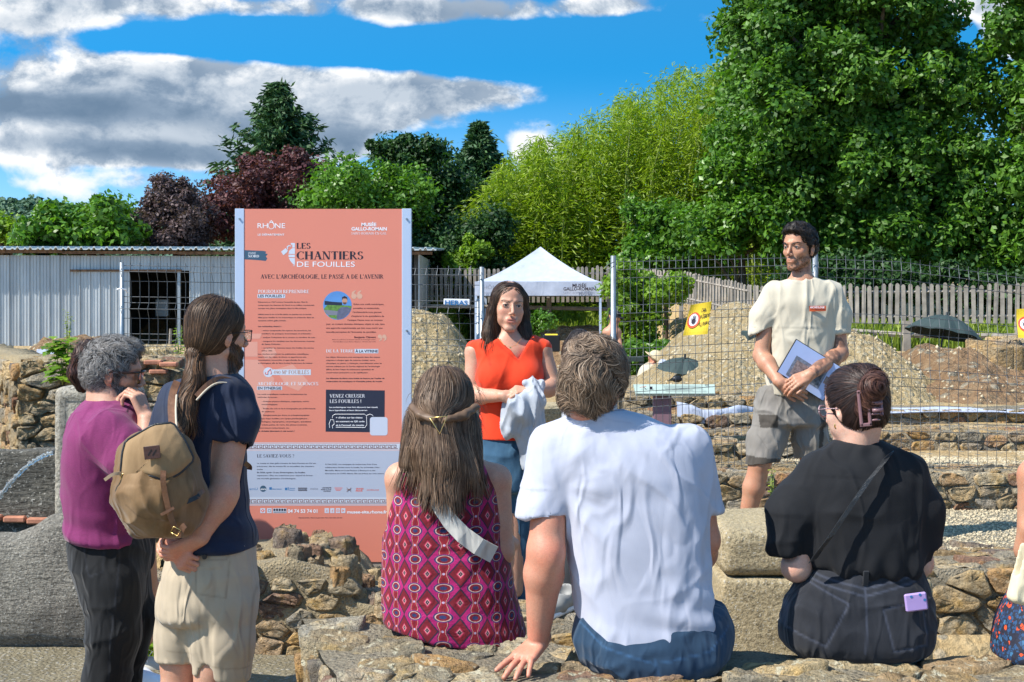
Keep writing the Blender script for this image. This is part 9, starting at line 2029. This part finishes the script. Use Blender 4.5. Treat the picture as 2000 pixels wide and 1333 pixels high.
def backpack():
 d = 4.48; t = thing('backpack', W(310, 950, d), 'worn tan canvas backpack with leather straps worn by the man in navy', 'backpack')
 S = SDF(); R = Ry(-.22)
 S.u(chain([W(300, 900, d + .02), W(308, 960, d - .01), W(320, 1015, d + .01)], [.105, .118, .100]), .05).u(chain([W(274, 885, d + .03), W(278, 960, d + .02), W(305, 1035, d + .03)], [.060, .066, .060]), .035).u(chain([W(344, 880, d + .04), W(356, 980, d + .03), W(350, 1035, d + .04)], [.060, .066, .056]), .035)
 S.cut(W(0, 1073, d), T_([.1, 0, -1]), .02)
 sdf_mesh('body', S, .006, M['canvas'], t, disp=lambda V, N: wrinkle(V, 30, .007, 13, (1, 1, .8)) + drag(V, W(330, 940, d), .18, 9, .008, 3), colf=lambda V, N: tint(V, np.maximum(line_px(V, [(250, 985), (290, 1010), (345, 1010)], d - .1, .004), line_px(V, [(352, 880), (372, 960), (392, 1020), (362, 1060)], d - .06, .005)) * .5, (.35, .3, .25)))
 fl = [(246, 862), (300, 830), (338, 826), (362, 862), (380, 898), (352, 925), (322, 940), (300, 930), (262, 925), (248, 945), (236, 928), (240, 885)]
 def fo(px, py): return .135 - .00055 * abs(px - 305) ** 1.15 * .6 - .0000045 * max(0, 900 - py) ** 2.1
 G = []; inside = []
 n = 26; P = np.array(fl); xs = np.linspace(234, 382, n); ys = np.linspace(824, 948, n)
 c = np.array([305, 886]); out = []; Q = chaikin(P.astype(float), 1, .12); m_ = len(Q); rings = 9
 for j in range(rings + 1):
  for i in range(m_):
   q = c + (Q[i] - c) * j / rings; out.append(W(q[0], q[1], d - fo(q[0], q[1]) + (.010 if j == rings else 0)))
 V = np.array(out); V[:, 1] += .006 * sn(V, 18, 3, 2); Fc = [(j * m_ + i, j * m_ + (i + 1) % m_, (j + 1) * m_ + (i + 1) % m_, (j + 1) * m_ + i) for j in range(rings) for i in range(m_)]
 k = len(V); V2 = np.concatenate([V, V + (0, .006, 0)]); mesh('flap', V2, Fc + [tuple(a + k for a in f[::-1]) for f in Fc], M['canvas_light'], t, col=np.ones((len(V2), 3)))
 m = MB(); m.tube(list(V[rings * m_:]) + [V[rings * m_]], .0045, 6); m.out('binding', M['leather_black'], t, True)
 def strap(pts, w, mat, nm, th=.004, par=None):
  V = []; Fc = []; pts = smooth_line(pts)
  for i, (px, py, o) in enumerate(pts):
   j = min(i + 1, len(pts) - 1); k_ = max(i - 1, 0); tg = W(pts[j][0], pts[j][1], d) - W(pts[k_][0], pts[k_][1], d); n_ = T_([-tg[2], 0, tg[0]]); n_ /= np.linalg.norm(n_) + 1e-9; q = W(px, py, d - o); V += [q - n_ * w, q + n_ * w, q + n_ * w + T_([0, th, 0]), q - n_ * w + T_([0, th, 0])]
  for i in range(len(pts) - 1):
   for j in range(4): Fc.append((4 * i + j, 4 * i + (j + 1) % 4, 4 * i + 4 + (j + 1) % 4, 4 * i + 4 + j))
  return mesh(nm, V, Fc + [(0, 1, 2, 3), tuple(range(len(V) - 4, len(V)))], mat, par or t, False)
 strap([(319, 920, .150), (318, 940, .152), (322, 965, .146), (328, 992, .142), (336, 1020, .136), (346, 1042, .126)], .0085, M['leather'], 'strap'); strap([(314, 1006, .148), (326, 1000, .148), (340, 992, .142)], .0045, M['leather'], 'keeper'); strap([(350, 1050, .130), (356, 1030, .134), (362, 1026, .132)], .009, M['leather'], 'strap_end')
 m = MB(); c_ = W(343, 1038, d - .135); m.tube([c_ + Ry(.5) @ T_([.012 * a, 0, .010 * b]) for a, b in ((-1, -1), (1, -1), (1, 1), (-1, 1), (-1, -1))], .0016, 5); m.out('buckle', M['brass'], t, True)
 c_ = W(297, 884, d - .143); m = MB(); m.box(c_, (.050, .003, .040), Ry(-.12), .001); pb = m.out('leather_patch', M['leather_dark'], t); 
 for s_ in (-1, 1): m = MB(); m.box(c_ + T_([s_ * .007, -.0022, 0]), (.0025, .001, .021), Ry(.55), 0); m.out('patch_slot', M['black'], t)
 m = MB(); c_ = W(286, 944, d - .130); m.plate([c_ + T_([x, 0, z]) for x, z in ((-.02, -.004), (.018, -.012), (.018, .010), (0, .014))], .003); m.out('repair_patch', M['rope'], t)
 strap([(246, 930, .08), (236, 925, .10), (220, 926, .11), (204, 938, .11)], .005, M['leather_strap'], 'loose_strap'); strap([(240, 935, .09), (246, 965, .09), (256, 1000, .085), (268, 1035, .075)], .0075, M['leather'], 'side_strap'); m = MB(); m.tube([W(241, 932, d - .095) + T_([.008 * math.cos(a), 0, .010 * math.sin(a)]) for a in np.linspace(0, 6.283, 11)], .002, 5); m.out('ring', M['brass'], t, True)
 strap([(352, 985, .09), (372, 978, .085), (390, 968, .07)], .007, M['leather_black'], 'pocket_edge'); strap([(386, 972, .075), (392, 962, .06), (398, 958, .04)], .007, M['leather'], 'side_strap')
 def st3(P, w, mat, nm):
  m = MB(); m.tube([W(*p) for p in smooth_line(P)], w, 6); m.out(nm, mat, t, True)
 strap([(338, 838, .05), (334, 800, -.06), (336, 770, -.11), (346, 745, -.16)], .012, M['leather'], 'shoulder_strap', .008); strap([(384, 775, -.10), (405, 752, -.14), (425, 740, -.18), (450, 744, -.20), (468, 752, -.22)], .010, M['leather'], 'shoulder_strap', .008)
 st3([(384, 782, d + .09), (405, 759, d + .13), (425, 747, d + .17), (450, 749, d + .19), (470, 758, d + .21)], .0035, M['rope'], 'strap_edge'); st3([(345, 838, d - .05), (343, 800, d + .055), (345, 772, d + .10)], .0035, M['rope'], 'strap_edge'); strap([(478, 905, -.16), (488, 912, -.2), (487, 918, -.22)], .008, M['leather_dark'], 'side_strap')
M['canvas'] = cloth_mat('waxed_canvas', (.15, .085, .034), wr=.6, wscale=9, col2=(.25, .155, .075), rough=.7); M['canvas_light'] = cloth_mat('faded_canvas', (.30, .195, .098), wr=.55, wscale=9, col2=(.21, .13, .062)); M['rope'] = plain('pale_piping', (.50, .43, .33), .8); M['leather_strap'] = plain('tan_leather', (.38, .27, .17), .6)
def others():
 d = 6.6; t = thing('person', (W(265, 0, d)[0], d, .03), 'person mostly hidden behind the man in purple, auburn ponytail and striped trainers', 'person')
 H = Head(W(205, 722, 6.2), 80, 0, 0, .95); d = 6.2; S = SDF(); add_head(S, H, True); S.u(rc(H.w((0, -.02, -.05)), W(212, 790, d), .05, .055), .03).u(rc(W(212, 800, d), W(230, 1000, d), .10, .11), .05).u(rc(W(212, 810, d), W(258, 830, d - .1), .05, .05), .03).u(rc(W(258, 830, d - .1), W(262, 900, d - .1), .045, .04), .03).u(rc(W(262, 900, d - .1), W(230, 960, d - .15), .04, .03), .03)
 S.u(chain([W(262, 1000, d), W(283, 1150, 6.5), W(278, 1240, 6.75), W(266, 1296, 6.85)], [.085, .058, .050, .034]), .03).u(chain([W(240, 1000, d), W(250, 1150, 6.3), W(246, 1300, 6.4)], [.08, .055, .036]), .03)
 sdf_mesh('body', S, .006, M['skin'], t)
 S = SDF().u(loft(LF([(790, 170, 262, d, .08), (810, 160, 276, d, .11), (860, 165, 282, d, .12), (950, 175, 272, d, .11), (1040, 175, 280, d, .12)]), 2.3, .03)).u(rc(W(262, 815, d - .02), W(274, 850, d - .05), .055, .05), .03); sdf_mesh('top', S, .009, M['tee_black'], t, disp=lambda V, N: wrinkle(V, 40, .006, 12))
 S = SDF().u(chain([W(255, 1000, d), W(262, 1090, 6.3)], [.11, .09]), .03).u(chain([W(236, 1000, d), W(240, 1090, 6.25)], [.11, .085]), .03); sdf_mesh('shorts', S, .01, M['tee_black'], t)
 HS = capshape(H, .010, nape=-.07); sdf_mesh('hair_base', HS, .008, M['hair'], t, colf=lambda V, N: np.tile(T_([[.03, .015, .012]]), (len(V), 1)))
 PT = SDF().u(chain([W(170, 682, d), W(160, 700, d - .02), W(152, 730, d - .02), W(160, 756, d - .02)], [.040, .032, .030, .016]), .02); sdf_mesh('ponytail', PT, .007, M['hair'], t, colf=lambda V, N: np.tile(T_([[.03, .014, .012]]), (len(V), 1)), disp=lambda V, N: .005 * np.sin(V[:, 2] * 150 + V[:, 0] * 120))
 hair('ponytail_strands', t, PT, surf_pts(PT, .009), lambda p, s: (T_([[-.1, 0, -1.]]) + .7 * np.sin(p[:, [2]] * 140) * T_([[1, 0, 0]])).astype(np.float32), 900, 9, .010, .0032, [(.05, .02, .015), (.10, .04, .026), (.02, .01, .01)], 20, (0, .014), .6, 50)
 shoe(t, W(272, 1318, 6.83), 95, M['cream_shoe'], 1.0, M['green_stripe']); shoe(t, W(254, 1338, 6.5), 110, M['white_shoe'], 1.0, M['green_stripe'])
 d = 6.9; t = thing('person', (W(1140, 0, d)[0], d, .25), 'dark haired person hidden behind the man in the white t-shirt', 'person')
 H = Head(W(1137, 700, d), 150, 0, 0, .92); S = SDF(); add_head(S, H, True); S.u(rc(H.w((0, -.02, -.05)), W(1146, 745, d), .05, .055), .03).u(rc(W(1146, 750, d), W(1150, 920, d), .10, .11), .05)
 for x in (1118, 1182): S.u(rc(W(1148, 760, d), W(x, 780, d), .05, .045), .03).u(rc(W(x, 780, d), W(x + 2, 880, d), .045, .035), .03)
 for x in (1132, 1165): S.u(chain([W(x, 920, d), W(x, 1060, d), W(x - 8, 1170, d)], [.08, .055, .035]), .03)
 sdf_mesh('body', S, .008, M['skin'], t); S = SDF().u(loft(LF([(752, 1112, 1188, d, .10), (768, 1096, 1206, d, .12), (860, 1098, 1204, d, .125), (950, 1100, 1204, d, .13)]), 2.3, .03)); sdf_mesh('top', S, .01, M['grey_knit'], t)
 S = SDF(); [S.u(chain([W(x, 930, d), W(x, 1060, d), W(x - 12, 1165, d)], [.09, .065, .05]), .03) for x in (1130, 1165)]; sdf_mesh('trousers', S, .01, M['jeans_plain'], t)
 HS = capshape(H, .014, nape=-.07, extra=[H.E((0, -.02, .12), (.045, .045, .035))]); sdf_mesh('hair_base', HS, .008, M['hair'], t, colf=lambda V, N: np.tile(T_([[.016, .012, .012]]), (len(V), 1))); hair('hair', t, HS, surf_pts(HS, .01), lambda p, s: (T_([[.2, 0, -1.]]) + 0 * p).astype(np.float32), 900, 8, .012, .0034, [(.02, .015, .014), (.04, .03, .026)], 21, (0, .006), .3, 40)
 shoe(t, W(1098, 1196, 6.75), 205, M['grey_shoe']); shoe(t, W(1160, 1196, 6.9), 180, M['grey_shoe'])
 d = 4.05; t = thing('person', (W(2080, 0, d)[0], d, .78), 'seated woman in a blue and orange floral skirt at the right edge', 'person')
 H = Head(W(2085, 800, d), -10, 0, 0, .97); S = SDF(); add_head(S, H, True); S.u(rc(H.w((0, -.02, -.05)), W(2085, 895, d), .052, .055), .03).u(rc(W(2085, 900, d), W(2085, 1180, d), .09, .11), .04)
 for x, e in ((2022, 2013), (2150, 2160)): S.u(rc(W(2085, 905, d), W(x, 930, d), .045, .045), .03); arm(S, W(x, 930, d), W(e, 1075, d), W(2050 if x < 2085 else 2120, 1085, d + .22), (.047, .040, .026)); hand(S, W(2050 if x < 2085 else 2120, 1085, d + .22), T_([0, .9, -.2]), T_([0, .2, .9]), .9, 1)
 S.u(chain([W(2014, 1035, d - .03), W(1998, 1075, d - .0)], [.03, .018]), .02)
 sdf_mesh('body', S, .006, M['skin_tan'], t); S = SDF().u(loft(LF([(905, 2030, 2142, d, .10), (930, 2018, 2158, d, .115), (1020, 2020, 2154, d, .125), (1120, 2018, 2160, d, .13)]), 2.3, .03)); sdf_mesh('top', S, .01, M['tee_beige'], t)
 S = SDF().u(loft(LF([(1098, 2012, 2160, d, .12), (1150, 1990, 2175, d, .145), (1200, 1970, 2190, d, .155), (1250, 1950, 2200, d, .16), (1284, 1940, 2205, d, .15)]), 2.5, .02)).u(rc(W(2020, 1225, d), W(2020, 1210, d + .42), .09, .08), .04).u(rc(W(2130, 1225, d), W(2130, 1210, d + .42), .09, .08), .04); sdf_mesh('skirt', S, .006, M['floral'], t, disp=lambda V, N: wrinkle(V, 50, .006, 11, (1, 1, .5)))
 HS = capshape(H, .012, nape=-.07); sdf_mesh('hair_base', HS, .008, M['hair'], t, colf=lambda V, N: np.tile(T_([[.05, .03, .02]]), (len(V), 1)))
 S = SDF().u(bxs(W(2040, 1130, d - .16), (.085, .028, .085), Ry(.25), .018)); S.sub(bxs(W(2034, 1082, d - .16), (.082, .020, .075), Ry(.25), .015)); o = sdf_mesh('handbag', S, .005, M['cream_bag'], None, disp=lambda V, N: wrinkle(V, 51, .001, 12)); props(o, 'cream fabric bag beside the floral skirt at the right edge', 'bag')
 d = 22.0; t = thing('person', W(1198, 770, d), 'worker with black cap and bare shoulders standing beyond the mesh fence post', 'person')
 H = Head(W(1200, 622, d), 120, 20, 0, 1.0); S = SDF(); add_head(S, H); S.u(rc(H.w((0, 0, -.05)), W(1196, 640, d), .05, .06), .03).u(el(W(1195, 650, d), (.15, .10, .10)), .05).u(rc(W(1196, 655, d), W(1197, 700, d), .10, .11), .05).u(chain([W(1186, 648, d), W(1188, 668, d - .05), W(1206, 682, d - .15)], [.048, .042, .03]), .03).u(chain([W(1206, 648, d), W(1209, 668, d - .05), W(1214, 684, d - .2)], [.048, .042, .03]), .03); sdf_mesh('body', S, .010, M['skin_tan'], t)
 S = SDF().u(loft(LF([(650, 1186, 1207, d, .12), (675, 1187, 1206, d, .12), (700, 1187, 1208, d, .13)]), 2.3, .02)); sdf_mesh('tank_top', S, .012, M['tee_navy'], t); S = SDF().u(chain([W(1195, 700, d), W(1197, 735, d), W(1199, 768, d)], [.13, .10, .08]), .03).u(chain([W(1203, 700, d + .1), W(1206, 735, d + .15), W(1208, 768, d + .15)], [.12, .09, .07]), .03); sdf_mesh('trousers', S, .012, M['grey_knit'], t)
 S = SDF().u(H.E((0, -.014, .055), (.085, .105, .080))).u(H.E((0, .10, .045), (.06, .06, .012)), .01); S.cut(H.w((0, 0, .030)), H.R @ T_([0, 0, -1.])); sdf_mesh('cap', S, .012, M['tee_black'], t); shoe(t, W(1199, 775, d), 90, M['grey_shoe']); shoe(t, W(1208, 775, d + .15), 90, M['grey_shoe'])
 d = 16.5; t = thing('person', W(1282, 760, d), 'crouching worker in a straw hat working next to the small dark umbrella', 'person')
 H = Head(W(1279, 708, d), 100, 35, 0, 1.0); S = SDF(); add_head(S, H); S.u(rc(H.w((0, 0, -.05)), W(1272, 728, d), .05, .06), .03).u(rc(W(1272, 735, d), W(1262, 760, d), .13, .13), .05).u(chain([W(1272, 735, d - .1), W(1285, 748, d - .2), W(1292, 752, d - .2)], [.05, .04, .03]), .03); sdf_mesh('body', S, .010, M['skin_red'], t)
 S = SDF().u(rc(W(1271, 733, d), W(1262, 765, d), .15, .15), .05); sdf_mesh('shirt', S, .015, M['tee_beige'], t); S = SDF().u(H.E((0, -.01, .065), (.090, .10, .075))).u(H.E((0, -.01, .040), (.15, .16, .012)), .02); sdf_mesh('straw_hat', S, .012, M['straw'], t)
M['cream_shoe'] = plain('cream_trainer', (.48, .46, .40), .6); M['white_shoe'] = plain('white_trainer', (.62, .64, .70), .6); M['green_stripe'] = plain('dark_green_stripe', (.01, .06, .035), .5); M['cream_bag'] = cloth_mat('cream_canvas', (.62, .55, .38), vcol=False); M['straw'] = plain('straw', (.55, .45, .28), .8, 0, .2, 40, .5)
def floral():
 m, t, b = newmat('floral_print'); co = t.node('ShaderNodeNewGeometry').outputs['Position']; co = t.v('ADD', co, t.v('SCALE', t.noise(co, 60, 3, .6, 0, True), .012))
 v = t.node('ShaderNodeTexVoronoi', {'Vector': co, 'Scale': 95.0}); r = t.xyz(v.outputs[1])[0]; c = t.ramp(r, [(0, (.012, .014, .03)), (.34, (.015, .06, .15)), (.62, (.01, .03, .09)), (.74, (.62, .07, .015)), (.88, (.03, .12, .24))], 'CONSTANT'); e = t.voro(co, 95.0, 'DISTANCE_TO_EDGE'); c = t.mix(t.mr(e, .06, .09, 1, 0), c, (.008, .010, .022)); setb(t, b, col=c, rough=.7, nrm=t.bump(t.noise(co, 14, 3), .3, .02)); return m
M['floral'] = floral()
import time as _tm
for f_ in (man_white, woman_black, woman_dress, woman_red, man_beige, man_purple, man_navy, backpack, others):
 t0_ = _tm.time(); f_(); print('built', f_.__name__, round(_tm.time() - t0_, 1))
flush_text()
